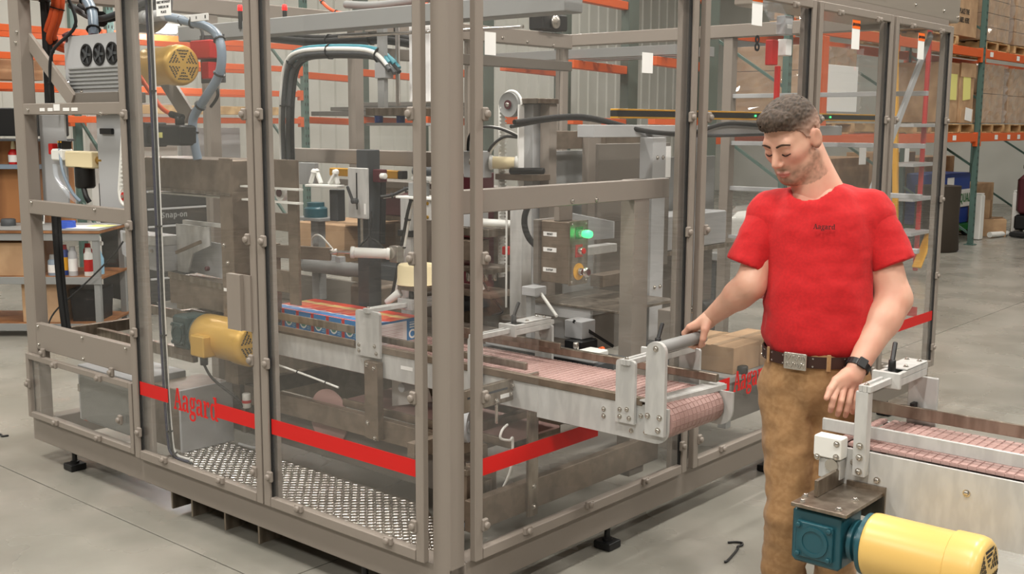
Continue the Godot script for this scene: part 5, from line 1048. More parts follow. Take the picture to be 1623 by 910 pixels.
func pallet(at: Vector3, label: String, w := 1.2, d := 1.0) -> void:
	var o := thing("pallet", label, "pallet", at, 0.0, "wooden pallets on the racks")
	for i in 6:
		part(o, "deck_board", MB.new().box(v3(0, 0.123, -d * 0.5 + 0.06 + i * (d - 0.12) / 5.0), v3(w, 0.018, 0.11), 0.002), M.pallet_wood)
	for i in 3:
		part(o, "stringer", MB.new().box(v3(-w * 0.5 + 0.05 + i * (w - 0.1) * 0.5, 0.066, 0), v3(0.1 if i != 1 else 0.08, 0.096, d), 0.002), M.pallet_wood)
		part(o, "bottom_board", MB.new().box(v3(0, 0.009, -d * 0.5 + 0.06 + i * (d - 0.12) * 0.5), v3(w, 0.018, 0.1), 0.002), M.pallet_wood)

func rack(label: String, xs: Array, z0: float, z1: float, ys: Array, h: float, bh := 0.06, om: Material = null) -> Node3D:
	if om == null: om = M.orange
	var o := thing("pallet_rack", label, "rack")
	for x in xs:
		for z in [z0, z1]:
			var u := part(o, "upright", MB.new().span(v3(x - 0.045, 0.01, z - 0.035), v3(x + 0.045, h, z + 0.035), 0.006), M.green_paint)
			inst("base_plate", bx(v3(x - 0.08, 0, z - 0.07), v3(x + 0.08, 0.012, z + 0.07), 0.002).mesh(), M.green_paint, u)
			if z == z0:
				var sl := MB.new()
				for k in int(h / 0.1):
					for s in [-0.02, 0.02]: sl.box(v3(x + s, 0.1 + k * 0.1, z0 + 0.0355), v3(0.012, 0.035, 0.002))
				var si := inst("slots", sl.mesh(), M.black, u)
				si.set_meta("kind", "stuff")
		for k in int(h / 1.0):
			part(o, "lacing", MB.new().bar(v3(x, 0.15 + k, z0), v3(x, 0.85 + k, z1), 0.03, 0.03), M.green_paint)
	for i in xs.size() - 1:
		for y in ys:
			for z in [z0, z1]:
				part(o, "beam", MB.new().span(v3(xs[i] + 0.045, y - bh, z - 0.025), v3(xs[i + 1] - 0.045, y + bh, z + 0.025), 0.004), om)
				for x in [xs[i] + 0.07, xs[i + 1] - 0.07]:
					part(o, "beam_connector", MB.new().span(v3(x - 0.03, y - bh * 2.2, z - 0.03), v3(x + 0.03, y + bh + 0.015, z + 0.03), 0.003), om)
	return o

func wrapped(called: String, label: String, at: Vector3, s: Vector3, m: Material, rows := 3) -> Node3D:
	var o := thing(called, label, "wrapped load", at)
	for i in rows:
		var hh := s.y / rows
		for k in 2:
			part(o, "carton", MB.new().box(v3(-s.x * 0.25 + k * s.x * 0.5, hh * (i + 0.5), 0), v3(s.x * 0.5 - 0.006, hh - 0.006, s.z), 0.006), m)
	var film := MB.new()
	# loose film with creases: a bumpy sleeve round the cartons
	var rng := RandomNumberGenerator.new(); rng.seed = hash(label)
	var ring := []
	for k in 10: ring.append(v3(-1 + k * 0.2, 0, 1))
	for k in 6: ring.append(v3(1, 0, 1 - k / 3.0))
	for k in 4: ring.append(v3(1 - k * 0.5, 0, -1))
	for k in 8: ring.append(v3(-1, 0, -1 + k * 0.25))
	var lay := []
	for j in 16:
		var row := []
		for q in ring:
			var g := 0.01 + rng.randf() * 0.05
			row.append(v3(q.x * (s.x * 0.5 + g), s.y * j / 15.0 + (rng.randf() - 0.5) * 0.03, q.z * (s.z * 0.5 + g)))
		lay.append(row)
	for j in 15:
		for k in ring.size():
			var k2 := (k + 1) % ring.size()
			for tr in [[lay[j][k], lay[j][k2], lay[j + 1][k2]], [lay[j][k], lay[j + 1][k2], lay[j + 1][k]]]:
				var nn: Vector3 = (tr[1] - tr[0]).cross(tr[2] - tr[0]).normalized()
				if nn.dot(tr[0] + tr[1] + tr[2] - v3(0, (tr[0] + tr[1] + tr[2]).y, 0)) < 0.0: nn = -nn
				film.tri(tr[0], tr[1], tr[2], nn, nn, nn)
	part(o, "film", film, M.stretch_wrap)
	return o

func carton_box(label: String, at: Vector3, s: Vector3, turn := 0.0, m: Material = null) -> Node3D:
	var o := thing("cardboard_box", label, "cardboard box", at, turn)
	part(o, "box", MB.new().box(v3(0, s.y * 0.5, 0), s, 0.006), m if m else M.card)
	part(o, "tape", MB.new().box(v3(0, s.y + 0.0005, 0), v3(s.x * 0.99, 0.001, 0.05)), M.packing_tape)
	return o

func background() -> void:
	# --- pallet racking on the operator's side
	rack("green and orange pallet rack beyond the far end of the machine", [8.36, 11.2, 14.42, 17.6, 20.8], -3.1, -4.2, [1.6, 2.82], 4.6)
	var o := thing("rack_labels", "white bar code labels along the orange rack beams", "label", v3(0, 0, -3.07))
	for q in [[13.0, 2.82], [14.75, 2.82], [16.0, 2.82], [13.4, 1.6], [15.2, 1.6], [15.8, 1.6], [16.3, 1.6]]:
		part(o, "label_plate", MB.new().box(v3(q[0], q[1], 0), v3(0.14, 0.07, 0.002)), M.label_white)
	for q in [[12.9, 2.885, "under the carton marked place"], [15.15, 2.885, "on the upper beam beside the green upright"], [16.5, 2.885, "at the end of the upper beam"], [12.6, 1.665, "on the lower beam under the box with yellow notes"], [13.75, 1.665, "on the lower beam just before the green upright"], [15.15, 1.665, "on the lower beam after the green upright"], [16.5, 1.665, "at the end of the lower beam"], [9.6, 1.665, "seen through the far doors"], [10.4, 2.885, "high behind the far doors"]]:
		pallet(v3(q[0], q[1], -3.62), "pale wooden pallet " + q[2], 1.15, 1.0)
	o = carton_box("tall brown carton printed with two black lines on the upper rack", v3(13.72, 3.03, -3.62), v3(1.05, 1.2, 0.95))
	text(o, "print", "PLACE THE", 0.1, M.ink, Transform3D(Basis(), v3(-0.02, 0.34, 0.479)), false, 0.8)
	text(o, "print", "LABEL HERE", 0.1, M.ink, Transform3D(Basis(), v3(-0.02, 0.22, 0.479)), false, 0.75)
	carton_box("plain brown carton at the end of the stainless hood", v3(12.6, 3.03, -3.62), v3(1.0, 1.1, 0.95), 0.0, M.card)
	wrapped("wrapped_stack", "film-wrapped brown stack on the upper rack beside the green upright", v3(15.15, 3.03, -3.62), v3(1.1, 1.2, 0.95), M.card, 6)
	wrapped("wrapped_stack", "brown flat-packed stack at the edge of the upper rack", v3(16.5, 3.03, -3.62), v3(1.1, 1.2, 0.95), M.card, 6)
	o = thing("noted_carton", "brown carton with two yellow notes on the lower rack", "cardboard box", v3(13.7, 1.81, -3.62))
	part(o, "carton", MB.new().box(v3(-0.35, 0.42, 0), v3(0.6, 0.84, 0.95), 0.01), M.card)
	part(o, "carton", MB.new().box(v3(0.25, 0.42, 0.02), v3(0.56, 0.84, 0.95), 0.01), M.card)
	part(o, "flap", MB.new().box(v3(0.25, 0.75, 0.5), v3(0.6, 0.2, 0.012), 0.003), M.card)
	part(o, "base_carton", MB.new().box(v3(0.25, 0.1, 0.5), v3(0.5, 0.2, 0.03), 0.003), M.card)
	part(o, "yellow_note", MB.new().box(v3(-0.28, 0.5, 0.48), v3(0.3, 0.36, 0.004)), M.yellow_note)
	part(o, "yellow_note", MB.new().box(v3(0.22, 0.5, 0.5), v3(0.3, 0.34, 0.004), 0.0, Basis(Vector3.BACK, 0.08)), M.yellow_note)
	part(o, "white_tag", MB.new().box(v3(0.3, 0.12, 0.52), v3(0.28, 0.18, 0.004), 0.0, Basis(Vector3.BACK, -0.1)), M.label_white)
	wrapped("wrapped_stack", "tall silver film-wrapped brown load right after the green upright", v3(15.1, 1.81, -3.62), v3(1.05, 0.88, 0.95), M.card, 2)
	wrapped("wrapped_stack", "crinkled film-wrapped brown load at the photo edge of the lower rack", v3(16.4, 1.81, -3.62), v3(1.1, 0.86, 0.95), M.card, 2)
	wrapped("wrapped_stack", "glittering film-wrapped load seen through the far guard doors", v3(9.6, 1.81, -3.62), v3(1.2, 0.85, 0.95), M.card, 3)
	wrapped("wrapped_stack", "pale film-wrapped load high behind the far guard doors", v3(10.4, 3.03, -3.62), v3(1.0, 0.9, 0.95), M.card, 3)
	unit("rack_notice", "white paper notices hanging under the lower rack beam behind the far doors", "sign", [["paper", bx(v3(10.2, 1.3, -3.06), v3(10.4, 1.53, -3.058)), M.label_white], ["paper", bx(v3(11.6, 1.28, -3.06), v3(11.75, 1.53, -3.058)), M.label_white]])
	# floor level under the rack
	o = unit("blue_tote", "blue bulk bin with a white band and green letters on a green dolly", "bin", [["bin", bx(v3(14.85, 0.2, -4.3), v3(16.05, 1.02, -3.7), 0.02), M.blue], ["white_band", bx(v3(14.90, 0.47, -3.7), v3(16.10, 0.76, -3.66), 0.02), M.white], ["dolly", bx(v3(14.85, 0.1, -4.3), v3(16.05, 0.2, -3.62), 0.01), mat("dolly_green", Color(0.12, 0.42, 0.2), 0.5)], ["paper", bx(v3(15.00, 0.84, -3.699), v3(15.30, 0.96, -3.697)), M.label_white], ["castor", MB.new().cyl(v3(15.05, 0.05, -3.68), v3(15.10, 0.05, -3.68), 0.05, -1, 14).cyl(v3(15.85, 0.05, -3.68), v3(15.90, 0.05, -3.68), 0.05, -1, 14), M.rubber]])
	text(o, "lettering", "QUAL", 0.2, M.dolly_green, Transform3D(Basis(), v3(15.73, 0.62, -3.655)), false, 0.9)
	solo("brown_cover", "tall dark brown fibre barrel beside the far end post", "barrel", MB.new().lathe(v3(13.25, 0.0, -3.2), Vector3.UP, [Vector2(0, 0), Vector2(0.3, 0), Vector2(0.32, 0.03), Vector2(0.3, 0.5), Vector2(0.31, 0.93), Vector2(0.0, 0.95)], 24), mat("dark_brown", Color(0.2, 0.165, 0.125), 0.7))
	for q in [[15.28, -3.3, 0.71, "beside the green upright"], [16.3, -3.0, 0.72, "beside the maroon scrubber"]]:
		unit("foam_post", "white foam post standing on the floor " + q[3], "foam post", [["post", bx(v3(q[0] - 0.08, 0.0, q[1] - 0.08), v3(q[0] + 0.08, q[2], q[1] + 0.08), 0.02), M.white], ["cap", MB.new().box(v3(q[0], q[2] + 0.01, q[1]), v3(0.14, 0.02, 0.14), 0.008), M.label_white]])
	o = unit("floor_scrubber", "maroon walk-behind floor scrubber at the edge of the warehouse", "floor scrubber", [["tank", bx(v3(16.1, 0.35, -3.0), v3(17.2, 1.0, -2.3), 0.08), M.maroon], ["hood", bx(v3(16.15, 1.0, -2.95), v3(17.1, 1.25, -2.35), 0.1), M.maroon], ["chassis", bx(v3(16.1, 0.12, -3.0), v3(17.2, 0.36, -2.3), 0.03), M.black], ["hose", MB.new().tube(curve([v3(16.3, 1.0, -2.27), v3(16.2, 0.8, -2.25), v3(16.25, 0.55, -2.25), v3(16.5, 0.5, -2.27), v3(16.7, 0.6, -2.27)]), 0.03), M.paint_dark], ["squeegee", bx(v3(15.9, 0.02, -3.0), v3(16.12, 0.1, -2.3), 0.02), M.rubber], ["wheel", MB.new().cyl(v3(16.35, 0.12, -2.3), v3(16.35, 0.12, -2.25), 0.12, -1, 18, 0.01).cyl(v3(16.95, 0.12, -2.3), v3(16.95, 0.12, -2.25), 0.12, -1, 18, 0.01), M.rubber]])
	carton_box("opened brown carton lying on the floor between the foam posts", v3(16.2, 0.0, -3.4), v3(0.6, 0.28, 0.45), 0.4)
	carton_box("small brown carton on top of the floor scraps", v3(16.1, 0.28, -3.5), v3(0.25, 0.3, 0.25), 0.2)
	carton_box("large dark brown carton on the floor under the rack", v3(16.9, 0.0, -3.98), v3(1.2, 0.8, 0.4), 0.0, M.card)
	carton_box("tall dark carton at the back of the rack behind the green upright", v3(14.8, 0.0, -4.7), v3(1.3, 1.35, 0.6), 0.0, M.card)
	carton_box("wide dark carton at the back of the rack beside the scrubber", v3(16.6, 0.0, -4.75), v3(1.6, 1.25, 0.6), 0.0, M.card)
	carton_box("dark brown crate at the back of the rack behind the blue bin", v3(12.9, 0.0, -4.7), v3(1.5, 1.3, 0.6), 0.0, M.card)
	solo("foam_roll", "white foam tube lying on the floor by the foam post", "foam tube", MB.new().tube(curve([v3(15.6, 0.06, -3.2), v3(15.9, 0.05, -3.15), v3(16.15, 0.05, -3.1)]), 0.045, 10), M.white)
	# rolling ladder and bits seen through the far doors
	unit("rolling_ladder", "rolling ladder with yellow and red rails and grey treads behind the far doors", "ladder", [["rail", MB.new().bar(v3(10.1, 0.05, -2.5), v3(9.7, 3.0, -2.5), 0.06, 0.06, 0.01), M.yellow], ["rail", MB.new().bar(v3(10.45, 0.05, -2.4), v3(10.75, 3.0, -2.5), 0.05, 0.05, 0.01), M.red], ["tread", bx(v3(10.0, 0.5, -2.6), v3(10.6, 0.54, -2.3)), M.pale_grey], ["tread", bx(v3(10.0, 0.9, -2.6), v3(10.65, 0.94, -2.3)), M.pale_grey], ["tread", bx(v3(9.95, 1.3, -2.6), v3(10.65, 1.34, -2.3)), M.pale_grey], ["tread", bx(v3(9.9, 1.75, -2.6), v3(10.7, 1.79, -2.3)), M.pale_grey], ["guard", MB.new().bar(v3(10.35, 0.1, -2.35), v3(10.6, 0.5, -2.3), 0.12, 0.03, 0.01), M.yellow]])
	unit("orange_upright", "tall orange machine upright beyond the far doors", "post", [["post", bx(v3(7.3, 0.0, -2.3), v3(7.45, 2.6, -2.2), 0.006), M.orange], ["base", bx(v3(7.2, 0, -2.4), v3(7.55, 0.02, -2.1)), M.orange], ["sheet", bx(v3(7.6, 1.9, -2.3), v3(8.3, 2.35, -2.28)), M.label_white], ["arm", bx(v3(7.45, 1.86, -2.3), v3(8.3, 1.9, -2.25)), M.grey]])
	# --- cantilever rack of bar stock across the back
	o = thing("cantilever_rack", "green cantilever rack with orange arms carrying steel stock behind the machine", "rack")
	for z in [-9.6, -8.4, -7.2, -5.94, -4.96, -3.9]:
		part(o, "column", bx(v3(8.0, 0.0, z - 0.06), v3(8.2, 4.2, z + 0.06), 0.008), M.column_green)
		part(o, "foot", bx(v3(7.0, 0.0, z - 0.08), v3(8.0, 0.12, z + 0.08), 0.008), M.column_green)
		for y in [1.78, 2.38, 3.1]:
			part(o, "arm", MB.new().bar(v3(8.0, y, z), v3(7.0, y + 0.03, z), 0.09, 0.09, 0.006), M.orange)
	for q in [[1.86, -9.4, -7.0, 0.06, "lowest"], [1.925, -9.0, -7.1, 0.05, "second"], [1.98, -8.6, -7.2, 0.05, "top"]]:
		solo("steel_sheet", "%s grey steel sheet of the stack lying on the orange arms" % q[4], "steel sheet", bx(v3(7.02, q[0], q[1]), v3(7.75, q[0] + q[3], q[2]), 0.003), sd_plain())
	for q in [[2.47, -6.2, -3.7, 7.1, "nearest the arm tips"], [2.47, -6.1, -3.8, 7.35, "in the middle of the arms"], [2.47, -6.0, -3.6, 7.6, "closest to the columns"]]:
		solo("steel_tube", "long grey square tube on the upper arms, " + q[4], "steel tube", bx(v3(q[3], q[0], q[1]), v3(q[3] + 0.1, q[0] + 0.1, q[2]), 0.004), M.grey)
	# --- shelving and work bench at the left
	rack("orange and green shelf rack far behind the work bench", [1.2, 3.9, 6.6], -9.0, -9.8, [1.79, 2.13, 2.44, 2.72], 3.4, 0.035, M.orange)
	solo("timber_plank", "pale timber plank lying on the shelf rack", "plank", bx(v3(3.9, 1.86, -8.96), v3(6.2, 1.96, -8.9), 0.004), M.pallet_wood)
	for q in [[2.0, 2.2, 0.5, 0.2, "brown"], [2.9, 2.2, 0.6, 0.22, "long brown"], [4.6, 2.2, 0.5, 0.2, "flat brown"]]:
		carton_box(q[4] + " carton on the middle shelf of the far rack", v3(q[0], q[1], -9.4), v3(q[2], q[3], 0.5))
	unit("sheet_board", "white boards leaning behind the far shelf rack", "board", [["board", bx(v3(4.2, 0.0, -10.2), v3(5.4, 2.0, -10.1), 0.004), M.white], ["board", bx(v3(5.5, 0.0, -10.25), v3(6.4, 1.7, -10.15), 0.004), M.pale_grey]])
	o = unit("tool_chest", "black tool chest with silver drawer edges behind the carton magazine", "tool chest", [["body", bx(v3(2.7, 0.12, -7.2), v3(3.75, 1.2, -6.52), 0.01), M.black]])
	for k in 6:
		var d := part(o, "drawer", bx(v3(2.74, 0.2 + k * 0.16, -6.52), v3(3.71, 0.345 + k * 0.16, -6.505), 0.004), M.black)
		inst("drawer_pull", bx(v3(2.78, 0.332 + k * 0.16, -6.505), v3(3.67, 0.35 + k * 0.16, -6.485), 0.003).mesh(), M.pale_grey, d)
	text(o, "lettering", "Snap-on", 0.07, M.grey, Transform3D(Basis(), v3(3.06, 0.92, -6.503)))
	for q in [[2.85, -6.6], [3.6, -6.6]]:
		part(o, "castor", MB.new().cyl(v3(q[0] - 0.03, 0.06, q[1]), v3(q[0] + 0.03, 0.06, q[1]), 0.06, -1, 16), M.rubber)
	unit("chest_clutter", "yellow hat and grey parts on top of the tool chest", "hat", [["hat", MB.new().lathe(v3(3.0, 1.2, -6.8), Vector3.UP, [Vector2(0.16, 0), Vector2(0.1, 0.02), Vector2(0.09, 0.08), Vector2(0.0, 0.11)], 20), M.cream]])
	bench()
	# pendant lamps deep in the hall
	for q in [[4.42, 2.8, -8.7, "behind the upper gold motor"], [15.2, 3.75, -8.2, "seen through the lettered far door"]]:
		o = thing("work_lamp", "bright white pendant work lamp " + q[3], "lamp", v3(q[0], q[1], q[2]))
		part(o, "lamp_lens", MB.new().box(v3(0, 0, 0), v3(0.24, 0.09, 0.14), 0.02), M.lamp_glow)
		part(o, "lamp_housing", MB.new().box(v3(0, 0.07, 0), v3(0.28, 0.05, 0.18), 0.01), M.white)
		part(o, "cord", MB.new().cyl(v3(0, 0.09, 0), v3(0, 7.0 - q[1], 0), 0.008, -1, 6), M.black)
		var l := OmniLight3D.new()
		l.name = "lamp_glow_light"; l.light_energy = 1.2; l.light_size = 0.1; l.omni_range = 30.0; l.omni_attenuation = 2.0; l.shadow_enabled = true
		l.position = v3(0, -0.02, 0)
		o.add_child(l)
	# window in the far wall
	var w := struct("window_1", MB.new().holed(Rect2(-12.9, 2.4, 2.4, 1.7), Rect2(-12.8, 2.5, 2.2, 1.5), 0.06, Transform3D(Basis(v3(0, 0, 1), v3(0, 1, 0), v3(-1, 0, 0)), v3(24.0, 0, 0))), M.white)
	inst("pane", bx(v3(23.96, 2.5, -12.8), v3(23.97, 4.0, -10.6), 0.0).mesh(), M.pale_grey, w)
	# hook on the floor
	solo("hex_key", "bent black hook lying on the concrete before the worker", "tool", MB.new().tube(curve([v3(1.375, 0.006, 0.31), v3(1.4, 0.006, 0.33), v3(1.41, 0.006, 0.355), v3(1.39, 0.006, 0.37), v3(1.36, 0.006, 0.365), v3(1.33, 0.006, 0.38), v3(1.2, 0.006, 0.41), v3(1.18, 0.006, 0.405)]), 0.005, 8), M.black)
	solo("black_clip", "small black scrap on the floor left of the machine", "scrap", MB.new().tube(curve([v3(0.06, 0.006, -3.66), v3(0.08, 0.006, -3.62), v3(0.07, 0.006, -3.58), v3(0.1, 0.006, -3.57)]), 0.006, 6), M.black)
	# indicator lamps under the machine roof
	for q in [[1.55, 2.27, -1.9, "beside the teal hoses"], [1.05, 2.34, -2.2, "at the top of the striped door"], [0.86, 2.33, -2.32, "at the top of the lettered door"]]:
		o = thing("indicator_lamp", "small red indicator lamp " + q[3], "indicator lamp", v3(q[0], q[1], q[2]))
		part(o, "lamp_lens", MB.new().cyl(v3(0, 0, 0), v3(0, 0.03, 0), 0.014, 0.012, 12, 0.003), M.red_glow)
		part(o, "stem", MB.new().cyl(v3(0, -0.09, 0), v3(0, 0, 0), 0.012, -1, 10), M.black)

func sd_plain() -> Material:
	if not M.has("sheet_grey"): mat("sheet_grey", Color(0.42, 0.42, 0.4), 0.5, 0.3)
	return M.sheet_grey

func bench() -> void:
	var T := Transform3D(Basis(v3(0.655, 0, 0.7557), v3(0, 1, 0), v3(-0.7557, 0, 0.655)).orthonormalized(), v3(1.97, 0, -5.92))
	var put := func(o: Node3D) -> Node3D:
		o.transform = T
		return o
	var o: Node3D = put.call(thing("work_bench", "grey steel work bench with shelves and a worn wooden top left of the machine", "work bench"))
	part(o, "top", bx(v3(-1.9, 0.86, -0.66), v3(0.03, 0.885, 0.02), 0.004), M.wood)
	part(o, "top_sheet", bx(v3(-1.9, 0.8855, -0.66), v3(0.03, 0.89, 0.02), 0.0), M.grey)
	part(o, "apron", bx(v3(-1.9, 0.8, -0.005), v3(0.02, 0.86, 0.01), 0.003), M.grey)
	for y in [0.48, 0.09]:
		part(o, "shelf", bx(v3(-1.9, y, -0.64), v3(0.02, y + 0.02, 0.0), 0.003), M.wood)
		part(o, "shelf_edge", bx(v3(-1.9, y - 0.04, -0.002), v3(0.02, y + 0.02, 0.014), 0.002), M.grey)
	for q in [[-0.02, -0.02], [-0.02, -0.62], [-1.86, -0.02], [-1.86, -0.62]]:
		part(o, "leg", bx(v3(q[0] - 0.025, 0, q[1] - 0.025), v3(q[0] + 0.025, 0.86, q[1] + 0.025), 0.003), M.grey)
	o = put.call(thing("tool_board", "brown wooden tool board standing at the back of the work bench", "tool board"))
	part(o, "board", bx(v3(-1.9, 0.89, -0.66), v3(-0.42, 1.6, -0.63), 0.004), M.wood)
	part(o, "paper", bx(v3(-0.66, 1.27, -0.63), v3(-0.55, 1.33, -0.628)), M.label_white)
	part(o, "paper", bx(v3(-0.63, 0.96, -0.63), v3(-0.53, 1.1, -0.628)), M.label_white)
	part(o, "ledge", bx(v3(-1.2, 1.36, -0.63), v3(-0.66, 1.4, -0.52), 0.004), M.hose_blue)
	part(o, "pliers", MB.new().tube(curve([v3(-0.58, 1.25, -0.62), v3(-0.6, 1.18, -0.615), v3(-0.57, 1.13, -0.615)]), 0.01).tube(curve([v3(-0.55, 1.25, -0.62), v3(-0.53, 1.18, -0.615), v3(-0.56, 1.13, -0.615)]), 0.01), M.black)
	part(o, "hook_rod", MB.new().cyl(v3(-0.8, 1.1, -0.62), v3(-0.8, 1.35, -0.62), 0.008, -1, 8), M.black)
	part(o, "monitor_shelf", bx(v3(-1.9, 1.6, -0.66), v3(-0.4, 1.62, -0.4), 0.004), M.dark_grey)
	o = put.call(thing("monitor", "black flat screen standing above the tool board", "monitor"))
	part(o, "screen", bx(v3(-1.1, 1.64, -0.6), v3(-0.42, 1.88, -0.56), 0.01), M.black)
	part(o, "stand", bx(v3(-0.8, 1.62, -0.62), v3(-0.7, 1.66, -0.5), 0.004), M.black)
	var bottle := func(x: float, label: String, cap: Material) -> void:
		var b: Node3D = put.call(thing("glue_bottle", label, "bottle"))
		part(b, "body", MB.new().lathe(v3(x, 1.4, -0.57), Vector3.UP, [Vector2(0, 0), Vector2(0.04, 0), Vector2(0.042, 0.1), Vector2(0.02, 0.13), Vector2(0, 0.13)], 18), M.red)
		part(b, "nozzle", MB.new().lathe(v3(x, 1.53, -0.57), Vector3.UP, [Vector2(0.02, 0), Vector2(0.018, 0.03), Vector2(0.006, 0.09), Vector2(0, 0.09)], 14), cap)
		part(b, "label_band", MB.new().lathe(v3(x, 1.42, -0.57), Vector3.UP, [Vector2(0.0425, 0), Vector2(0.043, 0.06)], 18), M.label_white)
	bottle.call(-0.76, "red glue bottle with a blue nozzle on the tool board ledge", M.tape_blue)
	bottle.call(-0.9, "red glue bottle with a pale nozzle on the tool board ledge", M.cream)
	o = put.call(thing("yellow_hand_tool", "yellow tool lying on the tool board ledge", "tool"))
	part(o, "body", bx(v3(-0.84, 1.4, -0.55), v3(-0.68, 1.45, -0.5), 0.015), M.yellow)
	o = put.call(thing("smartphone", "white-framed phone leaning upright on the bench top", "phone"))
	part(o, "case", MB.new().box(v3(-0.68, 0.985, -0.5), v3(0.1, 0.19, 0.012), 0.004, Basis(Vector3.RIGHT, -0.15)), M.white)
	part(o, "screen", MB.new().box(v3(-0.68, 0.987, -0.4935), v3(0.085, 0.145, 0.003), 0.0, Basis(Vector3.RIGHT, -0.15)), M.black)
	o = put.call(thing("tape_roll", "roll of blue masking tape on the bench top", "tape"))
	part(o, "roll", MB.new().lathe(v3(-0.33, 0.89, -0.18), Vector3.UP, [Vector2(0.06, 0), Vector2(0.085, 0), Vector2(0.085, 0.055), Vector2(0.06, 0.055), Vector2(0.06, 0)], 24), M.tape_blue)
	o = put.call(thing("paper_sheets", "loose white and yellow sheets on the bench top", "papers"))
	part(o, "sheet", MB.new().box(v3(-0.2, 0.892, -0.3), v3(0.32, 0.002, 0.24), 0.0, Basis(Vector3.UP, 0.3)), M.label_white)
	part(o, "sheet", MB.new().box(v3(-0.08, 0.8945, -0.33), v3(0.2, 0.002, 0.15), 0.0, Basis(Vector3.UP, -0.2)), M.yellow_note)
	part(o, "sheet", MB.new().box(v3(-0.15, 0.894, -0.14), v3(0.26, 0.001, 0.16), 0.0, Basis(Vector3.UP, -0.1)), M.label_white)
	o = put.call(thing("grey_canister", "grey round canister on the bench top edge", "canister"))
	part(o, "body", MB.new().lathe(v3(-0.88, 0.89, -0.35), Vector3.UP, [Vector2(0, 0), Vector2(0.06, 0), Vector2(0.06, 0.05), Vector2(0.05, 0.06), Vector2(0, 0.06)], 18), M.dark_grey)
	# cans on the middle shelf
	var can := func(x: float, z: float, r: float, h: float, body: Material, band: Material, capm: Material, label: String) -> void:
		var c: Node3D = put.call(thing("spray_can", label, "can", Vector3.ZERO, 0.0, "cans on the bench shelf"))
		part(c, "can", MB.new().lathe(v3(x, 0.5, z), Vector3.UP, [Vector2(0, 0), Vector2(r, 0), Vector2(r, h), Vector2(r * 0.7, h + 0.015)], 20), body)
		part(c, "label_band", MB.new().lathe(v3(x, 0.5 + h * 0.2, z), Vector3.UP, [Vector2(r + 0.0006, 0), Vector2(r + 0.0006, h * 0.55)], 20), band)
		part(c, "cap", MB.new().lathe(v3(x, 0.5 + h + 0.012, z), Vector3.UP, [Vector2(r * 0.72, 0), Vector2(r * 0.6, 0.04), Vector2(0, 0.042)], 16), capm)
	can.call(-0.42, -0.12, 0.045, 0.12, M.hose_blue, M.label_white, M.grey, "squat grey tin with a white label on the bench shelf")
	can.call(-0.335, -0.14, 0.034, 0.2, M.blue, M.yellow, M.red, "blue spray can with a yellow band on the bench shelf")
	can.call(-0.25, -0.1, 0.036, 0.19, M.pale_grey, M.label_white, M.pale_grey, "white spray can on the bench shelf beside the blue can")
	can.call(-0.12, -0.1, 0.036, 0.18, M.white, M.red, M.white, "white and red spray can nearest the bench leg")
	can.call(-0.18, -0.25, 0.036, 0.2, M.red, M.yellow, M.red, "red spray can at the back of the bench shelf")
	o = put.call(thing("spray_bottle", "clear spray bottle of blue liquid at the end of the bench shelf", "spray bottle"))
	part(o, "bottle", MB.new().lathe(v3(0.0 - 0.075, 0.5, -0.2), Vector3.UP, [Vector2(0, 0), Vector2(0.045, 0), Vector2(0.045, 0.13), Vector2(0.02, 0.2), Vector2(0.016, 0.24), Vector2(0, 0.24)], 18), mat("pale_blue", Color(0.55, 0.72, 0.82), 0.2))
	part(o, "trigger_head", bx(v3(-0.1, 0.74, -0.215), v3(-0.03, 0.775, -0.185), 0.006), M.white)
	o = put.call(thing("cardboard_box", "brown carton on the middle shelf of the work bench", "cardboard box"))
	part(o, "box", bx(v3(-1.2, 0.5, -0.5), v3(-0.57, 0.78, -0.04), 0.005), M.card)
	o = put.call(thing("cardboard_box", "brown carton on the bottom shelf of the work bench", "cardboard box"))
	part(o, "box", bx(v3(-0.67, 0.11, -0.45), v3(-0.33, 0.44, -0.05), 0.005), M.card)
	o = put.call(thing("black_bin", "black plastic tub beside the brown carton on the bottom bench shelf", "tub"))
	part(o, "tub", MB.new().prism(PackedVector2Array([Vector2(-0.28, 0.11), Vector2(-0.06, 0.11), Vector2(-0.04, 0.38), Vector2(-0.3, 0.38)]), 0.3, Transform3D(Basis(), v3(0, 0, -0.42))), M.black)
	o = put.call(thing("hanging_rag", "pale plastic sheet hanging off the end of the work bench", "sheet"))
	part(o, "sheet", MB.new().prism(PackedVector2Array([Vector2(0.06, 0.86), Vector2(0.2, 0.84), Vector2(0.18, 0.6), Vector2(0.22, 0.35), Vector2(0.19, 0.2), Vector2(0.14, 0.4), Vector2(0.12, 0.62), Vector2(0.07, 0.66)]), 0.02, Transform3D(Basis(), v3(0.03, 0, -0.3))), M.pale_grey)
	o = put.call(thing("bench_cable", "thin black cable trailing down from the bench top", "cable"))
	part(o, "cable", MB.new().tube(curve([v3(0.28, 0.9, 0.0), v3(0.15, 0.7, 0.05), v3(-0.1, 0.45, 0.06), v3(-0.35, 0.22, 0.08), v3(-0.42, 0.05, 0.1)]), 0.007), M.rubber)

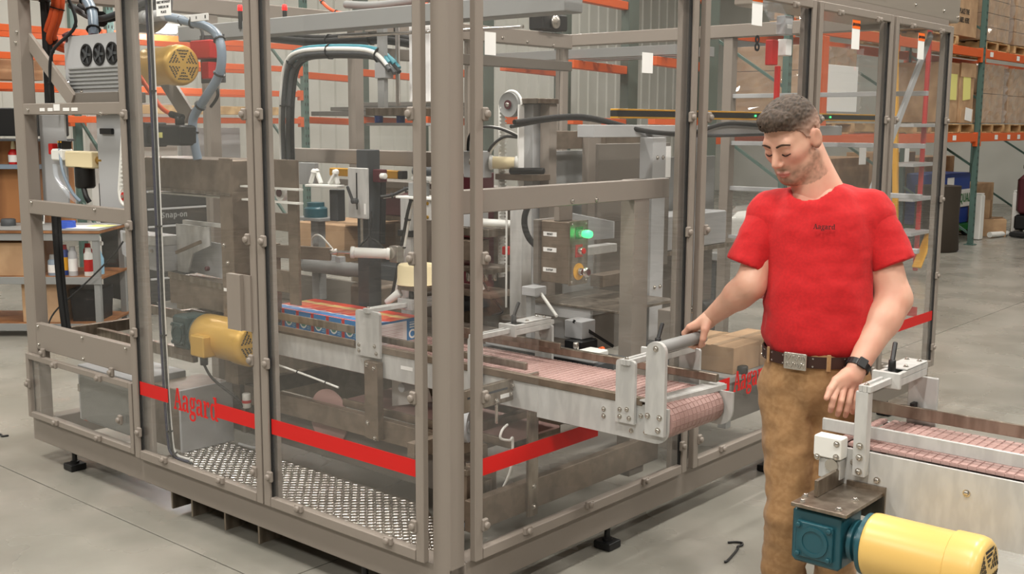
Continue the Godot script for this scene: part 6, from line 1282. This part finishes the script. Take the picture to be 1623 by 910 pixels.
class Field:   # signed distances on a grid, meshed as surface nets
	var o: Vector3
	var h: float
	var nx: int
	var ny: int
	var nz: int
	var d := PackedFloat32Array()
	func _init(lo: Vector3, hi: Vector3, cell: float) -> void:
		o = lo; h = cell
		nx = int((hi.x - lo.x) / cell) + 2; ny = int((hi.y - lo.y) / cell) + 2; nz = int((hi.z - lo.z) / cell) + 2
		d.resize(nx * ny * nz); d.fill(0.5)
	func span(lo: Vector3, hi: Vector3) -> PackedInt32Array:
		var a := (lo - o) / h
		var b := (hi - o) / h
		return PackedInt32Array([clampi(int(a.x), 0, nx - 1), clampi(int(b.x) + 1, 0, nx - 1), clampi(int(a.y), 0, ny - 1), clampi(int(b.y) + 1, 0, ny - 1), clampi(int(a.z), 0, nz - 1), clampi(int(b.z) + 1, 0, nz - 1)])
	func cap(a: Vector3, b: Vector3, ra: float, rb: float, k := 0.02) -> void:
		var m := maxf(ra, rb) + k + h * 2.0
		var s := span(a.min(b) - Vector3.ONE * m, a.max(b) + Vector3.ONE * m)
		var ba := b - a
		var l2 := maxf(ba.length_squared(), 1e-9)
		for z in range(s[4], s[5] + 1):
			for y in range(s[2], s[3] + 1):
				var i := (z * ny + y) * nx + s[0]
				for x in range(s[0], s[1] + 1):
					var pa := o + Vector3(x, y, z) * h - a
					var t := clampf(pa.dot(ba) / l2, 0.0, 1.0)
					var e := (pa - ba * t).length() - lerpf(ra, rb, t)
					var c := d[i]
					var q := maxf(k - absf(c - e), 0.0)
					d[i] = minf(c, e) - q * q * 0.25 / k
					i += 1
	func ell(c0: Vector3, r: Vector3, B := Basis(), k := 0.02, cut := false) -> void:
		var rr := maxf(r.x, maxf(r.y, r.z)) + k + h * 2.0
		var s := span(c0 - Vector3.ONE * rr, c0 + Vector3.ONE * rr)
		var Bt := B.transposed()
		var inv := Vector3.ONE / r
		for z in range(s[4], s[5] + 1):
			for y in range(s[2], s[3] + 1):
				var i := (z * ny + y) * nx + s[0]
				for x in range(s[0], s[1] + 1):
					var p := Bt * (o + Vector3(x, y, z) * h - c0)
					var k0 := (p * inv).length()
					var k1 := (p * inv * inv).length()
					var e := k0 * (k0 - 1.0) / maxf(k1, 1e-6)
					var c := d[i]
					if cut:
						e = -e
						var q := maxf(k - absf(c - e), 0.0)
						d[i] = maxf(c, e) + q * q * 0.25 / k
					else:
						var q := maxf(k - absf(c - e), 0.0)
						d[i] = minf(c, e) - q * q * 0.25 / k
					i += 1
	func plane(p0: Vector3, n: Vector3, within := 9.0) -> void:   # cuts away what lies on the side n points to
		for z in nz:
			for y in ny:
				var i := (z * ny + y) * nx
				for x in nx:
					var p := o + Vector3(x, y, z) * h - p0
					if p.length_squared() < within * within:
						d[i] = maxf(d[i], p.dot(n))
					i += 1
	func rough(f: FastNoiseLite, amp: float, stretch: Vector3) -> void:
		for z in nz:
			for y in ny:
				var i := (z * ny + y) * nx
				for x in nx:
					if absf(d[i]) < 0.04:
						d[i] += f.get_noise_3dv((o + Vector3(x, y, z) * h) * stretch) * amp
					i += 1
	func mesh(b: MB, off: Vector3, shade: Callable) -> void:
		var idx := PackedInt32Array(); idx.resize(nx * ny * nz); idx.fill(-1)
		var pv := PackedVector3Array()
		var lay := nx * ny
		var corner := PackedInt32Array([0, 1, nx, nx + 1, lay, lay + 1, lay + nx, lay + nx + 1])
		for z in nz - 1:
			for y in ny - 1:
				var i := (z * ny + y) * nx
				for x in nx - 1:
					var c := d[i]
					if absf(c) < h * 2.0:
						var neg := 0
						for q in 8:
							if d[i + corner[q]] < 0.0: neg += 1
						if neg > 0 and neg < 8:
							var sum := Vector3.ZERO
							var cnt := 0
							for q in 8:
								for e in [1, 2, 4]:
									if q & e: continue
									var d0 := d[i + corner[q]]
									var d1 := d[i + corner[q | e]]
									if (d0 < 0.0) != (d1 < 0.0):
										var t := d0 / (d0 - d1)
										var p := Vector3(q & 1, (q >> 1) & 1, (q >> 2) & 1)
										if e == 1: p.x = t
										elif e == 2: p.y = t
										else: p.z = t
										sum += p; cnt += 1
							idx[i] = pv.size()
							pv.append(o + (Vector3(x, y, z) + sum / cnt) * h)
					i += 1
		var pn := PackedVector3Array(); pn.resize(pv.size())
		var quads := []
		for z in range(1, nz - 1):
			for y in range(1, ny - 1):
				var i := (z * ny + y) * nx + 1
				for x in range(1, nx - 1):
					var c := d[i]
					if absf(c) < h * 2.5:
						for e in 3:
							var st: int = [1, nx, lay][e]
							if (c < 0.0) != (d[i + st] < 0.0):
								var s1: int = [nx, lay, 1][e]
								var s2: int = [lay, 1, nx][e]
								var A := idx[i - s1 - s2]; var Bq := idx[i - s2]; var Cq := idx[i]; var Dq := idx[i - s1]
								if A < 0 or Bq < 0 or Cq < 0 or Dq < 0: continue
								var nn := (pv[Cq] - pv[A]).cross(pv[Dq] - pv[Bq])
								if c >= 0.0: nn = -nn
								for w in [A, Bq, Cq, Dq]: pn[w] += nn
								quads.append([A, Bq, Cq, Dq])
					i += 1
		for k in pn.size():
			pn[k] = pn[k].normalized()
		var cols := PackedColorArray(); cols.resize(pv.size())
		if b.tinted:
			for k in pv.size(): cols[k] = shade.call(pv[k], pn[k])
		for q in quads:
			for w in [[0, 1, 2], [0, 2, 3]]:
				var ia: int = q[w[0]]; var ib: int = q[w[1]]; var ic: int = q[w[2]]
				if (pv[ib] - pv[ia]).cross(pv[ic] - pv[ia]).dot(pn[ia] + pn[ib] + pn[ic]) > 0.0:
					var sw := ib; ib = ic; ic = sw
				b.v.append(pv[ia] - off); b.v.append(pv[ib] - off); b.v.append(pv[ic] - off)
				b.n.append(pn[ia]); b.n.append(pn[ib]); b.n.append(pn[ic])
				b.t.append(Vector2.ZERO); b.t.append(Vector2.ZERO); b.t.append(Vector2.ZERO)
				if b.tinted:
					b.c.append(cols[ia]); b.c.append(cols[ib]); b.c.append(cols[ic])

func worker() -> void:
	var P0 := v3(0.80, 0, 0.955)
	var lt := v3(0.308, 0, 0.9514).normalized()
	var ft := lt.cross(Vector3.UP)
	var T := Basis(lt, Vector3.UP, ft)
	var q := func(x: float, y: float, z: float) -> Vector3: return P0 + lt * x + Vector3.UP * y + ft * z
	var o := thing("person", "worker in a red T-shirt and tan work trousers gripping the conveyor handle, looking down", "person", P0)
	var skin_m := mat("skin", Color(1, 1, 1), 0.5)
	skin_m.vertex_color_use_as_albedo = true
	skin_m.subsurf_scatter_enabled = true; skin_m.subsurf_scatter_strength = 0.06
	# head axes
	var hf := v3(-0.862, -0.486, -0.13).normalized()
	var hl := v3(-0.165, 0.03, 0.986); hl = (hl - hf * hl.dot(hf)).normalized()
	var hu := hf.cross(hl).normalized()
	var H := Basis(hl, hu, hf)
	var hc := v3(0.791, 1.716, 0.825)
	var hs := 1.06
	var hp := func(x: float, y: float, z: float) -> Vector3: return hc + H * (v3(x, y, z) * hs)
	# joints
	var sh_r: Vector3 = q.call(-0.2, 1.448, -0.08)
	var sh_l: Vector3 = q.call(0.135, 1.452, -0.108)
	var el_r: Vector3 = q.call(-0.236, 1.225, 0.02)
	var el_l: Vector3 = q.call(0.222, 1.195, -0.06)
	var wr_r := v3(0.752, 1.088, 0.562)
	var wr_l := v3(0.736, 0.985, 1.112)
	var neck: Vector3 = q.call(-0.052, 1.5, -0.1)
	var fine := FastNoiseLite.new(); fine.seed = 4; fine.frequency = 60.0; fine.fractal_octaves = 3
	var tone := FastNoiseLite.new(); tone.seed = 9; tone.frequency = 14.0
	var skin_lin := Color(0.67, 0.395, 0.285)
	var flat := func(p: Vector3, _n: Vector3) -> Color:
		var k := tone.get_noise_3dv(p)
		return skin_lin.lerp(Color(0.64, 0.31, 0.22), clampf(0.35 + k * 0.7, 0.0, 1.0))
	var face := func(p: Vector3, _n: Vector3) -> Color:
		var w := H.transposed() * (p - hc) / hs
		var c: Color = flat.call(p, _n)
		var blush := clampf(1.0 - Vector2(absf(w.x) - 0.042, w.y + 0.025).length() / 0.035, 0.0, 1.0) if w.z > 0.03 else 0.0
		c = c.lerp(Color(0.68, 0.27, 0.21), blush * 0.55)
		var g := fine.get_noise_3dv(p)
		# stubble along jaw, chin and lip
		var jaw := smoothstep(-0.05, -0.075, w.y) * smoothstep(-0.02, 0.0, w.z)
		jaw = maxf(jaw, smoothstep(0.03, 0.05, absf(w.x)) * smoothstep(0.035, 0.015, w.z) * smoothstep(-0.015, -0.03, w.y) * smoothstep(-0.03, -0.01, w.z))
		var chin := smoothstep(0.03, 0.015, absf(w.x)) * smoothstep(-0.088, -0.1, w.y) * smoothstep(0.02, 0.05, w.z)
		var lip_hair := smoothstep(0.034, 0.022, absf(w.x)) * smoothstep(0.012, 0.006, absf(w.y + 0.055)) * smoothstep(0.06, 0.08, w.z)
		if w.y > -0.13:
			c = c.lerp(Color(0.2, 0.12, 0.08), clampf((jaw * 0.5 + chin * 0.6 + lip_hair * 0.35) * (1.0 + g * 0.9), 0.0, 0.85))
		# shaved sides
		var side := smoothstep(0.03, 0.05, w.y - w.z * 0.75) * smoothstep(0.02, 0.0, w.z - 0.055)
		side = maxf(side, smoothstep(-0.02, -0.04, w.z) * smoothstep(-0.06, -0.02, w.y))
		c = c.lerp(Color(0.13, 0.085, 0.06), clampf(side * 0.62 * (1.0 + g * 0.5), 0.0, 0.9))
		# lips
		var lip := smoothstep(0.026, 0.02, absf(w.x)) * smoothstep(0.0095, 0.006, absf(w.y + 0.0735)) * smoothstep(0.075, 0.085, w.z)
		c = c.lerp(Color(0.52, 0.17, 0.15), lip * 0.75)
		return c
	var sk := MB.new(); sk.tinted = true
	# trunk and arms under the clothes
	var f := Field.new(v3(0.5, 0.9, 0.42), v3(1.12, 1.58, 1.36), 0.01)
	f.cap(sh_r, el_r, 0.057, 0.049, 0.03)
	f.cap(el_r, el_r.lerp(wr_r, 0.3), 0.047, 0.05, 0.03)
	f.cap(el_r.lerp(wr_r, 0.25), wr_r, 0.05, 0.031, 0.02)
	f.cap(sh_l, el_l, 0.06, 0.055, 0.03)
	f.cap(el_l, el_l.lerp(wr_l, 0.3), 0.052, 0.056, 0.03)
	f.cap(el_l.lerp(wr_l, 0.25), wr_l, 0.056, 0.033, 0.02)
	f.cap(sh_r, sh_l, 0.05, 0.05, 0.03)
	f.cap(neck, q.call(-0.03, 1.05, -0.04), 0.085, 0.11, 0.04)
	f.mesh(sk, P0, flat)
	# head and neck
	f = Field.new(hc - v3(0.2, 0.25, 0.17), hc + v3(0.19, 0.17, 0.17), 0.0042)
	f.ell(hp.call(0, 0.035, -0.015), v3(0.076, 0.092, 0.098) * hs, H)
	f.ell(hp.call(0, -0.035, 0.03), v3(0.064, 0.085, 0.062) * hs, H, 0.03)
	f.ell(hp.call(0, -0.078, 0.033), v3(0.054, 0.044, 0.048) * hs, H, 0.02)
	for s in [-1.0, 1.0]:
		f.cap(hp.call(s * 0.052, -0.055, 0.0), hp.call(s * 0.02, -0.1, 0.062), 0.02, 0.02, 0.025)
		f.cap(hp.call(s * 0.04, -0.018, 0.058), hp.call(s * 0.05, -0.012, 0.03), 0.024, 0.02, 0.02)
	f.ell(hp.call(0, -0.106, 0.07), v3(0.024, 0.018, 0.018) * hs, H, 0.018)
	f.cap(hp.call(-0.034, 0.024, 0.074), hp.call(0.034, 0.024, 0.074), 0.016, 0.016, 0.02)
	for s in [-1.0, 1.0]:
		f.ell(hp.call(s * 0.032, 0.0, 0.101), v3(0.019, 0.0125, 0.017) * hs, H, 0.012, true)
		f.ell(hp.call(s * 0.032, -0.001, 0.0755), v3(0.0165, 0.0135, 0.0135) * hs, H, 0.004)
	f.cap(hp.call(0, 0.016, 0.086), hp.call(0, -0.03, 0.11), 0.0085, 0.0125, 0.012)
	for s in [-1.0, 1.0]:
		f.ell(hp.call(s * 0.0115, -0.036, 0.1), v3(0.0085, 0.0075, 0.011) * hs, H, 0.006)
	f.ell(hp.call(0, -0.07, 0.088), v3(0.025, 0.0065, 0.0125) * hs, H, 0.005)
	f.ell(hp.call(0, -0.0795, 0.086), v3(0.02, 0.0065, 0.0125) * hs, H, 0.004)
	f.ell(hp.call(0, -0.0745, 0.102), v3(0.027, 0.0018, 0.008) * hs, H, 0.003, true)
	for s in [-1.0, 1.0]:
		var eb := H * Basis(Vector3.UP, s * -0.35) * Basis(Vector3.RIGHT, -0.2)
		f.ell(hp.call(s * 0.081, -0.006, -0.014), v3(0.0085, 0.033, 0.0205) * hs, eb, 0.008)
		f.ell(hp.call(s * 0.0905, -0.003, -0.009), v3(0.007, 0.021, 0.0115) * hs, eb, 0.005, true)
	f.cap(hp.call(0, -0.05, -0.035), neck, 0.06, 0.069, 0.03)
	f.cap(hp.call(0.0, -0.055, -0.055), q.call(0.0, 1.515, -0.13), 0.045, 0.055, 0.03)
	f.cap(hp.call(0.03, -0.07, -0.02), q.call(-0.045, 1.5, -0.06), 0.03, 0.04, 0.03)
	f.mesh(sk, P0, face)
	# hand that grips the handle
	f = Field.new(v3(0.655, 0.955, 0.45), v3(0.83, 1.125, 0.63), 0.0036)
	f.cap(wr_r, v3(0.745, 1.07, 0.545), 0.031, 0.03, 0.01)
	for i in 4:
		var x: float = 0.708 + i * 0.0205
		var kn := v3(x, 1.053 - absf(i - 1.2) * 0.003, 0.502)
		f.cap(v3(0.735 + i * 0.008, 1.072, 0.55), kn, 0.021, 0.0135, 0.012)
		var pip := v3(x + 0.001, 1.026, 0.480 + (0.004 if i == 3 else 0.0))
		var dip := v3(x + 0.002, 0.988, 0.492)
		var tip := v3(x + 0.003, 0.981, 0.522 + (0.008 if i == 1 else 0.0))
		f.cap(kn, pip, 0.0115, 0.0102, 0.003); f.cap(pip, dip, 0.0102, 0.0094, 0.003); f.cap(dip, tip, 0.0094, 0.0085, 0.003)
	f.cap(v3(0.728, 1.075, 0.56), v3(0.706, 1.05, 0.566), 0.02, 0.0145, 0.012)
	f.cap(v3(0.706, 1.05, 0.566), v3(0.701, 1.018, 0.5625), 0.0135, 0.0115, 0.004)
	f.cap(v3(0.701, 1.018, 0.5625), v3(0.71, 0.99, 0.549), 0.0115, 0.0095, 0.004)
	f.mesh(sk, P0, flat)
	# hand that hangs by the thigh
	f = Field.new(v3(0.57, 0.80, 1.03), v3(0.81, 1.03, 1.17), 0.0036)
	f.cap(wr_l, v3(0.722, 0.965, 1.106), 0.033, 0.03, 0.01)
	var kl := [v3(0.665, 0.935, 1.082), v3(0.69, 0.938, 1.094), v3(0.717, 0.932, 1.105), v3(0.744, 0.924, 1.112)]
	var pl := [v3(0.633, 0.901, 1.085), v3(0.658, 0.892, 1.1), v3(0.69, 0.884, 1.112), v3(0.722, 0.884, 1.12)]
	var dl := [v3(0.632, 0.876, 1.081), v3(0.656, 0.863, 1.096), v3(0.688, 0.855, 1.108), v3(0.722, 0.86, 1.116)]
	var tl := [v3(0.64, 0.859, 1.074), v3(0.664, 0.844, 1.088), v3(0.697, 0.836, 1.1), v3(0.73, 0.843, 1.109)]
	for i in 4:
		f.cap(v3(0.712 + i * 0.009, 0.966, 1.096 + i * 0.006), kl[i], 0.02, 0.0145, 0.012)
		f.cap(kl[i], pl[i], 0.0118, 0.0105, 0.003); f.cap(pl[i], dl[i], 0.0104, 0.0096, 0.003); f.cap(dl[i], tl[i], 0.0096, 0.0084, 0.003)
	f.cap(v3(0.70, 0.968, 1.092), v3(0.664, 0.955, 1.078), 0.021, 0.0145, 0.012)
	f.cap(v3(0.664, 0.955, 1.078), v3(0.632, 0.931, 1.074), 0.0135, 0.0115, 0.004)
	f.cap(v3(0.632, 0.931, 1.074), v3(0.611, 0.906, 1.072), 0.0115, 0.009, 0.004)
	f.mesh(sk, P0, flat)
	part(o, "body", sk, skin_m)
	# hair
	var hair_m := mat("hair", Color(1, 1, 1), 0.7)
	hair_m.vertex_color_use_as_albedo = true
	var hb := MB.new(); hb.tinted = true
	f = Field.new(hc - v3(0.2, 0.12, 0.15), hc + v3(0.16, 0.2, 0.15), 0.0042)
	f.ell(hp.call(0, 0.036, -0.015), v3(0.0785, 0.0955, 0.1005) * hs, H)
	f.ell(hp.call(0, 0.078, 0.004), v3(0.069, 0.062, 0.094) * hs, H, 0.012)
	f.ell(hp.call(0, 0.1, 0.062), v3(0.05, 0.026, 0.03) * hs, H, 0.02)
	for z in f.nz:
		for y in f.ny:
			var i := (z * f.ny + y) * f.nx
			for x in f.nx:
				if absf(f.d[i]) < 0.03:
					var w := H.transposed() * (f.o + Vector3(x, y, z) * f.h - hc) / hs
					var low := lerpf(0.042, 0.076, clampf((w.z - 0.03) / 0.055, 0.0, 1.0))
					if w.z < 0.03: low = lerpf(-0.008, 0.042, smoothstep(0.018, 0.03, w.z))
					if w.z < 0.006: low = lerpf(0.03, -0.008, smoothstep(-0.004, 0.006, w.z))
					if w.z < -0.03: low = lerpf(-0.012, 0.03, smoothstep(-0.04, -0.03, w.z)) - maxf(-0.04 - w.z, 0.0) * 0.9
					f.d[i] = maxf(f.d[i], (low - w.y) * 0.8)
				i += 1
	var strand := FastNoiseLite.new(); strand.seed = 2; strand.frequency = 70.0; strand.fractal_octaves = 3
	f.rough(strand, 0.005, v3(0.55, 1.0, 1.6))
	f.mesh(hb, P0, func(p: Vector3, _n: Vector3) -> Color:
		var w := H.transposed() * (p - hc) / hs
		var k := strand.get_noise_3dv(p * v3(0.8, 1.2, 2.0))
		var c := Color(0.03, 0.02, 0.014).lerp(Color(0.1, 0.068, 0.047), clampf(0.45 + k * 1.1, 0.0, 1.0))
		return c.lerp(Color(0.44, 0.265, 0.195), smoothstep(0.085, 0.018, w.y) * 0.92 * smoothstep(0.075, 0.04, w.z)))
	part(o, "hair", hb, hair_m)
	for s in [-1.0, 1.0]:
		part(o, "eyebrow", MB.new().tube(curve([hp.call(s * 0.012, 0.022, 0.0935) - P0, hp.call(s * 0.03, 0.0285, 0.0915) - P0, hp.call(s * 0.043, 0.0265, 0.0855) - P0, hp.call(s * 0.053, 0.0215, 0.0775) - P0]), 0.0036, 8, 0.002), mat("brow", Color(0.24, 0.17, 0.12), 0.9))
		part(o, "eyelash", MB.new().tube(curve([hp.call(s * 0.0185, -0.0065, 0.087) - P0, hp.call(s * 0.032, -0.0105, 0.0895) - P0, hp.call(s * 0.0465, -0.006, 0.081) - P0]), 0.0021, 6), mat("lash", Color(0.13, 0.08, 0.06), 0.8))
	# T-shirt
	f = Field.new(v3(0.52, 0.94, 0.56), v3(1.16, 1.64, 1.32), 0.0085)
	f.ell(q.call(-0.03, 1.36, -0.062), v3(0.187, 0.215, 0.128), T)
	f.ell(q.call(-0.018, 1.15, -0.03), v3(0.178, 0.24, 0.138), T, 0.05)
	f.ell(q.call(-0.014, 1.06, -0.028), v3(0.18, 0.12, 0.142), T, 0.04)
	f.cap(q.call(-0.185, 1.448, -0.085), q.call(0.12, 1.455, -0.11), 0.078, 0.076, 0.03)
	f.cap(q.call(-0.05, 1.52, -0.125), q.call(-0.19, 1.462, -0.09), 0.05, 0.066, 0.04)
	f.cap(q.call(-0.01, 1.525, -0.15), q.call(0.13, 1.478, -0.115), 0.048, 0.066, 0.04)
	var se_r: Vector3 = q.call(-0.258, 1.29, 0.0)
	var se_l: Vector3 = q.call(0.212, 1.305, -0.082)
	f.cap(q.call(-0.2, 1.44, -0.08), q.call(-0.215, 1.4, -0.07), 0.076, 0.07, 0.03)
	f.cap(q.call(0.135, 1.45, -0.11), q.call(0.15, 1.4, -0.1), 0.074, 0.07, 0.03)
	var fold := FastNoiseLite.new(); fold.seed = 21; fold.frequency = 7.0; fold.fractal_octaves = 3
	f.rough(fold, 0.01, v3(1.1, 0.4, 1.1))
	var fold2 := FastNoiseLite.new(); fold2.seed = 5; fold2.frequency = 11.0; fold2.fractal_octaves = 2; fold2.noise_type = FastNoiseLite.TYPE_SIMPLEX
	f.rough(fold2, 0.0045, v3(0.5, 1.1, 0.5))
	f.ell(q.call(-0.056, 1.578, -0.06), v3(0.082, 0.075, 0.098), T * Basis(Vector3.RIGHT, 0.45), 0.006, true)
	f.plane(q.call(0, 1.005, 0), Vector3.DOWN)
	var st := MB.new()
	f.mesh(st, P0, flat)
	for s in [[q.call(-0.198, 1.45, -0.08), se_r, 0.073, 0.069, T * v3(-0.3, -0.93, 0.16)], [q.call(0.135, 1.455, -0.11), se_l, 0.076, 0.077, T * v3(0.42, -0.9, 0.1)]]:
		f = Field.new((s[0] as Vector3).min(s[1]) - Vector3.ONE * 0.1, (s[0] as Vector3).max(s[1]) + Vector3.ONE * 0.1, 0.0085)
		f.cap(s[0], s[1], s[2], s[3], 0.02)
		f.rough(fold, 0.01, v3(1.1, 0.4, 1.1)); f.rough(fold2, 0.0045, v3(0.5, 1.1, 0.5))
		f.plane(s[1], (s[4] as Vector3).normalized())
		f.mesh(st, P0, flat)
	var shirt_m := mat("shirt_red", Color(1, 1, 1), 0.85)
	tex(shirt_m, noise(41, 0.05, [Color(0.70, 0.045, 0.07), Color(0.76, 0.065, 0.09)], [0.3, 0.7], 256), 6.0)
	shirt_m.rim_enabled = true; shirt_m.rim = 0.12; shirt_m.rim_tint = 0.6
	var sh := part(o, "t_shirt", st, shirt_m)
	sh.set_meta("label", "red cotton T-shirt with small dark chest lettering")
	# neckband and hems
	var ring := func(c: Vector3, a: Vector3, b: Vector3, r: float) -> MB:
		var pts := []
		for k in 33: pts.append(c + a * cos(TAU * k / 32.0) + b * sin(TAU * k / 32.0) - P0)
		return MB.new().tube(pts, r, 8)
	# trousers
	f = Field.new(v3(0.55, 0.02, 0.7), v3(1.1, 1.08, 1.28), 0.0105)
	f.ell(q.call(-0.014, 0.93, -0.032), v3(0.176, 0.15, 0.14), T)
	f.cap(q.call(-0.014, 0.99, -0.03), q.call(-0.014, 1.03, -0.03), 0.135, 0.135, 0.05)
	f.cap(q.call(-0.098, 0.87, -0.02), q.call(-0.072, 0.45, 0.045), 0.103, 0.078, 0.03)
	f.cap(q.call(-0.072, 0.45, 0.045), q.call(-0.09, 0.09, 0.0), 0.078, 0.074, 0.02)
	f.cap(q.call(0.072, 0.87, -0.03), q.call(0.066, 0.45, 0.0), 0.099, 0.076, 0.03)
	f.cap(q.call(0.066, 0.45, 0.0), q.call(0.085, 0.09, -0.05), 0.076, 0.073, 0.02)
	f.rough(fold, 0.015, v3(1.2, 0.36, 1.2))
	f.rough(fold2, 0.006, v3(0.6, 1.2, 0.6))
	f.plane(q.call(0, 1.03, 0), Vector3.UP); f.plane(q.call(0, 0.05, 0), Vector3.DOWN)
	var tr := MB.new()
	f.mesh(tr, P0, flat)
	var tan_m := tex(mat("trouser_tan", Color(1, 1, 1), 0.9), noise(43, 0.03, [Color(0.60, 0.455, 0.30), Color(0.655, 0.51, 0.35)], [0.3, 0.7], 256, 5), 5.0)
	tan_m.rim_enabled = true; tan_m.rim = 0.25
	part(o, "trousers", tr, tan_m)
	# belt round the waist
	var belt := MB.new()
	var bp := func(a: float, gr: float) -> Vector3: return q.call(-0.014, 1.002, -0.03) + T * v3(cos(a) * (0.177 + gr), -sin(a) * 0.006, sin(a) * (0.147 + gr)) - P0
	for k in 48:
		var a0 := TAU * k / 48.0
		var a1 := TAU * (k + 1) / 48.0
		for gr in [0.0, 0.005]:
			var n0 := T * v3(cos(a0), 0, sin(a0)) * (1.0 if gr > 0.0 else -1.0)
			var n1 := T * v3(cos(a1), 0, sin(a1)) * (1.0 if gr > 0.0 else -1.0)
			var A: Vector3 = bp.call(a0, gr) + v3(0, -0.019, 0); var Bq: Vector3 = bp.call(a1, gr) + v3(0, -0.019, 0)
			belt.tri(A, Bq, Bq + v3(0, 0.038, 0), n0, n1, n1); belt.tri(A, Bq + v3(0, 0.038, 0), A + v3(0, 0.038, 0), n0, n1, n0)
		for y in [-0.019, 0.019]:
			belt.quad(bp.call(a0, 0.0) + v3(0, y, 0), bp.call(a1, 0.0) + v3(0, y, 0), bp.call(a1, 0.005) + v3(0, y, 0), bp.call(a0, 0.005) + v3(0, y, 0), Vector3.UP * signf(y))
	var bl := part(o, "belt", belt, mat("belt_leather", Color(0.2, 0.11, 0.085), 0.45))
	bl.set_meta("label", "dark brown studded leather belt")
	for k in 22:
		var a := TAU * k / 22.0 + 0.1
		for y in [-0.013, 0.013]:
			inst("stud", bolt_mesh(), M.chrome, bl, Transform3D(facing(T * v3(cos(a), 0, sin(a))).scaled_local(Vector3.ONE * 0.28), bp.call(a, 0.005) + v3(0, y, 0)))
	var ab := 1.83
	var bu := MB.new()
	var bc: Vector3 = bp.call(ab, 0.012)
	bu.box(bc, v3(0.08, 0.058, 0.008), 0.012 * 0.3, T * Basis(Vector3.UP, -0.25))
	for k in 14:
		bu.box(bc + T * Basis(Vector3.UP, -0.25) * v3(-0.03 + (k % 7) * 0.01, -0.012 + (k / 7) * 0.024, 0.004), v3(0.007, 0.014 + 0.004 * (k % 3), 0.006), 0.0025, T * Basis(Vector3.UP, -0.25) * Basis(Vector3.BACK, 0.5 * sin(k * 2.1)))
	part(o, "belt_buckle", bu, M.bolt)
	for a in [0.5, 1.25, 2.5, 3.3]:
		part(o, "belt_loop", MB.new().box(bp.call(a, 0.006), v3(0.014, 0.056, 0.006), 0.002, facing(T * v3(cos(a), 0, sin(a)))), tan_m)
	# wristwatch
	var wd := (wr_l - el_l).normalized()
	var wx := wd.cross(Vector3.UP).normalized()
	var wy := wd.cross(wx)
	var wc := wr_l - wd * 0.012
	var wpts := []
	for k in 25:
		wpts.append(wc + wx * cos(TAU * k / 24.0) * 0.038 + wy * sin(TAU * k / 24.0) * 0.036 - P0)
	var watch := MB.new()
	for k in 24:
		var mid: Vector3 = (wpts[k] + wpts[k + 1]) * 0.5
		var nrm := (mid + P0 - wc).normalized()
		watch.box(mid, v3(0.0105, 0.022, 0.004), 0.001, Basis(nrm.cross(wd).normalized(), wd, nrm).orthonormalized())
	var wn := (v3(-0.75, 0.3, 0.6)); wn = (wn - wd * wn.dot(wd)).normalized()
	watch.box(wc + wn * 0.041 - P0, v3(0.03, 0.034, 0.009), 0.003, Basis(wd.cross(wn), wd, wn).orthonormalized())
	part(o, "wristwatch", watch, M.black)
	# boots
	for b in [q.call(-0.09, 0, 0.0), q.call(0.085, 0, -0.05)]:
		f = Field.new(b - v3(0.25, 0.0, 0.2) - v3(0, 0.01, 0), b + v3(0.2, 0.16, 0.2), 0.009)
		f.cap(b + v3(0, 0.13, 0), b + v3(0, 0.06, 0), 0.05, 0.052, 0.02)
		f.cap(b + v3(0, 0.045, 0) - ft * 0.05, b + v3(0, 0.042, 0) + ft * 0.15, 0.042, 0.044, 0.03)
		f.plane(b + v3(0, 0.002, 0), Vector3.DOWN)
		var bt := MB.new()
		f.mesh(bt, P0, flat)
		part(o, "boot", bt, M.belt_leather)
	# chest lettering
	var lp: Vector3 = q.call(0.004, 1.436, 0.072)
	text(o, "shirt_lettering", "Aagard", 0.022, mat("thread", Color(0.12, 0.03, 0.03), 0.8), Transform3D(facing((T * v3(0.12, 0.22, 1.0)).normalized()), lp - P0), true, 0.85)
